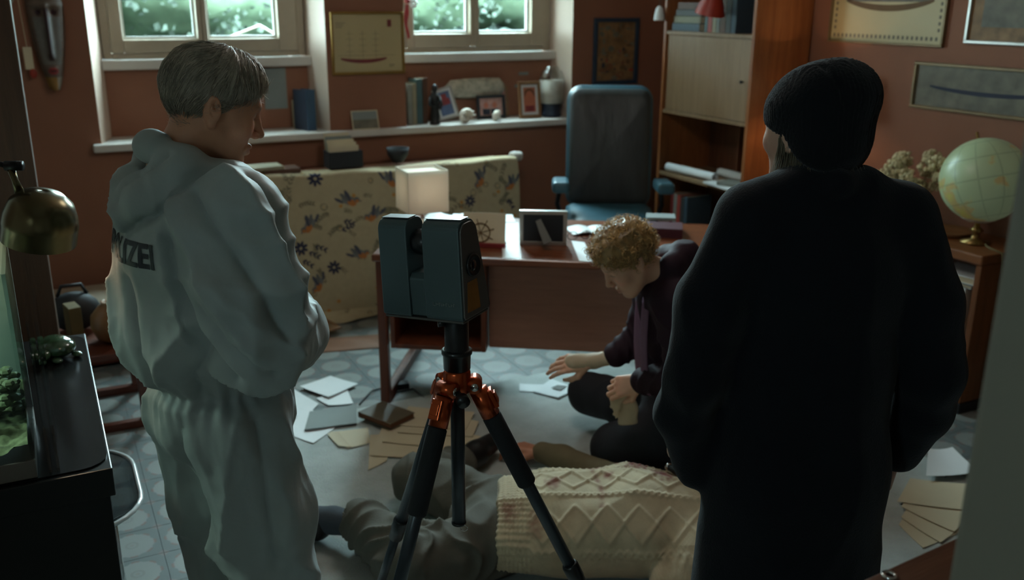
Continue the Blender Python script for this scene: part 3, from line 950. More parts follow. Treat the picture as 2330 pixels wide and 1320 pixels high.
# papers and rolls on the middle shelf
RL = [('white paper roll in front on the middle bookcase shelf', 0.026, 0.44, 3.535, -0.80, 0.06), ('thin brown tube behind the white rolls on the bookcase shelf', 0.018, 0.30, 3.62, -0.74, -0.05), ('white paper roll farther back on the middle bookcase shelf', 0.026, 0.40, 3.70, -1.08, 0.0)]
for k, (lab, r, ln, x, y, a) in enumerate(RL):
    prof = []
    sp = [(r * (0.55 + 0.45 * q / 24) * cos(q * 0.55), r * (0.55 + 0.45 * q / 24) * sin(q * 0.55)) for q in range(30)]
    mb = MB(); mb.rings([[(p_[0], yq, p_[1] + r) for p_ in sp] for yq in (-ln / 2, ln / 2)], closed=False, cap=(False, False))
    o = mb.build('paper_roll', 'card_brown' if k == 1 else 'paper_white', M=RM @ T(x, y, 0.736) @ RZ(a)); tag(o, lab, 'paper roll', 'rolls on the bookcase shelf')
    o.modifiers.new('solid', 'SOLIDIFY').thickness = 0.0015
sheet('paper_stack', 'white paper stack jutting over the middle bookcase shelf edge', 'paper', [(RM @ Vector(q)).xy for q in ((3.44, -1.30, 0), (3.46, -1.02, 0), (3.63, -1.04, 0), (3.60, -1.32, 0))], 'paper_white', 0.7365, 0.012)
lying('grey green booklet on the white paper stack in the bookcase', 3.54, -1.21, 0.7492, 0.13, 0.16, 0.02, 0.3, BKM[8], name='booklet')
# lower shelf books
yy = BY1 - 0.10
for k, (lab, th, h, c) in enumerate((('red upright book on the lower bookcase shelf', 0.03, 0.20, 6), ('pale upright book next to the red one on the lower bookcase shelf', 0.03, 0.20, 8), ('maroon upright book on the lower bookcase shelf', 0.035, 0.2, 2), ('grey upright book on the lower bookcase shelf', 0.03, 0.19, 7), ('blue upright book on the lower bookcase shelf', 0.035, 0.2, 4))):
    yy -= th / 2 + 0.002
    standing_book(lab, BX0 + 0.05, yy, 0.401, th, h, 0.19, BKM[c], group='books on the lower bookcase shelf')
    yy -= th / 2 + 0.002
MB_ = MB().box(0, 0.22, -0.2, 0, 0, 0.012, M=RM @ T(BX0 + 0.03, -0.98, 0.404) @ RX(radians(28)))
o = MB_.build('folder', 'paper_grey'); tag(o, 'grey folder leaning on the lower bookcase shelf', 'folder')
# ================================================================ RADIATOR UNDER BIRD-PRINT CLOTH
RT_Z = 0.838
t = thing('radiator', 'white column radiator hidden under the bird print cloth, valve showing', 'radiator', RM)
for k in range(28):
    x = 0.80 + k * 0.062
    MB().prism(rr_poly(0.046, 0.15, 0.02, 3), 0.10, RT_Z - 0.03, M=T(x, -0.16, 0)).build('column', 'white_paint', t, smooth=False)
MB().tube([(2.49, -0.16, 0.80), (2.60, -0.17, 0.80)], 0.016, 12).build('pipe', 'white_paint', t, smooth=True)
v = MB().lathe([(0.012, 0), (0.03, 0.002), (0.032, 0.03), (0.028, 0.055), (0.03, 0.058), (0.024, 0.075), (0.004, 0.077)], 18, M=T(2.555, -0.25, 0.845) @ RY(pi / 2)).build('valve', 'white_paint', t, smooth=True)
MB().tube([(2.575, -0.25, 0.845), (2.575, -0.2, 0.835), (2.575, -0.17, 0.80)], 0.012, 8).build('pipe', 'white_paint', t, smooth=True)
MB().box(0.76, 2.5, -0.30, -0.03, RT_Z - 0.025, RT_Z - 0.002).build('cover_board', 'case_dark', t, bevel=0.002)

CX0, CX1 = 0.78, 2.545


def cloth():
    """bird print cloth hung over the radiator board; colours of the print live in a colour attribute"""
    nu, nv = 470, 250
    S, H_ = CX1 - CX0, 0.99
    top = 0.10
    s = np.linspace(0, S, nu + 1)[None, :] * np.ones((nv + 1, 1))
    q = np.linspace(0, H_, nv + 1)[:, None] * np.ones((1, nu + 1))   # 0 = back of the top, grows over the edge and down
    r_ = 0.02
    d = q - top
    y = np.where(d < 0, -0.315 - d, -0.315 - r_ * np.sin(np.clip(d / r_, 0, pi / 2)))
    z = np.where(d < 0, RT_Z + 0.004, RT_Z + 0.004 - r_ * (1 - np.cos(np.clip(d / r_, 0, pi / 2))) - np.clip(d - r_ * pi / 2, 0, None))
    dn = np.clip(d, 0, None)
    fold = 0.006 * np.sin(s * 9 + 1.2 * np.sin(s * 3.1)) + 0.004 * np.sin(s * 23 + 0.7)
    y = y - dn * 0.10 - fold * np.clip(dn * 3, 0, 1)
    # sagging hem that bunches on the floor at the left
    hem = 0.02 + 0.03 * np.sin(s * 7)
    z = np.maximum(z + 0.006 * np.sin(s * 5), 0.012 + 0.004 * np.sin(s * 31))
    low = np.clip((q - 0.90) / 0.09, 0, 1)
    y = y - low * (0.05 + 0.03 * np.sin(s * 13))
    z = z + 0.018 * np.sin(low * pi) * (1 + np.sin(s * 13))
    # top edge slumps a little to the right end
    x = CX0 + s + 0.012 * np.sin(q * 9) * np.clip((s - S + 0.15) / 0.15, 0, 1)
    lift = 0.012 * np.sin(s * 6.5) ** 2
    z = z + lift * np.clip(1 - np.abs(d) / 0.12, 0, 1)
    x = x + np.clip((s - S + 0.3) / 0.3, 0, 1) * dn * 0.08
    co = np.stack([x, y, z], -1)
    base = np.array(srgb(176, 160, 128)[:3])
    col = np.ones((nv + 1, nu + 1, 3)) * base
    NAVY = np.array(srgb(38, 42, 66)[:3]); GREY = np.array(srgb(112, 112, 112)[:3]); OR = np.array(srgb(176, 108, 52)[:3]); SAGE = np.array(srgb(112, 106, 84)[:3]); DK = np.array(srgb(72, 74, 86)[:3]); YEL = np.array(srgb(186, 138, 66)[:3])

    def paint(mask, c): col[mask] = c

    def ell(cs, cq, a, b_, ang, c):
        ds, dq = s - cs, q - cq
        u = ds * cos(ang) + dq * sin(ang); w = -ds * sin(ang) + dq * cos(ang)
        paint((u / a) ** 2 + (w / b_) ** 2 < 1, c)

    def bird(cs, cq, ang=0.3, k=1.0, fl=1):
        R = lambda du, dw: (cs + fl * (du * cos(ang) - dw * sin(ang)) * k, cq + (du * sin(ang) + dw * cos(ang)) * k)
        A = ang * fl
        p = R(-0.055, 0.012); ell(*p, 0.028 * k, 0.008 * k, A + 0.25 * fl, DK)       # tail
        p = R(0, 0); ell(*p, 0.042 * k, 0.024 * k, A, GREY)
        p = R(0.02, 0.009); ell(*p, 0.026 * k, 0.017 * k, A, OR)
        p = R(0.042, -0.012); ell(*p, 0.016 * k, 0.015 * k, A, GREY * 0.8)
        p = R(0.046, -0.006); ell(*p, 0.011 * k, 0.009 * k, A, OR)
        p = R(0.062, -0.010); ell(*p, 0.007 * k, 0.003 * k, A, DK)
        p = R(-0.012, -0.022); ell(*p, 0.034 * k, 0.012 * k, A + 0.9 * fl, DK)       # wings
        p = R(-0.030, -0.012); ell(*p, 0.03 * k, 0.010 * k, A + 0.5 * fl, GREY * 0.75)

    def flower(cs, cq, r=0.038, n=8, a0=0.2):
        for j in range(n):
            a = a0 + 2 * pi * j / n
            ell(cs + 0.62 * r * cos(a), cq + 0.62 * r * sin(a), 0.4 * r, 0.2 * r, a, NAVY)
        ell(cs, cq, 0.3 * r, 0.3 * r, 0, NAVY); ell(cs, cq, 0.2 * r, 0.2 * r, 0, base)

    def sprig(cs, cq, ang, n=6, c=SAGE, ln=0.09, w=0.011):
        for j in range(n):
            f = (j - n / 2 + 0.5) / n
            px_, py_ = cs + ln * f * cos(ang), cq + ln * f * sin(ang) + 0.12 * ln * (f * 2) ** 2
            for sd in (-1, 1):
                ell(px_ - sd * 0.006 * sin(ang), py_ + sd * 0.006 * cos(ang), w, w * 0.38, ang + sd * 0.7, c)

    def ringm(cs, cq, r, c=SAGE):
        rr = np.hypot(s - cs, q - cq); paint(np.abs(rr - r) < 0.0025, c); paint(rr < 0.004, YEL)

    def st(px, py):
        """photo position on the hanging front -> cloth coordinates"""
        p = rplane(px, py, y=-0.36)
        return p.x - CX0, top + (RT_Z - p.z)
    r2 = random.Random(5)
    for k in range(150):
        cs, cq = r2.uniform(0.03, S - 0.03), r2.uniform(0.02, H_ - 0.03)
        kk = r2.random()
        if kk < 0.3: sprig(cs, cq, r2.uniform(0, 6.28), r2.randint(4, 7))
        elif kk < 0.55: ringm(cs, cq, r2.uniform(0.008, 0.018))
        elif kk < 0.8: ell(cs, cq, 0.011, 0.011, 0, YEL); ell(cs, cq, 0.005, 0.005, 0, OR)
        else: sprig(cs, cq, r2.uniform(0, 6.28), 4, SAGE, 0.05, 0.008)
    for (px, py, a, k, f) in ((612, 455, 0.35, 1.0, 1), (795, 462, 0.25, 1.05, 1), (705, 520, 0.9, 1.0, -1), (850, 492, 0.5, 1.0, -1), (815, 580, 0.15, 1.0, 1), (722, 650, 1.2, 0.95, -1), (1095, 415, 1.25, 1.0, -1), (890, 415, 0.7, 1.0, 1), (1160, 425, 0.9, 0.9, -1), (640, 640, 1.1, 0.9, 1)):
        bird(*st(px, py), a, k, f)
    for (px, py, r, a) in ((720, 416, 0.045, 0.1), (684, 573, 0.042, 0.35), (757, 612, 0.04, 0.2), (1070, 465, 0.036, 0.3)):
        flower(*st(px, py), r, 8, a)
    for (px, py, a) in ((715, 585, 0.5), (730, 570, 0.4), (795, 510, 0.3), (790, 522, -0.4), (1155, 470, 1.0), (700, 605, 0.6)):
        sprig(*st(px, py), a, 3, NAVY, 0.07, 0.014)
    me = bpy.data.meshes.new('bird_print_cloth')
    idx = np.arange((nu + 1) * (nv + 1)).reshape(nv + 1, nu + 1)
    f = np.stack([idx[:-1, :-1], idx[1:, :-1], idx[1:, 1:], idx[:-1, 1:]], -1).reshape(-1, 4)
    mesh_np(me, co.reshape(-1, 3), f)
    at = me.color_attributes.new('Col', 'FLOAT_COLOR', 'POINT')
    at.data.foreach_set('color', np.concatenate([col.reshape(-1, 3), np.ones(((nu + 1) * (nv + 1), 1))], 1).astype(np.float32).ravel())
    o = link_mesh('bird_print_cloth', me, 'printed_cotton', M=RM)
    tag(o, 'beige cloth printed with robins and navy flowers hanging over the radiator', 'cloth')
    return o


def mesh_np(me, co, quads, smooth=True):
    co = np.ascontiguousarray(co, dtype=np.float32); quads = np.ascontiguousarray(quads, dtype=np.int32)
    n, m_ = len(co), len(quads); k = quads.shape[1]
    me.vertices.add(n); me.vertices.foreach_set('co', co.ravel())
    me.loops.add(m_ * k); me.loops.foreach_set('vertex_index', quads.ravel())
    me.polygons.add(m_)
    me.polygons.foreach_set('loop_start', np.arange(0, m_ * k, k, dtype=np.int32))
    me.polygons.foreach_set('use_smooth', np.full(m_, smooth))
    me.update(calc_edges=True)
    me.validate()


pm('printed_cotton', (1, 1, 1), 0.85, var=0.05, scale=30, vcol=True, bump=0.0004, bscale=400)
cloth()

# things on the radiator board
zt = RT_Z + 0.016
for k, (lab, x, y, z, w_, d_, h, c) in enumerate((('pink brown book lying flat on the radiator cloth, undermost', 1.12, -0.235, 0, 0.13, 0.20, 0.024, 3), ('pale book lying on the pink brown book above the radiator', 1.03, -0.235, 0.025, 0.14, 0.19, 0.018, 5))):
    lying(lab, x, y, zt + z, w_, d_, h, pi / 2 + 0.05 * k, BKM[c])
t = thing('card_box', 'dark grey box with cream cards standing on the radiator', 'box', RM @ T(1.49, -0.22, zt) @ RZ(0.03))
mb = MB(); w_, d_, h_ = 0.20, 0.11, 0.095
mb.box(-w_ / 2, w_ / 2, -d_ / 2, -d_ / 2 + 0.006, 0, h_).box(-w_ / 2, w_ / 2, d_ / 2 - 0.006, d_ / 2, 0, h_).box(-w_ / 2, -w_ / 2 + 0.006, -d_ / 2 + 0.006, d_ / 2 - 0.006, 0, h_).box(w_ / 2 - 0.006, w_ / 2, -d_ / 2 + 0.006, d_ / 2 - 0.006, 0, h_).box(-w_ / 2, w_ / 2, -d_ / 2, d_ / 2, -0.001, 0.006)
mb.build('box_body', 'dark_board', t, bevel=0.002)
for k in range(5):
    MB().box(-w_ / 2 + 0.012, w_ / 2 - 0.014 - 0.006 * k, 0, 0.003, 0.008, 0.125 + 0.016 * k, M=T(0, -0.035 + 0.018 * k, 0) @ RX(radians(-6 - k))).build('index_card', 'paper_cream' if k != 3 else 'paper_grey', t)
t = thing('dark_bowl', 'small dark bowl on the radiator near the cube lamp', 'bowl', RM @ T(1.83, -0.2, zt))
MB().lathe([(0.03, 0), (0.036, 0.004), (0.062, 0.045), (0.068, 0.085), (0.064, 0.085), (0.057, 0.047), (0.03, 0.012), (0.002, 0.01)], 24, cap=(True, True)).build('bowl_shell', 'dark_board', t, smooth=True)

# ================================================================ WALL PICTURES
pm('gold_frame', srgb(150, 116, 58), 0.35, 0.7, var=0.15, scale=14)
pm('blue_frame', srgb(40, 58, 76), 0.45, var=0.12)
pm('print_paper', srgb(186, 168, 124), 0.5, var=0.06, scale=4)
pm('print_red', srgb(116, 44, 44), 0.6)
pm('sea_print', srgb(104, 98, 84), 0.6, var=0.35, scale=14, detail=6)
pm('old_painting', srgb(128, 96, 62), 0.6, var=0.45, scale=16, detail=6)
pm('frame_gold_dull', srgb(120, 98, 66), 0.45, 0.3, var=0.15, scale=14)
m, nt, b = new_mat('picture_glass')
nt.nodes.remove(b)
tr = N(nt, 'ShaderNodeBsdfTransparent'); gl = N(nt, 'ShaderNodeBsdfGlossy'); gl.inputs['Roughness'].default_value = 0.06
fz = face_fresnel(nt, 1.4)
ms = N(nt, 'ShaderNodeMixShader'); L(nt, fz.outputs[0], ms.inputs[0]); L(nt, tr.outputs[0], ms.inputs[1]); L(nt, gl.outputs[0], ms.inputs[2])
L(nt, ms.outputs[0], nt.nodes['Material Output'].inputs['Surface'])


def picture(name, label, M, w, h, fw_, frame, art, glass=True, cat='picture', depth=0.022, mat_w=0.0, matm='print_paper', bx=0.0015):
    """framed picture in local xz, back on y=0, facing -y; origin at lower left"""
    t = thing(name, label, cat, M)
    f = MB().box(0, w, -depth, -0.002, 0, fw_).box(0, w, -depth, -0.002, h - fw_, h).box(0, fw_, -depth, -0.002, fw_, h - fw_).box(w - fw_, w, -depth, -0.002, fw_, h - fw_)
    f.build('frame', frame, t, bevel=0.003)
    MB().box(fw_, w - fw_, -0.008, -0.002, fw_, h - fw_).build('backing' if mat_w == 0 else 'mount', art if mat_w == 0 else matm, t)
    if mat_w:
        MB().box(fw_ + mat_w, w - fw_ - mat_w, -0.0095, -0.0085, fw_ + mat_w, h - fw_ - mat_w).build('print', art, t)
    if glass:
        MB().box(fw_, w - fw_, -0.0145, -0.0130, fw_, h - fw_).build('glass', 'picture_glass', t)
    return t


# gold framed ship plan on the pillar
gx0, gx1, gz0, gz1 = 1.512, 1.958, 1.355, 1.71
t = picture('ship_plan_picture', 'gold framed sailing ship plan on the pillar between the windows', RM @ T(gx0, -0.001, gz0), gx1 - gx0, gz1 - gz0, 0.014, 'gold_frame', 'print_paper')
w_, h_ = gx1 - gx0, gz1 - gz0
pr = MB()


def hull(mb, x0, x1, z, d, sheer, y=-0.0086, mi=0, n=16):
    up = []; lo = []
    for k in range(n + 1):
        u = k / n; x = x0 + (x1 - x0) * u
        zt_ = z + sheer * (2 * u - 1) ** 2
        up.append((x, zt_)); lo.append((x, zt_ - d * (sin(pi * min(1, max(0, (u * 0.94 + 0.03)))) ** 0.35)))
    poly = lo + up[::-1]
    vs = [(x, y, zz) for x, zz in poly] + [(x, y - 0.0004, zz) for x, zz in poly]
    K = len(poly)
    fs = [(i, 2 * n + 1 - i, 2 * n - i, i + 1) for i in range(n)] + [(K + i, K + i + 1, K + 2 * n - i, K + 2 * n + 1 - i) for i in range(n)]
    mb._add(vs, fs, mi)


hull(pr, 0.055, 0.335, 0.086, 0.022, 0.010, mi=1)
for x in (0.11, 0.19, 0.27):
    pr.box(x, x + 0.0016, -0.009, -0.0085, 0.09, 0.25, mi=0)
    for z in (0.13, 0.165, 0.2, 0.23):
        pr.box(x - 0.022, x + 0.024, -0.009, -0.0085, z, z + 0.0014, mi=0)
pr.box(0.04, 0.39, -0.009, -0.0085, 0.108, 0.1095, mi=0)
for k in range(3):
    pr.box(0.03, 0.09 - 0.01 * k, -0.009, -0.0085, 0.29 - 0.012 * k, 0.293 - 0.012 * k, mi=0)
pr.box(0.345, 0.37, -0.009, -0.0085, 0.27, 0.31, mi=1).box(0.35, 0.385, -0.009, -0.0085, 0.05, 0.054, mi=0).box(0.35, 0.38, -0.009, -0.0085, 0.04, 0.043, mi=0)
o = pr.build('ship_print', ['ink_grey', 'print_red'], t); o['kind'] = 'stuff'
# blue framed painting beside the chair
t = picture('painting', 'narrow old painting in a dark blue frame behind the office chair', RM @ T(3.285, -0.001, 1.24), 0.352, 0.43, 0.026, 'blue_frame', 'old_painting', glass=False)
mb = MB()
for k in range(90):
    a = random.random; x, z, s_ = 0.04 + 0.27 * a(), 0.04 + 0.34 * a(), 0.006 + 0.016 * a()
    mb.sphere((x, -0.0085 - 0.00001 * k, z), (s_ * (0.5 + a()), 0.0003, s_ * (0.4 + a())), 8, 5, mi=int(6 * a()) if z < 0.25 else int(3 * a()) + 1)
o = mb.build('brushwork', ['ink_navy', 'old_painting', 'ink_brown', 'sea_print', 'card_brown', 'red_shade'], t); o['kind'] = 'stuff'
# sheet pinned in the left niche
o = MB().box(1.165, 1.3, ND - 0.003, ND - 0.001, 1.15, 1.388).build('pinned_sheet', 'paper_grey', M=RM); tag(o, 'plain grey sheet pinned to the wall under the left window', 'paper')
# right wall
MR = lambda y, z: RM @ T(UR - 0.001, y, z) @ RZ(-pi / 2)
t = picture('ship_print_picture', 'cream ship hull print with dotted border on the right wall', MR(-1.485, 1.572), 0.745, 0.46, 0.012, 'frame_gold_dull', 'print_paper', glass=False)
pr = MB()
hull(pr, 0.10, 0.66, 0.195, 0.032, 0.03, mi=1, n=22)
pr.box(0.1, 0.65, -0.009, -0.0086, 0.21, 0.36, mi=2)
for k in range(24):
    pr.box(0.03 + k * 0.0288, 0.044 + k * 0.0288, -0.009, -0.0085, 0.028, 0.046, mi=0).box(0.03 + k * 0.0288, 0.044 + k * 0.0288, -0.009, -0.0085, 0.414, 0.432, mi=0)
for k in range(11):
    pr.box(0.03, 0.044, -0.009, -0.0085, 0.07 + k * 0.031, 0.086 + k * 0.031, mi=0).box(0.70, 0.714, -0.009, -0.0085, 0.07 + k * 0.031, 0.086 + k * 0.031, mi=0)
o = pr.build('ship_print', ['ink_grey', 'ink_brown', 'sea_print'], t); o['kind'] = 'stuff'
t = picture('harbour_picture', 'long framed harbour picture low on the right wall above the globe', MR(-2.085, 1.275), 0.86, 0.225, 0.016, 'frame_gold_dull', 'sea_print', glass=False)
pr = MB(); hull(pr, 0.10, 0.72, 0.105, 0.02, 0.012, mi=0, n=20)
for x in (0.2, 0.3, 0.42, 0.55):
    pr.box(x, x + 0.002, -0.009, -0.0086, 0.11, 0.18, mi=1)
o = pr.build('ship_print', ['ink_navy', 'ink_grey'], t); o['kind'] = 'stuff'
picture('silver_picture', 'silver framed dark picture in the upper right corner of the wall', MR(-2.345, 1.597), 0.62, 0.5, 0.016, 'silver_frame', 'sea_print', mat_w=0.06, matm='old_painting', glass=False)
# ================================================================ THINGS ON THE LEDGE
def led(x, y=0.1): return RM @ T(x, y, ZL + 0.0005)
def lx(px, y=0.1, py=265): return rplane(px, py, y=y).x


book('ring_binder', 'blue ring binder standing at the pillar end of the left window ledge', 0.001, 0.001, 0.001, RM, 'dark_board') if False else None
pm('binder_blue', srgb(62, 88, 112), 0.5, var=0.08)
pm('binder_navy', srgb(40, 50, 66), 0.5, var=0.08)
t = thing('ring_binder', 'blue ring binder standing on the ledge left of the pillar', 'binder', led(lx(700, 0.03, 290), 0.03) @ RZ(radians(18)))
MB().box(0, 0.004, 0, 0.14, 0, 0.235).box(0.056, 0.06, 0, 0.14, 0, 0.235).build('cover', 'binder_navy', t, bevel=0.001)
MB().box(0, 0.06, -0.004, -0.0002, 0, 0.235).build('spine', 'binder_blue', t, bevel=0.001)
MB().box(0.006, 0.054, 0.002, 0.13, 0.004, 0.22).build('page_block', 'paper_white', t)
t = thing('booklet', 'cream booklet standing behind the blue ring binder', 'booklet', led(1.318, 0.20) @ RX(radians(-4)))
MB().box(0, 0.09, 0, 0.006, 0, 0.165).build('cover', 'paper_cream', t)
MB().box(0.004, 0.088, 0.0062, 0.012, 0.003, 0.162).build('page_block', 'paper_white', t)
t = thing('postcard', 'grey landscape postcard leaning on the pillar above the ledge', 'postcard', led(lx(803, -0.045, 290), -0.046) @ RX(radians(-17)))
MB().box(0, 0.165, 0, 0.002, 0, 0.115).build('card', 'paper_cream', t)
MB().box(0.006, 0.159, -0.001, -0.0002, 0.006, 0.06).build('landscape_print', 'sea_print', t)
MB().box(0.006, 0.159, -0.001, -0.0002, 0.0602, 0.109).build('sky_print', 'paper_grey', t)
x = 2.0
for k, (lab, th, h, c) in enumerate((('cream book at the pillar end of the right window ledge', 0.03, 0.245, 8), ('brown topped pale book second on the right window ledge', 0.026, 0.25, 5), ('blue grey book in the middle of the ledge row', 0.038, 0.275, 0), ('tall tan book at the end of the ledge row', 0.03, 0.28, 3))):
    x += th / 2
    standing_book(lab, x, 0.06, ZL + 0.0005, th, h, 0.14, BKM[c], along='x', group='books on the right window ledge'); x += th / 2 + 0.002
pm('bronze', srgb(46, 46, 46), 0.4, 0.5, var=0.15)
t = thing('bronze_statuette', 'dark bronze figure statuette on the ledge beside the books', 'statuette', led(lx(990, 0.02), 0.02))
MB().lathe([(0.032, 0), (0.034, 0.012), (0.026, 0.018), (0.03, 0.05), (0.024, 0.1), (0.03, 0.135), (0.034, 0.165), (0.022, 0.185), (0.011, 0.195), (0.017, 0.21), (0.018, 0.225), (0.012, 0.24), (0.002, 0.245)], 18).tube([(0.03, 0, 0.165), (0.042, -0.01, 0.12), (0.02, -0.03, 0.1)], 0.009, 8).tube([(-0.03, 0, 0.165), (-0.042, -0.012, 0.12), (-0.015, -0.032, 0.105)], 0.009, 8).build('figure', 'bronze', t, smooth=True)
pm('photo_red', srgb(140, 52, 56), 0.5, var=0.4, scale=30)
pm('photo_pink', srgb(196, 148, 136), 0.5, var=0.35, scale=26)
pm('photo_blue', srgb(90, 112, 150), 0.5, var=0.3, scale=20)
pm('skin_print', srgb(196, 112, 84), 0.6, var=0.1)
t = picture('framed_photo', 'tilted white mounted photo frame between statuette and shells', led(lx(1000, 0.12), 0.12) @ RX(radians(-12)) @ RY(radians(-12)) @ RZ(radians(-12)), 0.135, 0.20, 0.012, 'silver_frame', 'photo_blue', mat_w=0.014, matm='paper_white', depth=0.014)
MB().box(0.03, 0.1, -0.0101, -0.0096, 0.09, 0.13).box(0.05, 0.085, -0.0101, -0.0096, 0.13, 0.16).build('photo_figure', 'photo_red', t)['kind'] = 'stuff'
pm('speckled', srgb(178, 170, 152), 0.7, var=0.4, scale=26, detail=5)
o = MB().rings([[(xx, 0.20 + 0.03 * cos(a), 0.07 + rr_ * sin(a)) for a in [2 * pi * k / 16 for k in range(16)]] for xx, rr_ in ((0, 0.02), (0.03, 0.055), (0.12, 0.062), (0.28, 0.065), (0.38, 0.06), (0.405, 0.03))]).build('driftwood_log', 'speckled', M=RM @ T(lx(1015, 0.2, 190), 0.0, ZL + 0.125), smooth=True)
tag(o, 'speckled whitish driftwood log on the wall behind the ledge photos', 'driftwood')
t = picture('framed_photo', 'dark framed photo of two people on the right window ledge', led(lx(1086, 0.14), 0.14) @ RX(radians(-9)) @ RZ(radians(-3)), 0.20, 0.15, 0.02, 'dark_board', 'photo_pink', depth=0.016)
mb = MB()
for (x_, c_) in ((0.065, 0), (0.125, 0)):
    mb.sphere((x_, -0.0085, 0.085), (0.016, 0.0008, 0.02), 12, 8, mi=0).box(x_ - 0.026, x_ + 0.026, -0.0092, -0.0083, 0.024, 0.062, mi=1)
mb.build('photo_figure', ['skin_print', 'ink_navy'], t)['kind'] = 'stuff'
picture('framed_photo', 'plain oak photo frame half hidden behind the dark one on the ledge', led(lx(1095, 0.2), 0.2) @ RX(radians(-8)), 0.2, 0.2, 0.018, 'oak_frame', 'photo_pink', depth=0.014)
t = picture('framed_photo', 'oak framed portrait photo at the right end of the ledge', led(lx(1181, 0.06), 0.06) @ RX(radians(-8)) @ RZ(radians(2)), 0.165, 0.235, 0.02, 'oak_frame', 'skin_print', mat_w=0.018, matm='paper_white', depth=0.016)
mb = MB().sphere((0.082, -0.0102, 0.125), (0.034, 0.0006, 0.05), 16, 10, mi=0).sphere((0.082, -0.0099, 0.155), (0.04, 0.0004, 0.036), 16, 10, mi=1).box(0.05, 0.115, -0.0104, -0.0098, 0.045, 0.08, mi=2)
mb.build('photo_figure', ['skin_print', 'card_brown', 'photo_red'], t)['kind'] = 'stuff'
pm('shell_white', srgb(216, 204, 188), 0.4, var=0.12, scale=30)


def shell(label, x, y, k, rot):
    t = thing('sea_shell', label, 'shell', led(x, y) @ RZ(rot), 'shells on the ledge')
    mb = MB(); n = 60; rs = []
    for i in range(n):
        a = i / n * 5.6 * pi; g = 0.9 ** (i / 5.0)
        c = Vector((0.034 * g * cos(a), -0.02 + 0.05 * (1 - g), 0.042 + 0.034 * g * sin(a))) * k
        rad = 0.027 * g * k
        rs.append([c + Vector((cos(a) * cos(b_) * rad, sin(b_) * rad, sin(a) * cos(b_) * rad)) for b_ in [2 * pi * j / 10 for j in range(10)]])
    mb.rings(rs)
    mb.build('whorl', 'shell_white', t, smooth=True)
    fl_ = MB()
    for q in range(7):
        a = -0.5 + q * 0.6
        fl_.tube([(0.03 * k * cos(a), -0.03 * k, 0.045 * k + 0.03 * k * sin(a)), (0.062 * k * cos(a), -0.045 * k, 0.045 * k + 0.05 * k * sin(a))], [0.012 * k, 0.003 * k], 6)
    fl_.build('lip', 'shell_white', t, smooth=True)['kind'] = 'stuff'


shell('larger spiral white sea shell on the ledge before the tilted photo', lx(1057, 0.02), 0.02, 0.95, 0.3)
shell('smaller spiky white sea shell on the ledge before the dark frame', lx(1126, 0.02), 0.02, 0.72, 0.9)
# glass lantern
m, nt, b = new_mat('clear_glass')
nt.nodes.remove(b)
tr = N(nt, 'ShaderNodeBsdfTransparent'); tr.inputs[0].default_value = (0.92, 0.95, 0.95, 1); gl = N(nt, 'ShaderNodeBsdfGlossy'); gl.inputs['Roughness'].default_value = 0.03
fz = N(nt, 'ShaderNodeLayerWeight'); fz.inputs['Blend'].default_value = 0.35
ms = N(nt, 'ShaderNodeMixShader'); L(nt, fz.outputs['Facing'], ms.inputs[0]); L(nt, tr.outputs[0], ms.inputs[1]); L(nt, gl.outputs[0], ms.inputs[2])
L(nt, ms.outputs[0], nt.nodes['Material Output'].inputs['Surface'])
t = thing('glass_lantern', 'dome topped glass jar lantern with white lining on the ledge end', 'lantern', led(lx(1250, 0.07) + 0.022, 0.085) @ Matrix.Scale(0.98, 4))
MB().lathe([(0.06, 0), (0.07, 0.01), (0.062, 0.03), (0.06, 0.07), (0.072, 0.085)], 24).build('base', 'binder_navy', t, smooth=True)
MB().lathe([(0.078, 0.087), (0.085, 0.12), (0.086, 0.25), (0.07, 0.30), (0.045, 0.318), (0.044, 0.33), (0.03, 0.332), (0.002, 0.333)], 28, cap=(False, False)).build('glass_jar', 'clear_glass', t, smooth=True)
MB().lathe([(0.07, 0.09), (0.079, 0.12), (0.080, 0.245), (0.078, 0.245), (0.076, 0.12), (0.068, 0.09)], 28).build('lining', 'shell_white', t, smooth=True)
for k, (x_, z_) in enumerate(((2.86, 1.30), (2.83, 1.22))):
    o = MB().box(x_, x_ + 0.07, ND - 0.006, ND - 0.001, z_, z_ + 0.018).build('label_strip', 'paper_grey', M=RM)
    tag(o, ['upper', 'lower'][k] + ' small grey label strip on the wall beside the lantern', 'label')
# red and white hanging ornament at the right window
t = thing('hanging_ornament', 'red ribbon ornament with white blossom hanging at the right window', 'ornament', RM @ T(lx(928, 0.16, 60), 0.16, 1.62))
for k in range(3):
    MB().grid(lambda i, j: (-0.012 + 0.016 * i + 0.008 * sin(6 * j + k), 0.004 * k + 0.006 * sin(5 * j), 0.13 - (0.16 + 0.02 * k) * j), 2, 10).build('ribbon', 'red_cloth', t).modifiers.new('solid', 'SOLIDIFY').thickness = 0.0015
mb = MB()
for k in range(6):
    a = k * pi / 3
    mb.sphere((0.04 + 0.016 * cos(a), 0, 0.135 + 0.016 * sin(a)), (0.012, 0.006, 0.012), 8, 6)
mb.build('blossom', 'paper_white', t, smooth=True)['kind'] = 'stuff'
MB().sphere((0.0, 0, 0.15), (0.02, 0.012, 0.016), 10, 8).build('bow', 'red_cloth', t, smooth=True)
MB().tube([(0.0, 0.0, 0.15), (0.02, 0.02, 0.4), (0.03, 0.06, 0.68)], 0.0012, 5).build('thread', 'ink_grey', t)

# carved mask on the left
pm('mask_paint', (1, 1, 1), 0.55, var=0.25, scale=18, vcol=True)


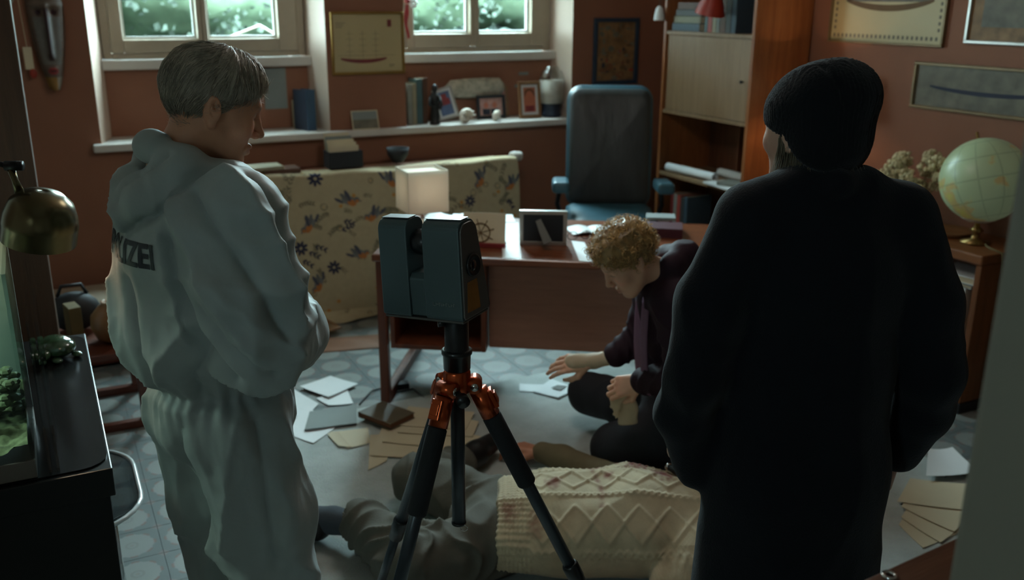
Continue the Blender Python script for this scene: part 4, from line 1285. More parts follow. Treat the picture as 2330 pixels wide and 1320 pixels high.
def mask():
    nu, nv = 40, 90
    u, v = np.meshgrid(np.linspace(-1, 1, nu + 1), np.linspace(0, 1, nv + 1))
    hw_ = 0.088 * np.clip(np.sin(pi * (0.06 + 0.9 * v) ** 0.75), 0, 1) ** 0.55 * (1 - 0.1 * v)
    x = u * hw_; z = -0.62 * v
    dpt = 0.06 * np.sqrt(np.clip(1 - u ** 2, 0, 1)) + 0.004
    nose = np.exp(-(x / 0.014) ** 2) * np.clip((v - 0.3) / 0.05, 0, 1) * np.clip((0.76 - v) / 0.03, 0, 1) * (0.012 + 0.026 * v)
    brow = 0.012 * np.exp(-((v - 0.33) / 0.025) ** 2)
    eye = 0
    for sx in (-0.035, 0.035):
        eye = eye + np.exp(-((x - sx) / 0.016) ** 2 - ((v - 0.385) / 0.025) ** 2)
    lip = np.exp(-(x / 0.026) ** 2 - ((v - 0.845) / 0.03) ** 2)
    mouth = np.exp(-(x / 0.018) ** 2 - ((v - 0.845) / 0.009) ** 2)
    y = -(dpt + nose + brow + 0.012 * lip - 0.012 * mouth - 0.02 * eye)
    col = np.ones(u.shape + (3,)) * np.array(srgb(92, 74, 62)[:3])
    lite = np.abs(u) < 0.75
    col[lite & (v > 0.42) & (v < 0.8)] = srgb(98, 92, 86)[:3]
    col[(np.abs(x) < 0.01) & (v > 0.35) & (v < 0.76)] = srgb(56, 34, 34)[:3]
    col[eye > 0.5] = srgb(52, 26, 34)[:3]
    col[lip > 0.4] = srgb(128, 34, 32)[:3]; col[mouth > 0.5] = srgb(36, 14, 14)[:3]
    col[(v > 0.89) & (x < 0.012)] = srgb(132, 96, 40)[:3]; col[(v > 0.89) & (x >= 0.012)] = srgb(128, 118, 104)[:3]
    co = np.stack([x, y, z], -1).reshape(-1, 3); n0 = len(co)
    idx = np.arange(n0).reshape(nv + 1, nu + 1)
    f = np.stack([idx[:-1, :-1], idx[1:, :-1], idx[1:, 1:], idx[:-1, 1:]], -1).reshape(-1, 4)
    me = bpy.data.meshes.new('carved_face'); mesh_np(me, co, f)
    at = me.color_attributes.new('Col', 'FLOAT_COLOR', 'POINT')
    at.data.foreach_set('color', np.concatenate([col.reshape(-1, 3), np.ones((n0, 1))], 1).astype(np.float32).ravel())
    t = thing('carved_mask', 'long carved wooden face mask with red lips on the left wall', 'mask', RM @ T(0.05, -0.003, 1.945))
    o = link_mesh('carved_face', me, 'mask_paint', t)
    o.modifiers.new('solid', 'SOLIDIFY').thickness = 0.008
    MB().box(-0.03, 0.03, -0.02, 0, -0.12, -0.08).build('wall_hook', 'dark_metal', t)


mask()

# ================================================================ LOW SHELF, GLOBE, DRIED FLOWERS (right wall)
wood('shelf_wood', srgb(104, 60, 32), srgb(138, 84, 46), 0.42, axis='Y')
wood('shelf_wood_v', srgb(104, 60, 32), srgb(136, 82, 46), 0.42, axis='Z')
LX0, LX1, LY0, LY1, LZ = 3.485, 3.875, -2.905, -1.40, 0.74
t = thing('low_shelf_unit', 'low wooden shelf unit with globe on top along the right wall', 'shelf', RM)
MB().box(LX0, LX1, LY0, LY1, LZ - 0.045, LZ).build('top_board', 'shelf_wood', t, bevel=0.008, seg=3)
for y in (LY0 + 0.002, -2.15, LY1 - 0.03):
    MB().box(LX0 + 0.006, LX1, y, y + 0.028, 0.05, LZ - 0.0455).build('upright', 'shelf_wood_v', t, bevel=0.002)
MB().box(LX0 + 0.012, LX1, LY0 + 0.0305, -2.1505, 0.28, 0.302).build('shelf_board', 'shelf_wood', t, bevel=0.002)
MB().box(LX0 + 0.012, LX1, -2.1215, LY1 - 0.0305, 0.28, 0.302).build('shelf_board', 'shelf_wood', t, bevel=0.002)
MB().box(LX0 + 0.012, LX1, LY0 + 0.0305, -2.1505, 0.055, 0.077).build('shelf_board', 'shelf_wood', t, bevel=0.002)
MB().box(LX1 - 0.008, LX1, LY0 + 0.0305, LY1 - 0.0305, 0.0775, LZ - 0.046).build('back_panel', 'case_dark', t)
MB().box(LX0 + 0.001, LX1, LY0 - 0.001, LY0 + 0.034, 0.0, 0.048).build('plinth', 'dark_board', t)
MB().box(LX0 + 0.001, LX1, LY1 - 0.034, LY1, 0.0, 0.048).build('plinth', 'dark_board', t)
# inside the shelf
standing_book('red upright book in the low shelf', LX0 + 0.04, -2.74, 0.3025, 0.04, 0.25, 0.2, BKM[2], group='books in the low shelf')
standing_book('white file standing between red book and end panel in the low shelf', LX0 + 0.02, -2.805, 0.3025, 0.055, 0.27, 0.23, 'paper_white', group='books in the low shelf', name='file')
standing_book('teal upright book beside the red one in the low shelf', LX0 + 0.04, -2.69, 0.3025, 0.035, 0.24, 0.2, BKM[9], group='books in the low shelf')
standing_book('cream upright book farther back in the low shelf', LX0 + 0.04, -2.65, 0.3025, 0.035, 0.24, 0.2, BKM[5], group='books in the low shelf')
z = 0.575
for k, (lab, h) in enumerate((('grey magazine lowest on the upright books of the low shelf', 0.016), ('pale magazine lying across the upright books of the low shelf', 0.03))):
    lying(lab, LX0 + 0.12, -2.745, z, 0.23 - 0.02 * k, 0.2, h, pi / 2 + 0.1 * k, 'paper_grey' if k == 0 else 'paper_white', name='magazine'); z += h + 0.001
# globe
m, nt, b = new_mat('globe_map')
tc = N(nt, 'ShaderNodeTexCoord')
n1 = N(nt, 'ShaderNodeTexNoise'); n1.inputs['Scale'].default_value = 6.5; n1.inputs['Detail'].default_value = 5
L(nt, tc.outputs['Object'], n1.inputs['Vector'])
cr = N(nt, 'ShaderNodeValToRGB'); e = cr.color_ramp.elements
e[0].position = 0.55; e[0].color = srgb(166, 184, 146); e[1].position = 0.60; e[1].color = srgb(180, 160, 110)
q_ = cr.color_ramp.elements.new(0.57); q_.color = srgb(170, 186, 140)
q_ = cr.color_ramp.elements.new(0.68); q_.color = srgb(182, 180, 96)
q_ = cr.color_ramp.elements.new(0.74); q_.color = srgb(190, 134, 100)
L(nt, n1.outputs['Fac'], cr.inputs[0])
wv = N(nt, 'ShaderNodeSeparateXYZ'); L(nt, tc.outputs['Object'], wv.inputs[0])
def mnode(op, a, b_=None):
    n = N(nt, 'ShaderNodeMath', operation=op)
    for i, q in enumerate((a, b_)):
        if q is None: continue
        if isinstance(q, (int, float)): n.inputs[i].default_value = q
        else: L(nt, q, n.inputs[i])
    return n.outputs[0]
lon = mnode('ARCTAN2', wv.outputs[1], wv.outputs[0])
g1 = mnode('GREATER_THAN', mnode('ABSOLUTE', mnode('COSINE', mnode('MULTIPLY', lon, 6.0))), 0.992)
lat = mnode('ARCSINE', mnode('DIVIDE', wv.outputs[2], 0.186))
g2 = mnode('GREATER_THAN', mnode('ABSOLUTE', mnode('COSINE', mnode('MULTIPLY', lat, 6.0))), 0.992)
gg = mnode('MULTIPLY', mnode('MAXIMUM', g1, g2), 0.25)
mx = N(nt, 'ShaderNodeMix', data_type='RGBA'); L(nt, gg, mx.inputs[0]); L(nt, cr.outputs[0], mx.inputs[6]); mx.inputs[7].default_value = srgb(70, 84, 76)
L(nt, mx.outputs[2], b.inputs['Base Color']); b.inputs['Roughness'].default_value = 0.35
L(nt, mx.outputs[2], b.inputs['Emission Color']); b.inputs['Emission Strength'].default_value = 0.06   # faint emission of the map colours, added to brighten the globe
pm('brass', srgb(150, 122, 74), 0.35, 0.9, var=0.15, scale=12)
GR = 0.186
gc = rplane(2240, 410, x=3.66)
t = thing('globe', 'pale green terrestrial globe on a brass stand on the low shelf', 'globe', RM @ T(gc.x, gc.y, LZ + 0.0005))
gz = gc.z - LZ
MT = T(0, 0, gz) @ RY(radians(0)) @ RX(radians(-20))
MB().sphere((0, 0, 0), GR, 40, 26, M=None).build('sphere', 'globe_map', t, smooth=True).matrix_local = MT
MB().tube([(0, 0, gz - GR - 0.012), (0, 0, 0.09), (0, 0, 0.03)], [0.008, 0.012, 0.016], 10).build('stem', 'brass', t, smooth=True)
MB().lathe([(0.062, 0), (0.064, 0.008), (0.022, 0.02), (0.014, 0.045), (0.03, 0.06), (0.012, 0.075)], 20, cap=(True, True)).build('foot', 'brass', t, smooth=True)
MB().lathe([(0.05, -GR * 0.978 - 0.004), (0.075, -GR * 0.93), (0.078, -GR * 0.91), (0.05, -GR * 0.965)], 24, M=T(0, 0, gz), cap=(False, False)).build('cradle', 'shell_white', t, smooth=True)
MB().tube([(0, 0, GR - 0.004), (0, 0, GR + 0.03)], 0.006, 8, M=MT).build('axis_pin', 'brass', t)
# dried flowers in dark vase
pm('vase_glaze', srgb(30, 34, 46), 0.25, var=0.1)
pm('dried_petal', srgb(208, 192, 152), 0.8, var=0.25, scale=20)
pm('dry_stem', srgb(110, 96, 60), 0.9)
vp = rplane(2112, 540, x=3.64)
t = thing('flower_vase', 'dark vase of cream dried flowers on the low shelf', 'vase', RM @ T(3.65, -2.40, LZ + 0.0005))
MB().lathe([(0.045, 0), (0.062, 0.01), (0.07, 0.06), (0.062, 0.12), (0.055, 0.145), (0.06, 0.15), (0.055, 0.152), (0.05, 0.14), (0.04, 0.1)], 24, cap=(True, False)).build('vase_body', 'vase_glaze', t, smooth=True)
r3 = random.Random(3)
heads = []
for k in range(30):
    a = r3.uniform(0, 2 * pi); rr_ = r3.uniform(0.02, 0.16); h_ = r3.uniform(0.18, 0.37) - rr_ * 0.3
    p_ = (rr_ * cos(a) * 0.8, rr_ * sin(a) * 1.2 + 0.075, h_)
    MB().tube([(0.02 * cos(a), 0.02 * sin(a), 0.1), (p_[0] * 0.5, p_[1] * 0.5, 0.18), p_], [0.0025, 0.002, 0.0015], 5).build('stem', 'dry_stem', t)
    mb = MB(); k2 = r3.uniform(0.022, 0.038)
    for q in range(26):
        th_, ph = math.acos(r3.uniform(-0.7, 1)), r3.uniform(0, 6.28)
        c_ = (p_[0] + k2 * sin(th_) * cos(ph), p_[1] + k2 * sin(th_) * sin(ph), p_[2] + k2 * 0.8 * cos(th_))
        mb.sphere(c_, k2 * 0.3, 5, 4)
    mb.build('flower_head', 'dried_petal', t)['kind'] = 'stuff'
# wooden tray, white mug, lamp
o = MB().lathe([(0.002, 0.004), (0.12, 0.004), (0.135, 0.022), (0.139, 0.02), (0.125, 0.0), (0.002, 0.0)], 32, cap=(False, False)).build('wooden_tray', 'oak_frame', M=RM @ T(3.70, -2.56, LZ + 0.0005) @ Matrix.Diagonal((0.8, 0.75, 1, 1)), smooth=True)
tag(o, 'round shallow wooden tray on the low shelf between vase and globe', 'tray')
t = thing('leaning_card', 'small white card leaning on the dark vase on the low shelf', 'card', RM @ T(3.545, -2.47, LZ + 0.0005) @ RZ(-pi / 2 + 0.3) @ RX(radians(-14)))
MB().box(0, 0.09, 0, 0.003, 0, 0.08).build('card', 'paper_grey', t)
t = thing('white_cable', 'pale cable running over the end of the low shelf', 'cable', RM)
MB().tube([(3.70, -2.72, LZ + 0.006), (3.62, -2.83, LZ + 0.006), (3.60, -2.912, LZ + 0.002), (3.62, -2.922, LZ - 0.12), (3.66, -2.925, LZ - 0.3), (3.68, -2.925, 0.02)], 0.005, 8).build('cord', 'dry_stem', t, smooth=True)
# lit table lamp behind the dark figure
TL = rplane(1852, 160, x=3.66)
t = thing('table_lamp', 'lit table lamp with cream shade behind the dark beanie', 'lamp', RM @ T(3.66, TL.y, LZ + 0.0005))
zs1 = TL.z - LZ - 0.0; zs0 = zs1 - 0.20
MB().lathe([(0.07, 0), (0.07, 0.012), (0.025, 0.02), (0.02, 0.06), (0.045, 0.14), (0.045, 0.22), (0.018, 0.3), (0.012, zs0 + 0.05)], 24).build('base', 'vase_glaze', t, smooth=True)
MB().lathe([(0.135, zs0), (0.1, zs1), (0.098, zs1), (0.133, zs0)], 36, cap=(False, False)).build('lamp_shade', 'lamp_fabric', t, smooth=True)
MB().sphere((0, 0, zs0 + 0.09), 0.03, 14, 10).build('bulb', 'bulb_glow', t, smooth=True)
point_light('table_lamp_bulb', (0, 0, zs0 + 0.09), 7.0, (1, 0.68, 0.40), 0.035, t)
# ================================================================ LEFT FOREGROUND
pm('black_lacquer', srgb(14, 14, 16), 0.3, var=0.1)
pm('black_glass_top', srgb(22, 22, 22), 0.22, var=0.15, scale=5, spec=0.25)
m, nt, b = new_mat('acrylic')
nt.nodes.remove(b)
tr = N(nt, 'ShaderNodeBsdfTransparent'); tr.inputs[0].default_value = (0.93, 0.96, 0.97, 1); gl = N(nt, 'ShaderNodeBsdfGlossy'); gl.inputs['Roughness'].default_value = 0.05
fz = N(nt, 'ShaderNodeLayerWeight'); fz.inputs['Blend'].default_value = 0.45
ms = N(nt, 'ShaderNodeMixShader'); L(nt, fz.outputs['Facing'], ms.inputs[0]); L(nt, tr.outputs[0], ms.inputs[1]); L(nt, gl.outputs[0], ms.inputs[2])
L(nt, ms.outputs[0], nt.nodes['Material Output'].inputs['Surface'])
KX0, KX1, KY0, KY1, KZ = -0.92, -0.012, -3.30, -2.29, 0.75
t = thing('black_desk', 'black lacquered desk carrying the aquarium at the left', 'desk', RM)
MB().box(KX0, KX1, KY0, KY1, KZ - 0.075, KZ - 0.004).build('desk_top', 'black_lacquer', t, bevel=0.003)
MB().prism([(p_[0] + (KX0 + KX1) / 2, p_[1] + (KY0 + KY1) / 2) for p_ in rr_poly(KX1 - KX0 - 0.012, KY1 - KY0 - 0.03, 0.06)], KZ - 0.0038, KZ).build('glass_top', 'black_glass_top', t)
MB().box(KX0, KX1 - 0.012, KY0 + 0.012, KY0 + 0.04, 0, KZ - 0.0755).build('end_panel', 'black_lacquer', t, bevel=0.002)
MB().box(KX0, KX1 - 0.012, KY1 - 0.04, KY1 - 0.012, 0, KZ - 0.0755).build('end_panel', 'black_lacquer', t, bevel=0.002)
MB().box(KX0, KX0 + 0.02, KY0 + 0.0405, KY1 - 0.0405, 0.1, KZ - 0.0755).build('back_panel', 'black_lacquer', t)
# aquarium
pm('tank_frame', srgb(112, 104, 98), 0.5, var=0.08)
pm('gravel', srgb(120, 132, 96), 0.9, var=0.5, scale=60, detail=4)
pm('water_plant', srgb(96, 112, 78), 0.6, var=0.3, scale=20)
m, nt, b = new_mat('tank_glass')
nt.nodes.remove(b)
tr = N(nt, 'ShaderNodeBsdfTransparent'); tr.inputs[0].default_value = (0.93, 0.97, 0.955, 1); gl = N(nt, 'ShaderNodeBsdfGlossy'); gl.inputs['Roughness'].default_value = 0.02
fz = face_fresnel(nt, 1.45)
ms = N(nt, 'ShaderNodeMixShader'); L(nt, fz.outputs[0], ms.inputs[0]); L(nt, tr.outputs[0], ms.inputs[1]); L(nt, gl.outputs[0], ms.inputs[2])
L(nt, ms.outputs[0], nt.nodes['Material Output'].inputs['Surface'])
m, nt, b = new_mat('tank_water')
nt.nodes.remove(b)
tr = N(nt, 'ShaderNodeBsdfTransparent'); tr.inputs[0].default_value = (0.93, 0.97, 0.955, 1); gl = N(nt, 'ShaderNodeBsdfGlossy'); gl.inputs['Roughness'].default_value = 0.08
ms = N(nt, 'ShaderNodeMixShader'); ms.inputs[0].default_value = 0.06; L(nt, tr.outputs[0], ms.inputs[1]); L(nt, gl.outputs[0], ms.inputs[2])
L(nt, ms.outputs[0], nt.nodes['Material Output'].inputs['Surface'])
pm('tank_back', srgb(126, 142, 134), 0.7, var=0.2, scale=4)
pm('aquarium_tube', (0.8, 1, 0.9), 0.5, emit=(0.75, 1.0, 0.88), estr=5.0)
QX0, QX1, QY0, QY1, QZ0, QZ1 = -0.80, -0.165, -3.285, -2.96, KZ + 0.001, 1.225
t = thing('aquarium', 'glowing green aquarium with gravel and plants on the black desk', 'aquarium', RM)
g = 0.008
MB().box(QX0, QX1, QY0, QY1, QZ0, QZ0 + 0.045).build('base_frame', 'tank_frame', t, bevel=0.003)
for nm, bx_ in (('glass_pane', (QX0, QX1, QY0, QY0 + g)), ('glass_pane', (QX1 - g, QX1, QY0 + g, QY1 - g)), ('glass_pane', (QX0, QX0 + g, QY0 + g, QY1 - g))):
    MB().box(*bx_, QZ0 + 0.0455, QZ1).build(nm, 'tank_glass', t)
MB().box(QX0, QX1, QY1 - g, QY1, QZ0 + 0.0455, QZ1).build('back_pane', 'tank_back', t)
MB().box(QX0 + g + 0.001, QX1 - g - 0.001, QY0 + g + 0.001, QY1 - g - 0.001, QZ0 + 0.13, QZ1 - 0.08).build('water', 'tank_water', t)
def gv(i, j):
    x, y = QX0 + 0.01 + (QX1 - QX0 - 0.02) * i, QY0 + 0.01 + (QY1 - QY0 - 0.02) * j
    return (x, y, QZ0 + 0.075 + 0.05 * j + 0.02 * mnoise.noise(Vector((x * 14, y * 14, 0))) + 0.012 * mnoise.noise(Vector((x * 60, y * 60, 0))))
MB().grid(gv, 90, 46).build('gravel_bed', 'gravel', t, smooth=True)['kind'] = 'stuff'
r4 = random.Random(12)
for k in range(16):
    x, y = r4.uniform(QX0 + 0.06, QX1 - 0.04), r4.uniform(QY0 + 0.08, QY1 - 0.03)
    mb = MB()
    for q in range(24):
        a = r4.uniform(0, 6.28); rr_ = r4.uniform(0.01, 0.055); z_ = QZ0 + 0.09 + r4.uniform(0, 0.10)
        mb.sphere((min(max(x + rr_ * cos(a), QX0 + 0.03), QX1 - 0.025), min(max(y + rr_ * sin(a), QY0 + 0.03), QY1 - 0.025), z_), (0.014, 0.014, 0.009), 6, 4)
    mb.build('moss_clump', 'water_plant', t)['kind'] = 'stuff'
MB().box(QX0 + 0.02, QX1 - 0.25, QY0 + 0.14, QY0 + 0.19, QZ1 + 0.001, QZ1 + 0.03).build('light_bar', 'black_plastic', t, bevel=0.003)
MB().box(QX0 + 0.04, QX1 - 0.27, QY0 + 0.15, QY0 + 0.18, QZ1 - 0.004, QZ1 + 0.0005).build('light_tube', 'aquarium_tube', t)
li = bpy.data.lights.new('aquarium_light', 'AREA'); li.shape = 'RECTANGLE'; li.size = 0.34; li.size_y = 0.03; li.energy = 3.0; li.color = (0.78, 1.0, 0.88)
o = bpy.data.objects.new('aquarium_light', li); COL.objects.link(o); o.matrix_world = RM @ T((QX0 + QX1) / 2 - 0.12, QY0 + 0.165, QZ1 - 0.006)
# loose glass sheet leaning next to the tank
o = MB().box(-0.142, -0.136, -3.27, -3.0, KZ + 0.0005, KZ + 0.36).box(-0.1255, -0.1195, -3.27, -3.0, KZ + 0.0005, KZ + 0.36).build('glass_sheet', 'clear_glass', M=RM); tag(o, 'pair of clear glass sheets standing beside the aquarium', 'glass sheet'); o['kind'] = 'thing'
# green glass turtle
pm('green_glass', srgb(48, 70, 50), 0.12, var=0.5, scale=40, detail=5, coat=0.6)
c_ = atz(132, 812, KZ)
t = thing('glass_turtle', 'green glass turtle figurine on the black desk', 'figurine', T(c_.x, c_.y, KZ + 0.0005) @ RZ(radians(-35)))
MB().sphere((0, 0, 0.034), (0.062, 0.05, 0.032), 24, 14).build('shell', 'green_glass', t, smooth=True)
MB().tube([(0.02, -0.03, 0.03), (0.03, -0.055, 0.026), (0.035, -0.075, 0.016), (0.03, -0.09, 0.01)], [0.014, 0.016, 0.013, 0.006], 10).build('head', 'green_glass', t, smooth=True)
for (x, y) in ((0.05, -0.03), (-0.045, -0.035), (0.045, 0.035), (-0.045, 0.035)):
    MB().sphere((x, y, 0.009), (0.02, 0.014, 0.0085), 10, 6).build('flipper', 'green_glass', t, smooth=True)
# brass dome lamp on jointed arm
pm('aged_brass', srgb(96, 86, 62), 0.26, 0.9, var=0.25, scale=9)
pm('warm_bulb', (1, 0.8, 0.5), 0.4, emit=(1.0, 0.84, 0.62), estr=5.0)
bc = aty(92, 500, 2.05)
t = thing('brass_desk_lamp', 'aged brass dome lamp on a jointed arm behind the aquarium', 'lamp', T(bc.x, bc.y, bc.z))
MT = RY(radians(14)) @ RX(radians(4))
prof = [(0.079, -0.052), (0.080, -0.012), (0.0805, -0.010), (0.077, 0.012), (0.066, 0.042), (0.044, 0.062), (0.018, 0.069), (0.001, 0.0705), (0.001, 0.0675), (0.018, 0.066), (0.042, 0.058), (0.063, 0.04), (0.074, 0.01), (0.077, -0.052)]
MB().lathe(prof, 36, M=MT, cap=(False, False)).build('dome', 'aged_brass', t, smooth=True)
MB().tube([(-0.03, 0, 0.06), (-0.034, 0, 0.095), (-0.036, 0, 0.118)], [0.012, 0.007, 0.009], 10, M=RY(radians(-6))).build('stem', 'aged_brass', t, smooth=True)
MB().tube([(-0.022, 0, 0.122), (-0.06, 0, 0.122)], 0.011, 12).build('joint', 'dark_metal', t, smooth=True)
MB().tube([(-0.06, 0, 0.122), (-0.25, 0.1, 0.15), (-0.467, 0.323, -0.1), (-0.467, 0.323, -(bc.z - KZ) + 0.02)], 0.006, 8).build('arm', 'dark_metal', t, smooth=True)
MB().lathe([(0.06, 0), (0.06, 0.012), (0.01, 0.022)], 24, M=T(-0.467, 0.323, -(bc.z - KZ) + 0.001)).build('foot', 'dark_metal', t, smooth=True)
MB().sphere((0, 0, -0.044), 0.03, 16, 10, M=MT).build('bulb', 'warm_bulb', t, smooth=True)
point_light('brass_lamp_bulb', (0, 0, -0.060), 1.5, (1, 0.75, 0.48), 0.03, t)
# tall cabinet behind
wood('cabinet_wood', srgb(66, 46, 32), srgb(84, 60, 42), 0.5, axis='Z')
t = thing('tall_cabinet', 'tall plain wooden cabinet behind the aquarium', 'cabinet', RM)
MB().box(-0.76, -0.088, -2.05, -1.55, 0.02, 2.35).build('cabinet_body', 'cabinet_wood', t, bevel=0.004)
MB().box(-0.755, -0.1, -2.06, -2.0505, 0.03, 0.05).build('plinth', 'dark_board', t)
# small hanging tags on the wall next to the mask
t = thing('hanging_tag', 'pale paper tag with a red heart hanging left of the mask', 'ornament', RM @ T(-0.055, -0.03, 1.43))
MB().box(-0.02, 0.02, -0.003, 0, 0.0, 0.11).build('tag_card', 'paper_cream', t)
MB().sphere((0.012, -0.006, -0.02), (0.018, 0.008, 0.024), 12, 8).build('heart', 'red_shade', t, smooth=True)
MB().tube([(0, 0, 0.11), (-0.01, 0.01, 0.35)], 0.0015, 5).build('string', 'paper_cream', t)
t = thing('silver_pennant', 'folded silvery pennant hanging in the top left corner', 'pennant', RM @ T(-0.105, -0.3, 1.72))
MB().prism([(0, 0), (0.075, 0.16), (-0.03, 0.16)], 0, 0.006, M=RX(pi / 2)).build('cloth', 'silver_frame', t)
MB().tube([(0.02, 0, 0.16), (0.02, 0, 0.98)], 0.0015, 5).build('string', 'paper_cream', t)
# acrylic chair tucked under the black desk
pm('acrylic_edge_glint', srgb(206, 214, 216), 0.12, var=0.03, coat=0.6)  # pale colour stands in for the bright highlight along the clear rim
t = thing('acrylic_chair', 'clear acrylic chair tucked under the black desk', 'chair', RM @ T(-0.20, -2.78, 0))
rs = []
for s_, z_ in ((0.02, 0.418), (0.6, 0.414), (0.9, 0.42), (1.0, 0.445), (1.02, 0.447), (1.0, 0.437), (0.9, 0.408), (0.02, 0.404)):
    rs.append([(x * s_, y * s_, z_) for x, y in rr_poly(0.51, 0.5, 0.16, 8)])
MB().rings(rs).build('seat', 'acrylic', t, smooth=True)
rim = rr_poly(0.525, 0.515, 0.165, 8)
MB().tube([(x, y, 0.444) for x, y in rim + rim[:1]], 0.007, 8, cap=False).build('seat_rim', 'acrylic_edge_glint', t, smooth=True)
for (x, y) in ((0.17, 0.17), (0.17, -0.17), (-0.17, 0.17), (-0.17, -0.17)):
    MB().tube([(x, y, 0.407), (x * 1.05, y * 1.05, 0.2), (x * 1.12, y * 1.12, 0.002)], [0.02, 0.016, 0.013], 10).build('leg', 'acrylic', t, smooth=True)
# side table with pottery behind the black desk
wood('red_wood', srgb(74, 34, 22), srgb(98, 48, 30), 0.4, axis='X')
STM = RM @ T(0.03, -1.30, 0)
t = thing('side_table', 'dark red wooden side table on sled bars behind the black desk', 'table', STM)
MB().box(-0.16, 0.19, -0.13, 0.33, 0.33, 0.355).build('table_top', 'red_wood', t, bevel=0.003)
for y in (-0.125, 0.29):
    MB().box(0.15, 0.185, y, y + 0.035, 0.036, 0.3295).build('leg', 'red_wood', t, bevel=0.003)
    MB().box(-0.155, -0.12, y, y + 0.035, 0.036, 0.3295).build('leg', 'red_wood', t, bevel=0.003)
    MB().box(-0.16, 0.19, y, y + 0.035, 0.0, 0.0355).build('sled_bar', 'red_wood', t, bevel=0.003)
pm('clay_pot', srgb(146, 108, 74), 0.32, var=0.15, scale=7)
t = thing('clay_pot', 'round brown glazed pot on the dark red side table', 'pot', STM @ T(0.095, 0.045, 0.3555))
MB().lathe([(0.04, 0), (0.075, 0.02), (0.095, 0.07), (0.09, 0.12), (0.055, 0.16), (0.04, 0.17), (0.045, 0.18), (0.038, 0.18), (0.03, 0.16)], 28, cap=(True, False)).build('pot_body', 'clay_pot', t, smooth=True)
pm('yellow_box', srgb(92, 76, 38), 0.6, var=0.12)
o = MB().box(0, 0.05, 0, 0.1, 0, 0.17, M=STM @ T(-0.075, 0.03, 0.3555) @ RZ(0.2)).build('yellow_box', 'yellow_box', bevel=0.002); tag(o, 'narrow yellow box beside the round pot', 'box')
t = thing('dark_bag', 'dark cloth bag slumped behind the yellow box on the side table', 'bag', STM @ T(-0.05, 0.255, 0.3555))
MB().sphere((0, 0, 0.09), (0.11, 0.07, 0.09), 18, 12).build('bag_body', 'dark_board', t, smooth=True)
MB().tube([(-0.06, 0, 0.165), (-0.04, 0, 0.21), (0.04, 0, 0.21), (0.06, 0, 0.165)], 0.008, 8).build('handle', 'dark_board', t, smooth=True)
t = thing('wooden_chest', 'low reddish wooden chest with pale lid edge at the window wall', 'chest', RM @ T(0.0, 0, 0))
MB().box(-0.35, 0.42, -0.62, -0.12, 0.02, 0.27).build('chest_body', 'red_wood', t, bevel=0.003)
MB().box(-0.36, 0.43, -0.64, -0.11, 0.2705, 0.295).build('lid', 'window_wood', t, bevel=0.004)

# ================================================================ NEAR RIGHT: partition end and cabinet top
struct(MB().box(0, 0.7, 0, 0.12, 0, ZC, M=T(0.517, 0.748, 0) @ RZ(A)).build('wall_partition', 'post_paint', bevel=0.01))
wood('rail_wood', srgb(92, 52, 32), srgb(112, 66, 42), 0.5, axis='X')
a0 = atz(1950, 1320, 1.02); a1 = atz(2190, 1212, 1.02); CAN = atan2(a1.y - a0.y, a1.x - a0.x)
t = thing('door_side_cabinet', 'brown wooden cabinet top in the near right corner', 'cabinet', T(a0.x, a0.y, 0) @ RZ(CAN))
MB().box(-0.15, 0.34, -0.19, -0.004, 0.985, 1.02).build('cabinet_top', 'rail_wood', t, bevel=0.003)
MB().box(-0.14, 0.33, -0.18, -0.02, 0.0, 0.9845).build('cabinet_body', 'rail_wood', t, bevel=0.003)
p_ = atz(2003, 1290, 1.02)
o = MB().lathe([(0.006, 0.0), (0.010, 0.0), (0.012, 0.002), (0.010, 0.004), (0.006, 0.004), (0.0045, 0.002), (0.006, 0.0)], 20, cap=(False, False), M=T(a0.x, a0.y, 1.0205) @ RZ(CAN) @ T(0.045, -0.018, 0)).build('metal_ring', 'chrome', smooth=True); tag(o, 'small metal ring lying on the brown cabinet top', 'ring')

# ================================================================ PAPERS ON THE FLOOR
FZ = 0.0085
def fp(px, py): p = atz(px, py, 0.01); return (p.x, p.y)
_lev = [0.009]
def fsheet(name, label, corners, mat, cat='paper', th=0.0012, curl=0.004, z=None):
    z_ = _lev[0] if z is None else z
    _lev[0] += 0.0016 + th
    return sheet(name, label, cat, [fp(*c) for c in corners], mat, z_, th, curl=curl)
_lev[0] = 0.002
fsheet('paper_sheet', 'white sheet with faint drawing nearest the white coverall on the floor', [(633, 922), (690, 952), (725, 917), (655, 875)], 'paper_white')
fsheet('paper_sheet', 'white sheet under the one with faint drawing', [(630, 938), (665, 952), (700, 935), (645, 900)], 'paper_white', z=0.0005)
fsheet('paper_sheet', 'brightest white sheet lying topmost in the floor pile', [(682, 882), (748, 906), (815, 876), (752, 858)], 'paper_white', z=0.012)
fsheet('paper_sheet', 'white sheet half under the brightest one on the floor', [(720, 905), (748, 921), (804, 917), (790, 885)], 'paper_white', z=0.003)
_lev[0] = 0.0095
fsheet('paper_sheet', 'big white sheet at the rug edge beside the coverall leg', [(645, 985), (713, 1010), (763, 975), (700, 925)], 'paper_white', z=0.009)
fsheet('cream_page', 'cream booklet spread open under the grey folder', [(750, 985), (790, 1022), (842, 1010), (838, 975)], 'paper_cream', z=0.0095)
fsheet('cream_page', 'small cream page peeking out beside the cream booklet', [(745, 990), (770, 1018), (800, 1020), (770, 985)], 'paper_cream', z=0.0125)
fsheet('grey_folder', 'flat grey folder on the floor papers', [(693, 983), (812, 968), (812, 925), (705, 942)], 'paper_grey', cat='folder', th=0.004, curl=0.0015, z=0.0165)
_lev[0] = 0.0095
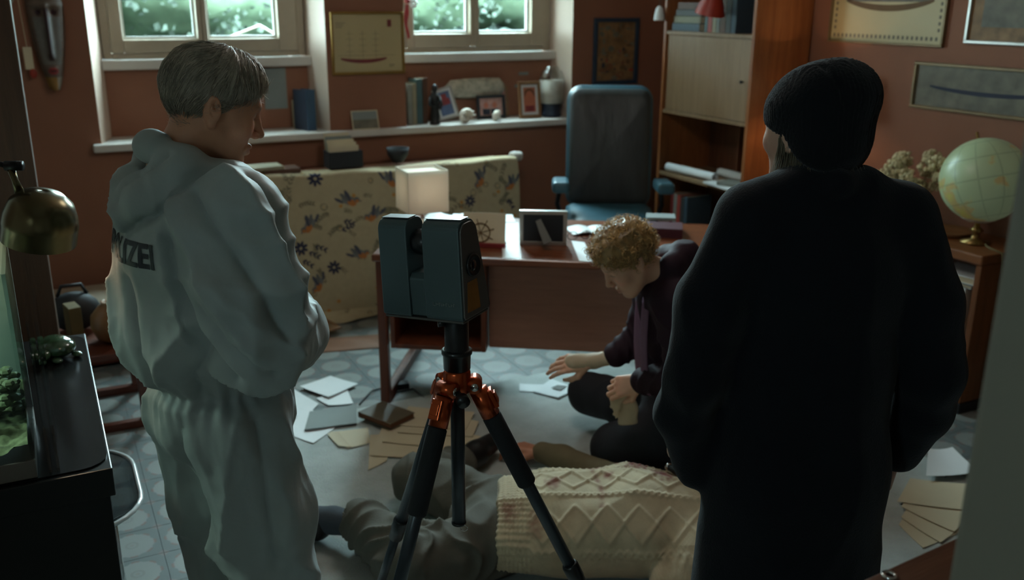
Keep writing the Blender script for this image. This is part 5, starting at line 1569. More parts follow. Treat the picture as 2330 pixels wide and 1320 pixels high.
for k, (lab, cs) in enumerate((('cream sheet lowest of the fan under the tripod', [(838, 1072), (880, 1050), (900, 985), (842, 992)]), ('cream sheet second of the fan under the tripod', [(842, 1040), (1040, 1050), (1075, 1000), (870, 975)]), ('cream sheet third of the fan under the tripod', [(870, 1010), (1080, 1030), (1102, 1000), (905, 950)]), ('cream sheet fourth of the fan under the tripod', [(905, 990), (1075, 1000), (1090, 965), (935, 935)]), ('cream sheet topmost of the fan under the tripod', [(900, 975), (1060, 985), (1080, 945), (930, 932)]))):
    fsheet('cream_sheet', lab, cs, 'paper_cream', z=0.0095 + 0.003 * k)
fsheet('grey_folder', 'grey sheet behind the leather notebook by the desk leg', [(885, 925), (945, 940), (975, 915), (905, 905)], 'paper_grey', z=0.002)
pm('notebook_leather', srgb(92, 82, 66), 0.4, var=0.2, scale=12)
c_ = fp(880, 958)
book('leather_notebook', 'brown leather notebook on the floor papers', 0.2, 0.15, 0.026, T(c_[0], c_[1], 0.0265) @ RZ(radians(-38)), 'notebook_leather', 'card_brown', cat='notebook')
fsheet('photo_print', 'white printed photo sheet lying right of the tripod', [(1212, 893), (1270, 908), (1313, 886), (1255, 865)], 'paper_white', z=0.0125)
sheet('photo_image', None, None, [fp(1254, 886), fp(1275, 892), fp(1290, 882), fp(1268, 880)], 'grey_board', 0.0185, 0.0006)
bpy.data.objects['photo_image'].parent = bpy.data.objects['photo_print']
fsheet('paper_slip', 'white paper slip beside the photo sheet on the rug', [(1182, 891), (1240, 893), (1240, 876), (1182, 874)], 'paper_white', z=0.0085)
# right pile
for k, (lab, cs, mt) in enumerate((('grey sheet under the pile at the right', [(2150, 1120), (2235, 1125), (2245, 1085), (2150, 1080)], 'paper_grey'), ('cream sheet of the fan nearest the cabinet at the right', [(2045, 1195), (2100, 1248), (2190, 1210), (2090, 1120)], 'paper_cream'), ('cream sheet second of the fan at the right', [(2050, 1180), (2140, 1238), (2215, 1180), (2090, 1120)], 'paper_cream'), ('cream sheet third of the fan at the right', [(2050, 1158), (2170, 1215), (2225, 1165), (2080, 1110)], 'paper_cream'), ('cream sheet topmost of the fan at the right', [(2040, 1148), (2225, 1170), (2205, 1108), (2070, 1095)], 'paper_cream'), ('white folded sheet standing over the fan at the right', [(2105, 1098), (2228, 1088), (2165, 1032), (2110, 1035)], 'paper_white'))):
    fsheet('floor_sheet', lab, cs, mt, z=0.003 + 0.0035 * k + (0.006 if k == 5 else 0), curl=0.005 if k < 5 else 0.012)
# framed photo and loose cloth end by the radiator
c_ = fp(760, 772)
t = picture('framed_photo', 'small framed photo lying on the floor before the radiator cloth', T(c_[0], c_[1], 0.03) @ RZ(radians(48)) @ T(-0.1, 0.06, 0) @ RX(radians(-84)), 0.2, 0.15, 0.014, 'oak_frame', 'old_painting', depth=0.014)
c_ = fp(770, 790)
o = MB().grid(lambda i, j: (c_[0] - 0.24 + 0.5 * i, c_[1] - 0.10 + 0.22 * j + 0.12 * i, 0.004 + 0.012 * (1 + sin(9 * i + 5 * j)) * sin(pi * i) * sin(pi * j)), 30, 14).build('brown_cloth', 'card_brown', smooth=True); tag(o, 'crumpled brown cloth on the floor before the radiator', 'cloth')
o.modifiers.new('solid', 'SOLIDIFY').thickness = 0.003
# power cord at the desk leg
a = [atz(*q, 0.006) for q in ((818, 920), (845, 890), (880, 880), (905, 892), (940, 885), (965, 905))]
t = thing('power_cord', 'black power cord with plug box beside the desk leg', 'cord', T(0, 0, 0))
MB().tube([a[0], a[1], a[2], a[3]], 0.0035, 6).build('cable', 'black_plastic', t)
MB().tube([a[3], a[4], a[5]], 0.0035, 6).build('cable', 'black_plastic', t)
b0 = atz(905, 890, 0.0)
MB().box(-0.05, 0.05, -0.022, 0.022, 0.001, 0.03, M=T(b0.x, b0.y + 0.03, 0) @ RZ(0.3)).build('adapter', 'black_plastic', t, bevel=0.004)
# ================================================================ FIGURES: smooth distance-field modelling
class SDF:
    def __init__(self, lo, hi, h):
        self.lo = np.array(lo, float); self.h = h
        n = np.ceil((np.array(hi) - self.lo) / h).astype(int) + 1
        self.D = np.full(tuple(n), 0.5, np.float32)
        self.ax = [(self.lo[i] + h * np.arange(n[i])).astype(np.float32) for i in range(3)]

    def _reg(self, lo, hi):
        s = []
        for i in range(3):
            a = int(np.clip(np.floor((lo[i] - self.lo[i]) / self.h), 0, self.D.shape[i]))
            b = int(np.clip(np.ceil((hi[i] - self.lo[i]) / self.h) + 1, 0, self.D.shape[i]))
            s.append(slice(a, b))
        X = self.ax[0][s[0]][:, None, None]; Y = self.ax[1][s[1]][None, :, None]; Z = self.ax[2][s[2]][None, None, :]
        return tuple(s), X, Y, Z

    def _comb(self, s, d, k, sub):
        A = self.D[s]
        if A.size == 0: return
        if sub:
            d = -d
            h = np.clip(0.5 - 0.5 * (A - d) / k, 0, 1) if k > 0 else (d > A)
            # smooth max
            self.D[s] = A * (1 - h) + d * h + k * h * (1 - h)
        else:
            h = np.clip(0.5 + 0.5 * (A - d) / k, 0, 1)
            self.D[s] = A * (1 - h) + d * h - k * h * (1 - h)

    def cone(self, a, b, ra, rb, k=0.02, sub=False, flat=None):
        a = np.array(a, float); b = np.array(b, float)
        m = max(ra, rb) * (max(1.0, flat[1]) if flat else 1.0) + k + 2 * self.h
        s, X, Y, Z = self._reg(np.minimum(a, b) - m, np.maximum(a, b) + m)
        px, py, pz = X - a[0], Y - a[1], Z - a[2]
        ab = b - a
        if flat:
            n = np.array(flat[0], float); n /= np.linalg.norm(n); f = 1 / flat[1] - 1
            dn = px * n[0] + py * n[1] + pz * n[2]
            px, py, pz = px + dn * n[0] * f, py + dn * n[1] * f, pz + dn * n[2] * f
            ab = ab + (ab @ n) * n * f
        L2 = max(ab @ ab, 1e-9)
        t = np.clip((px * ab[0] + py * ab[1] + pz * ab[2]) / L2, 0, 1)
        d = np.sqrt((px - t * ab[0]) ** 2 + (py - t * ab[1]) ** 2 + (pz - t * ab[2]) ** 2) - (ra + (rb - ra) * t)
        if flat: d = d * min(1.0, flat[1]) if flat[1] < 1 else d
        self._comb(s, d.astype(np.float32), k, sub)

    def chain(self, pts, rs, k=0.02, sub=False, flat=None):
        for i in range(len(pts) - 1):
            self.cone(pts[i], pts[i + 1], rs[i], rs[i + 1], k, sub, flat)

    def ell(self, c, r, k=0.02, sub=False, R=None):
        c = np.array(c, float); r = np.array(r, float)
        m = (max(r) if R is not None else r) + k + 2 * self.h
        s, X, Y, Z = self._reg(c - m, c + m)
        x, y, z = X - c[0], Y - c[1], Z - c[2]
        if R is not None:
            R = np.array(R.to_3x3().transposed())
            x, y, z = (R[0, 0] * x + R[0, 1] * y + R[0, 2] * z), (R[1, 0] * x + R[1, 1] * y + R[1, 2] * z), (R[2, 0] * x + R[2, 1] * y + R[2, 2] * z)
        k0 = np.sqrt((x / r[0]) ** 2 + (y / r[1]) ** 2 + (z / r[2]) ** 2)
        k1 = np.sqrt((x / r[0] ** 2) ** 2 + (y / r[1] ** 2) ** 2 + (z / r[2] ** 2) ** 2) + 1e-6
        d = np.where(k0 < 1e-3, -min(r), k0 * (k0 - 1) / k1)
        self._comb(s, d.astype(np.float32), k, sub)

    def half(self, p, n, k=0.004):
        """cut away everything on the +n side of the plane"""
        n = np.array(n, float); n /= np.linalg.norm(n); p = np.array(p, float)
        s, X, Y, Z = self._reg(self.lo - 1, self.lo + 9)
        d = (X - p[0]) * n[0] + (Y - p[1]) * n[1] + (Z - p[2]) * n[2]
        A = self.D[s]; d = d.astype(np.float32) + 0 * A
        h = np.clip(0.5 - 0.5 * (A - d) / k, 0, 1)
        self.D[s] = A * (1 - h) + d * h + k * h * (1 - h)

    def mesh(self, smooth=1):
        D = self.D
        D[0], D[-1], D[:, 0], D[:, -1], D[:, :, 0], D[:, :, -1] = 0.1, 0.1, 0.1, 0.1, 0.1, 0.1
        S = D < 0
        c = np.zeros(tuple(n - 1 for n in D.shape), np.uint8)
        offs = [(i, j, k) for i in (0, 1) for j in (0, 1) for k in (0, 1)]
        sl = lambda o: tuple(slice(o[i], D.shape[i] - 1 + o[i]) for i in range(3))
        for o in offs: c += S[sl(o)]
        act = (c > 0) & (c < 8)
        ai = np.argwhere(act)
        idx = np.full(act.shape, -1, np.int32); idx[act] = np.arange(len(ai))
        vals = {o: D[ai[:, 0] + o[0], ai[:, 1] + o[1], ai[:, 2] + o[2]] for o in offs}
        P = np.zeros((len(ai), 3)); cnt = np.zeros(len(ai))
        for o in offs:
            for x in range(3):
                if o[x] == 0:
                    q = list(o); q[x] = 1; q = tuple(q)
                    va, vb = vals[o], vals[q]
                    cr = (va < 0) != (vb < 0)
                    t = np.where(cr, va / np.where(cr, va - vb, 1), 0)
                    p = np.array(o, float)[None, :] + np.zeros((len(ai), 3)); p[:, x] += t
                    P += np.where(cr[:, None], p, 0); cnt += cr
        P = self.lo + self.h * (ai + P / cnt[:, None])
        quads = []
        for x in range(3):
            y, z = (x + 1) % 3, (x + 2) % 3
            s0 = [slice(1, -1)] * 3; s1 = [slice(1, -1)] * 3
            s0[x] = slice(0, D.shape[x] - 1); s1[x] = slice(1, D.shape[x])
            A, B = S[tuple(s0)], S[tuple(s1)]
            for inside, rev in ((A & ~B, False), (~A & B, True)):
                e = np.argwhere(inside)
                if not len(e): continue
                e = e + 1; e[:, x] -= 1
                def cell(dy, dz):
                    q = e.copy(); q[:, y] += dy; q[:, z] += dz
                    return idx[q[:, 0], q[:, 1], q[:, 2]]
                f = np.stack([cell(-1, -1), cell(0, -1), cell(0, 0), cell(-1, 0)], 1)
                quads.append(f[:, ::-1] if rev else f)
        F = np.concatenate(quads) if quads else np.zeros((0, 4), int)
        F = F[(F >= 0).all(1)]
        for _ in range(smooth):
            P = lap(P, F, 0.5)
        return P, F


def lap(P, F, w=0.5):
    n = len(P); acc = np.zeros((n, 3)); cnt = np.zeros(n)
    for a, b in ((0, 1), (1, 2), (2, 3), (3, 0)):
        for i, j in ((a, b), (b, a)):
            for c in range(3): acc[:, c] += np.bincount(F[:, i], P[F[:, j], c], n)
            cnt += np.bincount(F[:, i], minlength=n)
    return P * (1 - w) + w * acc / np.maximum(cnt, 1)[:, None]


def normals(P, F):
    a = P[F[:, 2]] - P[F[:, 0]]; b = P[F[:, 3]] - P[F[:, 1]]
    n = np.cross(a, b); N_ = np.zeros_like(P)
    for k in range(4):
        for c in range(3): N_[:, c] += np.bincount(F[:, k], n[:, c], len(P))
    return N_ / (np.linalg.norm(N_, axis=1, keepdims=True) + 1e-12)


def vnoise(P, seed=0):
    i = np.floor(P).astype(np.int64); f = P - i; f = f * f * (3 - 2 * f)
    def hsh(x, y, z):
        h = (x * 374761393 + y * 668265263 + z * 2147483647 + seed * 974634777) & 0xffffffff
        h = ((h ^ (h >> 13)) * 1274126177) & 0xffffffff
        return ((h ^ (h >> 16)) & 0xffff) / 65535.0
    r = 0
    for dx in (0, 1):
        for dy in (0, 1):
            for dz in (0, 1):
                w = (f[:, 0] if dx else 1 - f[:, 0]) * (f[:, 1] if dy else 1 - f[:, 1]) * (f[:, 2] if dz else 1 - f[:, 2])
                r = r + w * hsh(i[:, 0] + dx, i[:, 1] + dy, i[:, 2] + dz)
    return r


def ridge(P, sc, seed=0, pw=2.0):
    n = vnoise(P * np.array(sc), seed)
    return (1 - np.abs(2 * n - 1)) ** pw


def stroke(P, pts, w):
    d = np.full(len(P), 9.0)
    for a, b in zip(pts[:-1], pts[1:]):
        a = np.array(a, float); b = np.array(b, float); ab = b - a
        t = np.clip(((P - a) @ ab) / max(ab @ ab, 1e-9), 0, 1)
        d = np.minimum(d, np.linalg.norm(P - a - t[:, None] * ab, axis=1))
    return np.exp(-(d / w) ** 2)


def cusp(P, pts, w):
    return np.sqrt(np.maximum(stroke(P, pts, w * 1.6), 1e-12)) ** 2 * 0.35 + 0.65 * np.exp(-np.sqrt(-np.log(np.maximum(stroke(P, pts, w), 1e-30))) * 1.6)


def snap(P, pts, n=7):
    """resample a polyline and lay it onto the surface"""
    out = []
    for a, b in zip(pts[:-1], pts[1:]):
        for k in range(n):
            q = np.array(a, float) + (np.array(b, float) - np.array(a, float)) * k / n
            out.append(P[np.argmin(((P - q) ** 2).sum(1))])
    out.append(P[np.argmin(((P - np.array(pts[-1])) ** 2).sum(1))])
    return out


def limb_folds(P, a, b, r, freq, amp, twist, seed, wob=1.5):
    """sharp crested folds winding round a limb"""
    a = np.array(a, float); b = np.array(b, float); ab = b - a; L2 = ab @ ab
    t = ((P - a) @ ab) / L2
    rad = P - a - t[:, None] * ab
    e1 = np.cross(ab, (0.3, 0.5, 0.8)); e1 /= np.linalg.norm(e1); e2 = np.cross(ab, e1); e2 /= np.linalg.norm(e2)
    ph = np.arctan2(rad @ e2, rad @ e1); rho = np.linalg.norm(rad, axis=1)
    m = np.clip((t + 0.12) / 0.2, 0, 1) * np.clip((1.12 - t) / 0.2, 0, 1) * np.clip((r * 1.7 - rho) / (0.3 * r), 0, 1)
    s = np.sin(pi * freq * t + twist * ph + wob * 3 * vnoise(P * 7, seed) + seed)
    mod = 0.35 + 0.65 * vnoise(P * 9, seed + 5)
    return amp * ((1 - np.abs(s)) ** 1.3 - 0.35) * m * mod


def xf(P, M):
    R = np.array(M.to_3x3()); return P @ R.T + np.array(M.translation)


def join(parts):
    """[(P,F,col)] -> one"""
    P = []; F = []; C = []; n = 0
    for p, f, c in parts:
        P.append(p); F.append(f + n); C.append(c); n += len(p)
    return np.concatenate(P), np.concatenate(F), np.concatenate(C)


def skin_obj(name, P, F, mat, parent, col=None):
    me = bpy.data.meshes.new(name)
    mesh_np(me, P, F)
    if col is not None:
        at = me.color_attributes.new('Col', 'FLOAT_COLOR', 'POINT')
        at.data.foreach_set('color', np.concatenate([col, np.ones((len(col), 1))], 1).astype(np.float32).ravel())
    return link_mesh(name, me, mat, parent)


def flat_col(P, c): return np.ones((len(P), 3)) * np.array(c[:3])


def make_head(skin, lip, brow, h=0.0026, jaw=1.0, ears=True, neck=0.052, nk=(0, -0.05, -0.22), old=False, lids=True):
    """head in its own frame: y forward, x right, z up, eyes at z=0"""
    s = SDF((-0.11, -0.125, -0.25), (0.11, 0.14, 0.125), h)
    s.ell((0, -0.008, 0.025), (0.074, 0.094, 0.083), 0.02)
    s.ell((0, 0.034, -0.008), (0.062, 0.058, 0.088), 0.03)
    s.ell((0, 0.036, -0.074), (0.050 * jaw, 0.046, 0.040), 0.03)
    s.ell((0, 0.074, -0.103), (0.019, 0.016, 0.015), 0.022)
    for q in (-1, 1):
        s.cone((q * 0.054, -0.002, -0.045), (q * 0.024, 0.062, -0.104), 0.014, 0.011, 0.03)
        s.ell((q * 0.041, 0.060, -0.030), (0.022, 0.020, 0.019), 0.025)
    s.cone((-0.034, 0.080, 0.019), (0.034, 0.080, 0.019), 0.010, 0.010, 0.018)
    for q in (-1, 1):
        s.ell((q * 0.031, 0.096, 0.0), (0.019, 0.016, 0.011), 0.014, sub=True)
        s.ell((q * 0.031, 0.070, 0.0), (0.0135, 0.0135, 0.0125), 0.002)
        s.cone((q * 0.018, 0.079, 0.0085), (q * 0.044, 0.073, 0.006), 0.004, 0.004, 0.006)
        s.cone((q * 0.020, 0.079, -0.0095), (q * 0.043, 0.073, -0.008), 0.0035, 0.0035, 0.006)
        if lids: s.ell((q * 0.031, 0.0725, 0.003), (0.0145, 0.0125, 0.0105), 0.003)
    s.chain([(0, 0.084, 0.012), (0, 0.095, -0.010), (0, 0.110, -0.034)], [0.0075, 0.0085, 0.0100], 0.010)
    for q in (-1, 1):
        s.ell((q * 0.0125, 0.098, -0.040), (0.0080, 0.0105, 0.0075), 0.007)
        s.ell((q * 0.007, 0.106, -0.0475), (0.0035, 0.005, 0.003), 0.003, sub=True)
    s.chain([(-0.024, 0.081, -0.071), (-0.008, 0.0925, -0.067), (0.008, 0.0925, -0.067), (0.024, 0.081, -0.071)], [0.003, 0.0055, 0.0055, 0.003], 0.006)
    s.chain([(-0.021, 0.081, -0.075), (0, 0.0915, -0.079), (0.021, 0.081, -0.075)], [0.003, 0.0065, 0.003], 0.006)
    s.chain([(-0.024, 0.088, -0.0725), (0, 0.1005, -0.0728), (0.024, 0.088, -0.0725)], [0.0015, 0.002, 0.0015], 0.003, sub=True)
    s.cone((0, -0.022, -0.055), nk, neck, neck * 1.06, 0.035)
    if ears:
        for q in (-1, 1):
            R = RY(q * 0.25) @ RZ(q * -0.35) @ RX(0.18)
            s.ell((q * 0.077, -0.012, -0.008), (0.0085, 0.0195, 0.030), 0.006, R=R)
            s.ell((q * 0.0865, -0.007, -0.003), (0.0085, 0.0115, 0.019), 0.003, sub=True, R=R)
            s.chain([(q * 0.079, -0.016, 0.008), (q * 0.081, -0.012, -0.008), (q * 0.079, -0.004, -0.018)], [0.003, 0.003, 0.0025], 0.003)
            s.ell((q * 0.078, -0.002, -0.012), (0.006, 0.006, 0.009), 0.005)
            s.ell((q * 0.075, -0.006, -0.038), (0.006, 0.009, 0.009), 0.007)
    P, F = s.mesh(1)
    x, y, z = P.T
    C = flat_col(P, skin)
    C *= (0.92 + 0.16 * vnoise(P * 45, 3))[:, None]
    lipm = np.exp(-((z + 0.0728) / 0.0085) ** 2 - (x / 0.02) ** 4) * (y > 0.078)
    C = C * (1 - 0.75 * lipm[:, None]) + np.array(lip[:3]) * 0.75 * lipm[:, None]
    for q in (-1, 1):
        b = np.exp(-((x - q * 0.032) / 0.018) ** 4 - ((z - 0.021 + 0.0) / 0.0045) ** 2) * (y > 0.06)
        C = C * (1 - 0.6 * b[:, None]) + np.array(brow[:3]) * 0.6 * b[:, None]
        e = np.exp(-((x - q * 0.031) / 0.015) ** 4 - ((z + 0.006) / 0.0022) ** 2) * (y > 0.07)
        C = C * (1 - 0.8 * e[:, None]) + np.array((0.03, 0.02, 0.018)) * 0.8 * e[:, None]
    ck = np.exp(-((np.abs(x) - 0.042) / 0.02) ** 2 - ((z + 0.035) / 0.02) ** 2) * (y > 0.03)
    C[:, 0] *= 1 + 0.12 * ck; C[:, 1] *= 1 - 0.06 * ck
    if old:
        for q in (-1, 1):
            for st_ in ([(q * 0.02, 0.09, -0.045), (q * 0.032, 0.078, -0.075)], [(q * 0.05, 0.062, 0.004), (q * 0.062, 0.045, 0.0)], [(q * 0.05, 0.062, -0.006), (q * 0.06, 0.045, -0.014)]):
                P = P - normals(P, F) * (0.0018 * stroke(P, st_, 0.003))[:, None]
    return P, F, C


def make_hand(curl, spread=0.05, thumb=0.5, skin=(0.4, 0.2, 0.13), h=0.0022, side=1, scale=1.0):
    """hand: wrist at origin, fingers +y, palm faces -z, thumb on +x*side; curl = 4 floats (radians per joint)"""
    s = SDF((-0.09, -0.06, -0.12), (0.09, 0.20, 0.07), h)
    kn = [(0.030, 0.084), (0.010, 0.090), (-0.011, 0.086), (-0.030, 0.077)]
    s.cone((0, -0.05, 0), (0, 0.0, 0), 0.0255, 0.026, 0.01, flat=((0, 0, 1), 0.75))
    for kx, ky in kn:
        s.cone((kx * 0.5 * side, 0.005, 0), (kx * side, ky, 0.001), 0.0155, 0.0115, 0.012)
    s.ell((0.0, 0.045, -0.006), (0.036, 0.042, 0.0145), 0.012)
    lens = [(0.040, 0.024, 0.020), (0.044, 0.028, 0.021), (0.040, 0.026, 0.020), (0.031, 0.020, 0.018)]
    for i, (kx, ky) in enumerate(kn):
        p = np.array((kx * side, ky, 0.0)); a = 0.0; sp = (1.5 - i) * spread * side
        r = [0.0098, 0.0090, 0.0082, 0.0068] if i < 3 else [0.0085, 0.0078, 0.0070, 0.0058]
        for j in range(3):
            a += curl[i] * (0.8, 1.1, 0.7)[j]
            d = np.array((sin(sp) * cos(a), cos(sp) * cos(a), -sin(a)))
            q = p + d * lens[i][j]
            s.cone(p, q, r[j], r[j + 1], 0.0035)
            p = q
    t0 = np.array((0.022 * side, 0.022, -0.006)); t1 = t0 + np.array((0.026 * side, 0.026, -0.012 - 0.01 * thumb))
    t2 = t1 + np.array(((0.012 - 0.02 * thumb) * side, 0.028, -0.008 - 0.012 * thumb)); t3 = t2 + np.array(((0.002 - 0.018 * thumb) * side, 0.024, -0.006 - 0.01 * thumb))
    s.chain([t0, t1, t2, t3], [0.0165, 0.0125, 0.0105, 0.0078], 0.007)
    P, F = s.mesh(1)
    C = flat_col(P, skin) * (0.93 + 0.14 * vnoise(P * 60, 5))[:, None]
    kr = 0
    for kx, ky in kn: kr = kr + np.exp(-np.sum((P - np.array((kx * side, ky, 0.01))) ** 2, 1) / 0.00014)
    C[:, 1] *= 1 - 0.12 * np.clip(kr, 0, 1); C[:, 2] *= 1 - 0.12 * np.clip(kr, 0, 1)
    return P * scale, F, C


def frame(o, fwd, up):
    """matrix with +y along fwd, +z near up"""
    y = Vector(fwd).normalized(); z = Vector(up); x = y.cross(z).normalized(); z = x.cross(y).normalized()
    return Matrix(((x.x, y.x, z.x, o[0]), (x.y, y.y, z.y, o[1]), (x.z, y.z, z.z, o[2]), (0, 0, 0, 1)))


def tubes_np(paths, radii, seg=3):
    """many thin tapered tubes -> P,F"""
    Ps, Fs, n = [], [], 0
    for pts, r in zip(paths, radii):
        pts = np.asarray(pts); m_ = len(pts)
        t = np.gradient(pts, axis=0); t /= np.linalg.norm(t, axis=1, keepdims=True) + 1e-9
        ref = np.array((0.31, 0.52, 0.8)); a = np.cross(t, ref); a /= np.linalg.norm(a, axis=1, keepdims=True) + 1e-9
        b = np.cross(t, a)
        rr_ = r * np.linspace(1, 0.25, m_)[:, None]
        ring = [pts + (a * cos(2 * pi * k / seg) + b * sin(2 * pi * k / seg)) * rr_ for k in range(seg)]
        V = np.stack(ring, 1).reshape(-1, 3)
        i = np.arange(m_ - 1)[:, None] * seg; k = np.arange(seg)[None, :]
        f = np.stack([i + k, i + (k + 1) % seg, i + seg + (k + 1) % seg, i + seg + k], -1).reshape(-1, 4)
        Ps.append(V); Fs.append(f + n); n += len(V)
    return np.concatenate(Ps), np.concatenate(Fs)
# ---------------------------------------------------------------- standing person in white coverall
pm('skin', (1, 1, 1), 0.48, var=0.04, scale=30, vcol=True, sss=0.12, bump=0.0004, bscale=260, spec=0.4)
pm('coverall_fabric', srgb(160, 170, 169), 0.6, var=0.04, scale=14, bump=0.0012, bscale=38, sheen=0.1)
pm('hair_strand', (1, 1, 1), 0.42, var=0.15, scale=60, vcol=True, spec=0.6)
pm('ink_print', srgb(26, 30, 42), 0.6)
SK1 = srgb(206, 150, 120)


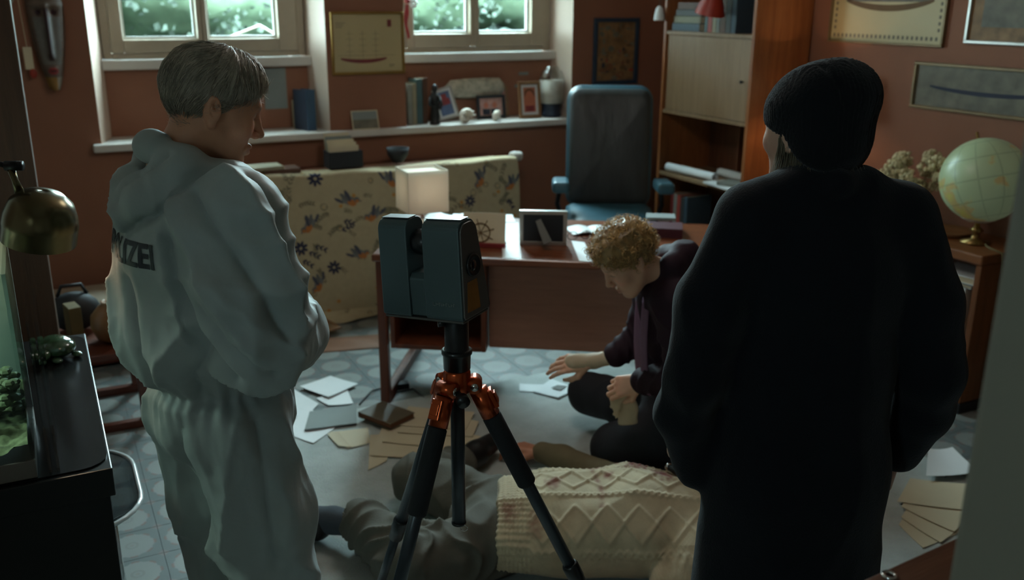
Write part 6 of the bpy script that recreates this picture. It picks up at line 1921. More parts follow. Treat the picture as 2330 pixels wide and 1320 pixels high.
def person_coverall():
    LOC = (-0.665, 1.985)
    MP = T(LOC[0], LOC[1], 0) @ RZ(radians(-50))
    t = thing('person', 'person with short grey hair in a white hooded coverall, looking down', 'person', MP)
    s = SDF((-0.40, -0.33, 0.0), (0.40, 0.34, 1.58), 0.0056)
    s.ell((0, -0.015, 1.25), (0.215, 0.165, 0.21), 0.04)
    s.cone((-0.135, -0.005, 1.355), (0.145, -0.01, 1.36), 0.076, 0.082, 0.06)
    s.ell((0, -0.02, 1.09), (0.215, 0.175, 0.15), 0.06)
    s.cone((0, -0.01, 0.99), (0, -0.005, 0.93), 0.165, 0.165, 0.02, flat=((0, 1, 0), 0.86))
    s.ell((0, -0.012, 0.86), (0.170, 0.14, 0.125), 0.03)
    for q in (-1, 1):
        fy = 0.05 if q > 0 else 0.02
        s.chain([(q * 0.086, -0.012, 0.86), (q * 0.09, fy - 0.02, 0.62), (q * 0.095, fy, 0.44), (q * 0.10, fy - 0.01, 0.10)], [0.112, 0.104, 0.094, 0.085], 0.03)
        s.ell((q * 0.118, fy + 0.06, 0.05), (0.055, 0.135, 0.05), 0.02)
    # arms, hands folded before the belly
    s.chain([(0.185, -0.015, 1.355), (0.235, -0.02, 1.21), (0.25, -0.01, 1.115)], [0.088, 0.094, 0.090], 0.045)
    s.chain([(0.25, -0.01, 1.115), (0.16, 0.10, 1.075), (0.01, 0.15, 1.10)], [0.088, 0.07, 0.05], 0.03)
    s.chain([(-0.165, -0.0, 1.35), (-0.225, 0.01, 1.22), (-0.25, 0.02, 1.13)], [0.076, 0.08, 0.078], 0.04)
    s.chain([(-0.25, 0.02, 1.13), (-0.16, 0.12, 1.085), (-0.03, 0.165, 1.12)], [0.08, 0.066, 0.05], 0.03)
    # hood lying round the neck and down the back
    s.chain([(-0.065, 0.085, 1.375), (-0.100, 0.03, 1.42), (-0.088, -0.055, 1.465), (0, -0.10, 1.488), (0.092, -0.06, 1.455), (0.102, 0.03, 1.405), (0.07, 0.09, 1.365)], [0.020, 0.022, 0.022, 0.022, 0.026, 0.026, 0.020], 0.02)
    s.chain([(-0.065, -0.085, 1.45), (-0.02, -0.135, 1.39), (0.01, -0.165, 1.335)], [0.024, 0.030, 0.016], 0.025)
    s.chain([(0.085, -0.08, 1.44), (0.04, -0.14, 1.385), (0.01, -0.165, 1.335)], [0.04, 0.036, 0.016], 0.03)
    s.chain([(-0.085, -0.075, 1.455), (-0.105, -0.075, 1.39), (-0.12, -0.05, 1.34)], [0.026, 0.042, 0.055], 0.03)
    s.cone((0, -0.015, 1.37), (0, 0.0, 1.60), 0.066, 0.092, 0.012, sub=True)
    P, F = s.mesh(1)
    x, y, z = P.T
    Nn = normals(P, F)
    th_ = np.arctan2(y, x)
    d = np.zeros(len(P))
    # elastic waist: pinch and pleats
    wz = np.exp(-((z - 0.955) / 0.016) ** 2)
    inner = (np.hypot(x / 0.23, (y + 0.01) / 0.19) < 1.12) & (z < 1.14)
    d -= 0.018 * wz * inner
    pl = np.sin(th_ * 19 + 3 * np.sin(th_ * 3)) * 0.5 + 0.5 * np.sin(th_ * 31 + 2)
    d += 0.008 * pl * np.exp(-np.abs(z - 0.955) / 0.055) * (np.abs(z - 0.955) < 0.25) * inner
    # large crumples of stiff fabric
    Q = P.copy()
    Q = Q + 0.05 * np.stack([vnoise(P * 4, 1), vnoise(P * 4, 2), vnoise(P * 4, 3)], 1)
    up_ = np.clip((z - 0.95) / 0.1, 0, 1)
    d += 0.022 * (ridge(Q, (5.0, 5.0, 2.2), 11, 0.8) - 0.5) + 0.012 * (ridge(Q, (13, 13, 6), 12, 1.0) - 0.5) + 0.004 * (ridge(Q, (30, 30, 17), 13, 1.0) - 0.5)
    # directed folds on sleeve, back and trousers
    FOLDS = [([(-0.10, -0.12, 1.40), (-0.04, -0.165, 1.345), (0.01, -0.185, 1.315), (0.07, -0.165, 1.35), (0.13, -0.10, 1.385), (0.14, 0.0, 1.41)], 0.008, -0.014), ([(-0.06, -0.14, 1.43), (0.02, -0.17, 1.36)], 0.010, 0.010), ([(0.09, -0.10, 1.47), (0.03, -0.15, 1.38)], 0.008, -0.010),
             ([(0.24, -0.12, 1.20), (0.31, -0.08, 1.12), (0.33, -0.02, 1.06)], 0.012, -0.012), ([(0.28, -0.10, 1.25), (0.33, -0.04, 1.17), (0.33, 0.03, 1.10)], 0.012, 0.011), ([(0.20, -0.1, 1.06), (0.28, -0.06, 1.03), (0.30, 0.02, 1.04)], 0.011, 0.012), ([(-0.14, -0.17, 1.30), (-0.13, -0.18, 1.18), (-0.10, -0.18, 1.05)], 0.012, -0.011),
             ([(0.13, -0.11, 1.41), (0.25, -0.11, 1.27), (0.33, -0.06, 1.12)], 0.016, 0.016), ([(0.17, -0.09, 1.42), (0.29, -0.05, 1.28), (0.34, 0.0, 1.14)], 0.013, -0.016),
             ([(0.19, -0.03, 1.44), (0.31, 0.02, 1.30), (0.34, 0.05, 1.17)], 0.016, 0.014), ([(0.20, 0.02, 1.44), (0.30, 0.06, 1.30), (0.33, 0.08, 1.18)], 0.011, -0.014),
             ([(0.14, -0.15, 1.33), (0.17, -0.14, 1.22), (0.24, -0.12, 1.10), (0.28, -0.09, 1.05)], 0.012, -0.018), ([(0.13, -0.16, 1.33), (0.155, -0.15, 1.22), (0.19, -0.14, 1.12)], 0.012, 0.010),
             ([(-0.10, -0.19, 1.20), (-0.04, -0.20, 1.08), (0.02, -0.18, 0.98)], 0.016, 0.014), ([(0.02, -0.19, 1.22), (0.05, -0.19, 1.10), (0.06, -0.17, 0.98)], 0.014, -0.014),
             ([(0.19, -0.12, 1.16), (0.12, -0.17, 1.07), (0.08, -0.17, 0.99)], 0.014, 0.012), ([(0.21, -0.10, 1.11), (0.17, -0.13, 1.03), (0.15, -0.12, 0.97)], 0.013, -0.013),
             ([(0.2, -0.06, 0.92), (0.19, -0.10, 0.75), (0.15, -0.10, 0.60)], 0.018, 0.014), ([(0.22, 0.0, 0.92), (0.22, 0.0, 0.72), (0.22, 0.0, 0.55)], 0.014, -0.014),
             ([(0.10, -0.17, 0.90), (0.06, -0.16, 0.75), (0.03, -0.10, 0.6)], 0.016, -0.014), ([(-0.08, -0.17, 0.92), (-0.10, -0.16, 0.7), (-0.09, -0.09, 0.55)], 0.016, 0.012),
             ([(0.02, -0.10, 0.60), (0.12, -0.10, 0.52), (0.21, -0.02, 0.50)], 0.014, 0.014), ([(0.02, -0.09, 0.54), (0.12, -0.09, 0.47), (0.2, -0.02, 0.46)], 0.012, -0.012)]
    for pts, w_, a_ in FOLDS:
        d += 1.5 * a_ * cusp(P, snap(P, pts), w_ * 1.1)
    d += limb_folds(P, (0.185, -0.015, 1.37), (0.25, -0.01, 1.10), 0.1, 3.0, 0.016, 1.0, 3) * (x > 0.12) + limb_folds(P, (0.09, -0.01, 0.86), (0.095, 0.04, 0.40), 0.12, 1.2, 0.016, 3.0, 5, 1.0) + limb_folds(P, (-0.09, -0.01, 0.86), (-0.095, 0.02, 0.40), 0.12, 1.2, 0.014, -3.0, 6, 1.0)
    seam = stroke(P, [(0.14, -0.14, 1.41), (0.165, -0.15, 1.30), (0.20, -0.12, 1.18)], 0.004)
    d -= 0.004 * seam
    P = P + Nn * (d * np.clip((z - 0.02) / 0.1, 0, 1))[:, None]
    P = lap(P, F, 0.3)
    cov = skin_obj('coverall', P, F, 'coverall_fabric', t)
    # lettering across the shoulder blades, laid onto the cloth
    from mathutils.bvhtree import BVHTree
    bvh = BVHTree.FromPolygons([tuple(p) for p in P], [tuple(int(i) for i in f) for f in F])
    cu = bpy.data.curves.new('lettering', 'FONT'); cu.body = 'POLIZEI'; cu.size = 0.070; cu.align_x = 'CENTER'; cu.offset = 0.0022; cu.space_character = 1.02; cu.resolution_u = 3
    to = bpy.data.objects.new('lettering_tmp', cu); COL.objects.link(to)
    bpy.context.view_layer.update()
    me = to.to_mesh().copy() if False else bpy.data.meshes.new_from_object(to)
    bm = bmesh.new(); bm.from_mesh(me)
    bmesh.ops.triangulate(bm, faces=bm.faces)
    for _ in range(3):
        es = [e for e in bm.edges if e.calc_length() > 0.008]
        if es: bmesh.ops.subdivide_edges(bm, edges=es, cuts=1)
        bmesh.ops.triangulate(bm, faces=bm.faces)
    for v in bm.verts:
        xx, zz = v.co.x * 0.84 + 0.022, v.co.y + 1.262
        hit = bvh.ray_cast(Vector((xx, -0.6, zz)), Vector((0, 1, 0)))
        yy = hit[0].y - 0.0022 if hit[0] is not None else -0.15
        v.co = (xx, yy, zz)
    bm.to_mesh(me); bm.free()
    bpy.data.objects.remove(to)
    lt = link_mesh('lettering', me, 'ink_print', t)
    me.materials.clear(); me.materials.append(MATS['ink_print'])
    # head and neck, body inside the suit
    HC = (0.012, 0.03, 1.566)
    MH = T(*HC) @ RZ(radians(-14)) @ RX(radians(-19))
    hp, hf, hc = make_head(SK1, srgb(150, 84, 74), srgb(120, 104, 92), nk=(0, -0.055, -0.20), jaw=0.95, old=True, neck=0.050)
    hp = xf(hp, MH)
    b = SDF((-0.3, -0.25, 0.02), (0.3, 0.32, 1.5), 0.011)
    b.ell((0, -0.02, 1.22), (0.15, 0.10, 0.2), 0.05); b.ell((0, -0.01, 0.95), (0.10, 0.07, 0.14), 0.05)
    b.chain([(0, -0.02, 1.25), (0, 0.0, 1.38), (0, 0.0, 1.44)], [0.09, 0.06, 0.05], 0.04)
    for q in (-1, 1):
        b.chain([(q * 0.07, -0.01, 0.9), (q * 0.085, 0.02, 0.5), (q * 0.095, 0.01, 0.1)], [0.06, 0.05, 0.04], 0.04)
        b.chain([(q * 0.15, -0.01, 1.36), (q * 0.235, -0.01, 1.14), (q * 0.01, 0.13, 1.10)], [0.045, 0.04, 0.026], 0.03)
    bp_, bf_ = b.mesh(1)
    parts = [(hp, hf, hc), (bp_, bf_, flat_col(bp_, SK1))]
    for q, w_ in ((1, (0.05, 0.135, 1.095)), (-1, (-0.07, 0.15, 1.11))):
        P2, F2, C2 = make_hand((0.5, 0.5, 0.5, 0.5), 0.02, 0.4, SK1, 0.004, side=1)
        parts.append((xf(P2, frame(w_, (-q * 0.9, 0.15, 0.1), (0.1, 0.9, 0.3))), F2, C2))
    skin_obj('body', *join(parts)[:2], 'skin', t, join(parts)[2])
    # short layered grey hair
    r = np.random.default_rng(5)
    cap = SDF((-0.13, -0.15, -0.11), (0.13, 0.14, 0.15), 0.0036)
    cap.ell((0, -0.012, 0.033), (0.083, 0.101, 0.089), 0.02)
    cap.ell((0, 0.03, 0.05), (0.074, 0.068, 0.066), 0.03)
    cap.half((0, 0.074, 0.056), (0, 0.72, -0.66), 0.01)      # hairline over the forehead
    for q in (-1, 1):
        cap.ell((q * 0.085, 0.055, -0.035), (0.05, 0.045, 0.065), 0.015, sub=True)
        cap.ell((q * 0.088, -0.010, -0.018), (0.02, 0.020, 0.03), 0.006, sub=True)
    cap.half((0, -0.05, -0.055), (0, -0.30, -0.95), 0.012)
    cap.ell((0, 0.06, -0.10), (0.08, 0.11, 0.10), 0.02, sub=True)
    cp, cf = cap.mesh(1)
    cn = normals(cp, cf)
    ang = np.arctan2(cp[:, 0], -cp[:, 1])
    cp = cp + cn * (0.005 * (ridge(np.stack([ang * 3.2, cp[:, 2] * 9, cp[:, 1] * 5], 1), (1.6, 1, 1), 4, 1.5) - 0.4) + 0.003 * (ridge(np.stack([ang * 9, cp[:, 2] * 22, cp[:, 1] * 12], 1), (1.5, 1, 1), 6, 1.5) - 0.4))[:, None]
    GREY = np.array(srgb(156, 147, 132)[:3])
    tone = 0.55 + 0.75 * vnoise(np.stack([ang * 7, cp[:, 2] * 16, cp[:, 1] * 9], 1), 8)
    cc = GREY[None, :] * tone[:, None] * np.where(cp[:, 2:3] < 0.0, 0.72, 1.0)
    paths, rad, cols = [], [], []
    top = cn[:, 2]
    pick = r.choice(len(cp), 4600)
    for i in pick:
        p = cp[i]; n_ = cn[i]
        if p[2] < -0.06 or p[1] > 0.088: continue
        dirv = np.array((0.25 * p[0] / 0.08, -0.35 + 0.9 * (p[1] > 0.02), -0.55 - 0.5 * (p[2] < 0.06)))
        wf = np.clip((p[1] + 0.03) / 0.09, 0, 1); dirv = (1 - wf) * np.array((0.25 * p[0] / 0.08, -0.35, -0.55 - 0.5 * (p[2] < 0.06))) + wf * np.array((0.3 * np.sign(p[0]), 0.55, -0.6))
        dirv = dirv + np.array((0.35 * sin(p[2] * 60 + p[1] * 30), 0.25 * sin(p[0] * 50 + p[2] * 25), 0)) + r.normal(0, 0.10, 3)
        dirv -= n_ * (dirv @ n_) * 0.92; dirv /= np.linalg.norm(dirv)
        ln = r.uniform(0.022, 0.050); k = np.linspace(0, 1, 6)[:, None]
        path = p + n_ * (0.0005 + 0.0045 * r.random() * np.sin(k * 2.2)) + dirv * ln * k - n_ * (0.016 * (ln / 0.045) ** 1.5 * k ** 2)
        paths.append(path); rad.append(r.uniform(0.0005, 0.0010))
        cols.append(GREY * r.uniform(0.7, 1.7) * (0.75 if p[2] < 0.0 else 1.0))
    sp, sf = tubes_np(paths, rad)
    sc_ = np.repeat(np.array(cols), 18, axis=0)
    P3, F3, C3 = join([(cp, cf, cc), (sp, sf, sc_)])
    skin_obj('hair', xf(P3, MH), F3, 'hair_strand', t, C3)
    return t


person_coverall()
# ---------------------------------------------------------------- person in dark coat and beanie, seen from behind
pm('coat_wool', srgb(10, 12, 18), 0.9, var=0.12, scale=30, bump=0.0012, bscale=220, sheen=0.08, spec=0.2)
pm('beanie_knit', srgb(13, 14, 18), 0.95, var=0.12, scale=40, bump=0.0015, bscale=150, sheen=0.1, spec=0.2)
pm('dark_trouser', srgb(24, 24, 28), 0.85, var=0.12, scale=30, bump=0.0008, bscale=150)
pm('leather_black', srgb(18, 18, 19), 0.45, var=0.1)
SK2 = srgb(186, 144, 122)


def person_coat():
    t = thing('person', 'person in long dark coat and black beanie seen from behind', 'person', T(0.665, 1.95, 0) @ RZ(radians(4)))
    s = SDF((-0.45, -0.32, 0.0), (0.45, 0.34, 1.52), 0.0075)
    s.ell((0, -0.005, 1.22), (0.19, 0.135, 0.19), 0.05)
    s.chain([(-0.15, -0.01, 1.34), (-0.07, -0.015, 1.385), (0.06, -0.015, 1.385), (0.15, -0.01, 1.34)], [0.070, 0.055, 0.055, 0.070], 0.05)
    s.chain([(0, 0, 1.20), (0, 0, 0.98), (0, 0.0, 0.75), (0, 0.0, 0.42)], [0.165, 0.175, 0.20, 0.225], 0.05, flat=((0, 1, 0), 0.76))
    s.half((0, 0, 0.30), (0, 0, -1), 0.01)
    for q in (-1, 1):
        ex = 0.275 if q > 0 else 0.258
        s.chain([(q * 0.165, -0.012, 1.335), (q * 0.235, -0.02, 1.15), (q * ex, -0.02, 0.985)], [0.075, 0.074, 0.070], 0.03)
        s.chain([(q * ex, -0.02, 0.985), (q * (ex + 0.012), 0.02, 0.88), (q * (ex - 0.005) if q > 0 else -0.215, 0.07 if q > 0 else 0.05, 0.755 if q > 0 else 0.735)], [0.070, 0.066, 0.058], 0.02)
        if q > 0: s.cone((q * (ex - 0.006), 0.075, 0.745), (q * (ex - 0.02), 0.10, 0.69), 0.042, 0.04, 0.005, sub=True)
    # collar
    s.chain([(-0.082, 0.05, 1.385), (-0.080, -0.035, 1.415), (-0.01, -0.078, 1.43), (0.070, -0.035, 1.415), (0.075, 0.05, 1.385)], [0.018, 0.02, 0.02, 0.02, 0.018], 0.025)
    s.cone((0, 0.01, 1.38), (0, 0.03, 1.60), 0.056, 0.08, 0.01, sub=True)
    P, F = s.mesh(2)
    x, y, z = P.T
    Nn = normals(P, F)
    Q = P + 0.05 * np.stack([vnoise(P * 4, 1), vnoise(P * 4, 2), vnoise(P * 4, 3)], 1)
    d = 0.010 * (ridge(Q, (6, 6, 2.4), 21, 1.5) - 0.4) + 0.004 * (ridge(Q, (14, 14, 6), 22, 1.5) - 0.4)
    d -= 0.006 * stroke(P, [(0, -0.2, 1.35), (0, -0.2, 0.3)], 0.005)
    skin_obj('coat', P + Nn * d[:, None], F, 'coat_wool', t)
    # vent flap and trousers
    s = SDF((-0.3, -0.25, 0.0), (0.3, 0.35, 0.7), 0.010)
    for q in (-1, 1):
        s.chain([(q * 0.09, 0, 0.62), (q * 0.10, 0.0, 0.35), (q * 0.105, -0.01, 0.09)], [0.085, 0.07, 0.058], 0.02)
    skin_obj('trousers', *s.mesh(2), 'dark_trouser', t)
    for q in (-1, 1):
        s = SDF((-0.08, -0.16, -0.005), (0.08, 0.2, 0.14), 0.006)
        s.cone((0, -0.05, 0.10), (0, -0.05, 0.05), 0.05, 0.045, 0.02); s.ell((0, 0.04, 0.045), (0.046, 0.13, 0.042), 0.03)
        s.half((0, 0, 0.0), (0, 0, -1), 0.004)
        P, F = s.mesh(2)
        skin_obj('boot', P + np.array((q * 0.105, 0, 0.002)), F, 'leather_black', t)
    # head, neck, arms, hands
    HC = (-0.035, 0.035, 1.525)
    MH = T(*HC) @ RZ(radians(32)) @ RX(radians(-4))
    hp, hf, hc = make_head(SK2, srgb(150, 90, 80), srgb(70, 60, 52), nk=(0.01, -0.05, -0.19), neck=0.05)
    hp = xf(hp, MH)
    b = SDF((-0.36, -0.2, 0.1), (0.36, 0.2, 1.45), 0.011)
    b.ell((0, 0, 1.2), (0.15, 0.10, 0.18), 0.05); b.ell((0, 0, 0.95), (0.15, 0.11, 0.16), 0.05); b.cone((0, 0, 1.3), (-0.02, 0.02, 1.41), 0.06, 0.05, 0.04)
    for q in (-1, 1):
        b.chain([(q * 0.14, -0.01, 1.33), (q * 0.25, -0.02, 1.0), (q * 0.265, 0.07, 0.76)], [0.05, 0.042, 0.028], 0.03)
        b.chain([(q * 0.09, 0, 0.9), (q * 0.10, 0, 0.5), (q * 0.105, -0.01, 0.12)], [0.08, 0.055, 0.04], 0.03)
    bp_, bf_ = b.mesh(1)
    parts = [(hp, hf, hc), (bp_, bf_, flat_col(bp_, SK2))]
    for q in (-1, 1):
        ex = 0.275 if q > 0 else 0.258
        P2, F2, C2 = make_hand((0.55, 0.6, 0.65, 0.7), 0.03, 0.6, SK2, 0.003, side=-q)
        parts.append((xf(P2, frame((q * (ex - 0.008), 0.085, 0.725) if q > 0 else (-0.235, 0.055, 0.80), (-q * 0.12, 0.25, -0.95), (q * 0.9, 0.2, 0.0))), F2, C2))
    J = join(parts)
    skin_obj('body', J[0], J[1], 'skin', t, J[2])
    # beanie
    s = SDF((-0.16, -0.17, -0.12), (0.16, 0.17, 0.17), 0.0045)
    s.ell((0, -0.012, 0.030), (0.092, 0.108, 0.092), 0.03)
    s.ell((0.012, -0.050, 0.072), (0.094, 0.086, 0.066), 0.05)
    s.ell((0.0, -0.055, -0.03), (0.088, 0.070, 0.075), 0.04)
    s.half((0, 0.03, -0.022), (0, 0.52, -0.85), 0.012)
    s.ell((0, -0.004, -0.02), (0.078, 0.100, 0.095), 0.006, sub=True)
    P, F = s.mesh(2)
    Nn = normals(P, F)
    an = np.arctan2(P[:, 0], -(P[:, 1] + 0.02))
    P = P + Nn * (0.0012 * np.sin(an * 70) + 0.006 * (ridge(P, (9, 9, 9), 31, 1.4) - 0.4))[:, None]
    P = P - Nn * (0.006 * stroke(P, [(-0.05, -0.05, 0.14), (-0.06, -0.11, 0.09), (-0.05, -0.13, 0.03)], 0.006))[:, None]
    skin_obj('beanie', xf(P, MH), F, 'beanie_knit', t)
    # loose ash-blond hair under the beanie
    r = np.random.default_rng(9); paths = []; rad = []; cols = []
    for k in range(1300):
        a = r.uniform(-2.4, 2.4); rr_ = r.uniform(0.9, 1.08)
        p0 = np.array((sin(a) * 0.072 * rr_, -cos(a) * 0.085 * rr_ - 0.005, -0.01 - 0.03 * r.random()))
        if p0[1] > 0.03: continue
        k_ = np.linspace(0, 1, 6)[:, None]
        out = np.array((sin(a), -cos(a), 0)) * r.uniform(-0.02, 0.03)
        paths.append(p0 + k_ * np.array((0, 0, -r.uniform(0.07, 0.12))) + out * k_ ** 2 + np.array((0.004, 0.004, 0)) * np.sin(k_ * 6 + a)); rad.append(r.uniform(0.0006, 0.0012)); cols.append(np.array(srgb(104, 92, 72)[:3]) * r.uniform(0.7, 1.2))
    wisps = [[(0.09, -0.03, -0.07), (0.13, -0.03, -0.075), (0.16, -0.02, -0.10), (0.168, -0.01, -0.14), (0.16, 0.0, -0.17)], [(0.085, -0.03, -0.085), (0.12, -0.02, -0.09), (0.14, 0.0, -0.12), (0.145, 0.01, -0.16), (0.13, 0.02, -0.18)]]
    for w_ in wisps:
        paths.append(np.array([np.interp(np.linspace(0, 4, 6), range(5), [q[c] for q in w_]) for c in range(3)]).T); rad.append(0.0022); cols.append(np.array(srgb(96, 80, 54)[:3]))
    P, F = tubes_np(paths, rad)
    skin_obj('hair', xf(P, MH), F, 'hair_strand', t, np.repeat(np.array(cols), 18, axis=0))
    return t


person_coat()
# white gloves / tissue held in the right hand of the dark coat is only a sliver in the picture

# ---------------------------------------------------------------- kneeling person with curly blond hair
pm('jacket_plum', srgb(46, 26, 36), 0.75, var=0.14, scale=20, bump=0.001, bscale=120, spec=0.25)
pm('lining_lilac', srgb(120, 84, 108), 0.5, var=0.12, scale=14)
pm('trouser_black', srgb(30, 30, 36), 0.8, var=0.12, scale=20, bump=0.0008, bscale=120)
pm('latex', srgb(196, 174, 146), 0.5, var=0.06, scale=18, sss=0.1)
SK3 = srgb(228, 178, 150)


def person_kneeling():
    # frame: x = world x (she faces -x), all in metres around the base point
    t = thing('person', 'kneeling person with curly blond hair in a plum jacket', 'person', T(0.0, 0.0, 0.0))
    PEL = np.array((0.66, 3.28, 0.30)); CH = np.array((0.585, 3.20, 0.68)); NB = np.array((0.525, 3.14, 0.885))
    HC = Vector((0.395, 3.06, 0.945))
    fwd = Vector((-0.78, -0.16, -0.61)).normalized()
    MH = frame(HC, fwd, (-0.55, -0.1, 0.83))
    hp, hf, hc = make_head(SK3, srgb(176, 100, 92), srgb(150, 110, 74), nk=(0, -0.075, -0.14), neck=0.046)
    hp = xf(hp, MH)
    # trousers: sitting on the heels, knees forward
    s = SDF((0.16, 2.9, 0.0), (1.15, 4.05, 0.62), 0.0085)
    s.ell(PEL, (0.16, 0.18, 0.14), 0.05)
    NK, FK = (0.405, 3.27, 0.125), (0.34, 3.72, 0.155)
    s.chain([PEL + np.array((0, -0.06, -0.02)), (0.53, 3.20, 0.20), NK], [0.11, 0.105, 0.092], 0.04)
    s.chain([PEL + np.array((-0.02, 0.08, -0.02)), (0.48, 3.52, 0.20), FK], [0.11, 0.10, 0.088], 0.04)
    s.chain([NK, (0.62, 3.16, 0.075), (0.86, 3.14, 0.065)], [0.085, 0.066, 0.05], 0.03)
    s.chain([FK, (0.55, 3.66, 0.085), (0.86, 3.50, 0.065)], [0.088, 0.07, 0.05], 0.03)
    s.half((0, 0, 0.012), (0, 0, -1), 0.01)
    P, F = s.mesh(2); Nn = normals(P, F)
    P = P + Nn * (0.008 * (ridge(P, (8, 8, 8), 41, 1.3) - 0.4))[:, None]
    skin_obj('trousers', P, F, 'trouser_black', t)
    for yy in (3.14, 3.50):
        s = SDF((0.8, yy - 0.08, 0.0), (1.12, yy + 0.08, 0.15), 0.007)
        s.cone((0.86, yy, 0.065), (1.03, yy, 0.05), 0.045, 0.038, 0.02); s.half((0, 0, 0.012), (0, 0, -1), 0.006)
        skin_obj('shoe', *s.mesh(2), 'leather_black', t)
    # jacket
    RS, LS = np.array((0.555, 3.02, 0.80)), np.array((0.545, 3.34, 0.80))
    RE, LE = np.array((0.60, 2.98, 0.54)), np.array((0.50, 3.38, 0.545))
    RW, LW_ = np.array((0.475, 3.10, 0.475)), np.array((0.405, 3.36, 0.475))
    s = SDF((0.28, 2.82, 0.22), (0.86, 3.56, 0.98), 0.0066)
    s.chain([PEL + np.array((0, -0.02, 0.04)), CH, NB + np.array((0.02, 0.01, -0.10))], [0.165, 0.155, 0.125], 0.05, flat=((0.95, 0.2, 0.1), 0.78))
    s.cone(RS, LS, 0.075, 0.075, 0.06)
    s.chain([RS, RE, RW], [0.075, 0.062, 0.046], 0.03)
    s.chain([LS, LE, LW_], [0.075, 0.062, 0.048], 0.03)
    s.chain([NB + np.array((-0.055, -0.05, -0.045)), NB + np.array((0.015, -0.072, 0.025)), NB + np.array((0.075, 0.0, 0.05)), NB + np.array((0.03, 0.08, 0.02)), NB + np.array((-0.055, 0.06, -0.045))], [0.026, 0.040, 0.046, 0.040, 0.022], 0.03)
    s.cone(NB + np.array((0.02, 0, -0.04)), NB + np.array((-0.08, -0.04, 0.10)), 0.046, 0.064, 0.008, sub=True)
    P, F = s.mesh(2); Nn = normals(P, F)
    Q = P + 0.04 * np.stack([vnoise(P * 6, 1), vnoise(P * 6, 2), vnoise(P * 6, 3)], 1)
    P = P + Nn * (0.007 * (ridge(Q, (9, 9, 4), 51, 1.2) - 0.4) + limb_folds(P, LS, LE, 0.08, 3, 0.012, 1, 2, 3) + limb_folds(P, LE, LW_, 0.065, 3, 0.010, 1, 3, 3) + limb_folds(P, RS, RE, 0.08, 3, 0.012, 1, 4, 3) + limb_folds(P, RE, RW, 0.065, 3, 0.010, 1, 5, 3))[:, None]
    skin_obj('jacket', P, F, 'jacket_plum', t)
    # lilac front edges (lining) hanging down from the collar
    for k, (x0, y0, dy) in enumerate(((0.462, 3.09, 0.0), (0.452, 3.17, 0.02))):
        mb = MB()
        def fn(i, j, x0=x0, y0=y0, dy=dy):
            z_ = 0.80 - 0.36 * j
            return (x0 - 0.004 + 0.02 * j + 0.02 * i - 0.012 * sin(3 * j), y0 - 0.028 * i + dy * j - 0.01, z_)
        mb.grid(fn, 4, 14)
        o = mb.build('lining', 'lining_lilac', t, smooth=True); o.modifiers.new('solid', 'SOLIDIFY').thickness = 0.006
    # body: neck, torso, arms, hands in one mesh
    b = SDF((0.2, 2.85, 0.05), (0.9, 3.6, 0.98), 0.009)
    b.chain([PEL, CH, NB + np.array((0.03, 0.01, -0.06))], [0.11, 0.09, 0.05], 0.04); b.cone(RS + np.array((0.01, 0.05, -0.04)), LS + np.array((0.01, -0.05, -0.04)), 0.04, 0.04, 0.03)
    b.cone(NB + np.array((-0.02, -0.01, 0.0)), np.array(HC) + np.array((0.05, 0.02, -0.02)), 0.038, 0.044, 0.02)
    b.chain([RS, RE, RW], [0.045, 0.04, 0.027], 0.03); b.chain([LS, LE, LW_], [0.045, 0.04, 0.03], 0.03)
    b.chain([PEL, (0.53, 3.20, 0.18), NK], [0.08, 0.07, 0.05], 0.03); b.chain([PEL, (0.48, 3.52, 0.2), FK], [0.08, 0.07, 0.05], 0.03)
    bp_, bf_ = b.mesh(1)
    parts = [(hp, hf, hc), (bp_, bf_, flat_col(bp_, SK3))]
    P2, F2, C2 = make_hand((0.75, 0.8, 0.85, 0.85), 0.02, 0.8, SK3, 0.0026, side=-1)
    parts.append((xf(P2, frame(RW + np.array((-0.01, 0.005, -0.005)), (-0.86, 0.1, -0.28), (0.1, -0.75, 0.65))), F2, C2))
    P2, F2, C2 = make_hand((0.35, 0.4, 0.45, 0.5), 0.04, 0.4, SK3, 0.0026, side=-1)
    G_M = frame(LW_ + np.array((-0.105, 0.0, -0.03)), (-0.95, -0.05, -0.08), (0.1, -0.65, 0.75))
    parts.append((xf(P2, G_M), F2, C2))
    J = join(parts)
    skin_obj('body', J[0], J[1], 'skin', t, J[2])
    # cream latex glove cuff pulled over the stretched forearm
    s = SDF((0.2, 3.2, 0.3), (0.5, 3.5, 0.6), 0.005)
    a0 = LW_ + np.array((0.02, 0, -0.002)); a1 = LW_ + np.array((-0.09, 0.0, -0.028)); a2 = LW_ + np.array((-0.165, -0.004, -0.03))
    s.chain([a0, a1, a2], [0.031, 0.029, 0.034], 0.012, flat=((0.1, -0.65, 0.75), 0.8))
    P, F = s.mesh(1); Nn = normals(P, F)
    P = P + Nn * (0.003 * (ridge(P, (30, 30, 30), 61, 1.2) - 0.4))[:, None]
    skin_obj('worn_glove', P, F, 'latex', t)
    # curly hair
    r = np.random.default_rng(21)
    cap = SDF((-0.13, -0.15, -0.12), (0.13, 0.14, 0.16), 0.004)
    cap.ell((0, -0.012, 0.036), (0.086, 0.104, 0.092), 0.02)
    cap.ell((0, 0.034, 0.058), (0.078, 0.066, 0.064), 0.03)
    cap.half((0, 0.076, 0.046), (0, 0.72, -0.66), 0.01)
    for q in (-1, 1):
        cap.ell((q * 0.085, 0.066, -0.035), (0.05, 0.045, 0.06), 0.015, sub=True)
    cap.ell((0, 0.06, -0.10), (0.085, 0.11, 0.10), 0.02, sub=True)
    cap.half((0, -0.05, -0.075), (0, -0.30, -0.95), 0.012)
    cp, cf = cap.mesh(1); cn = normals(cp, cf)
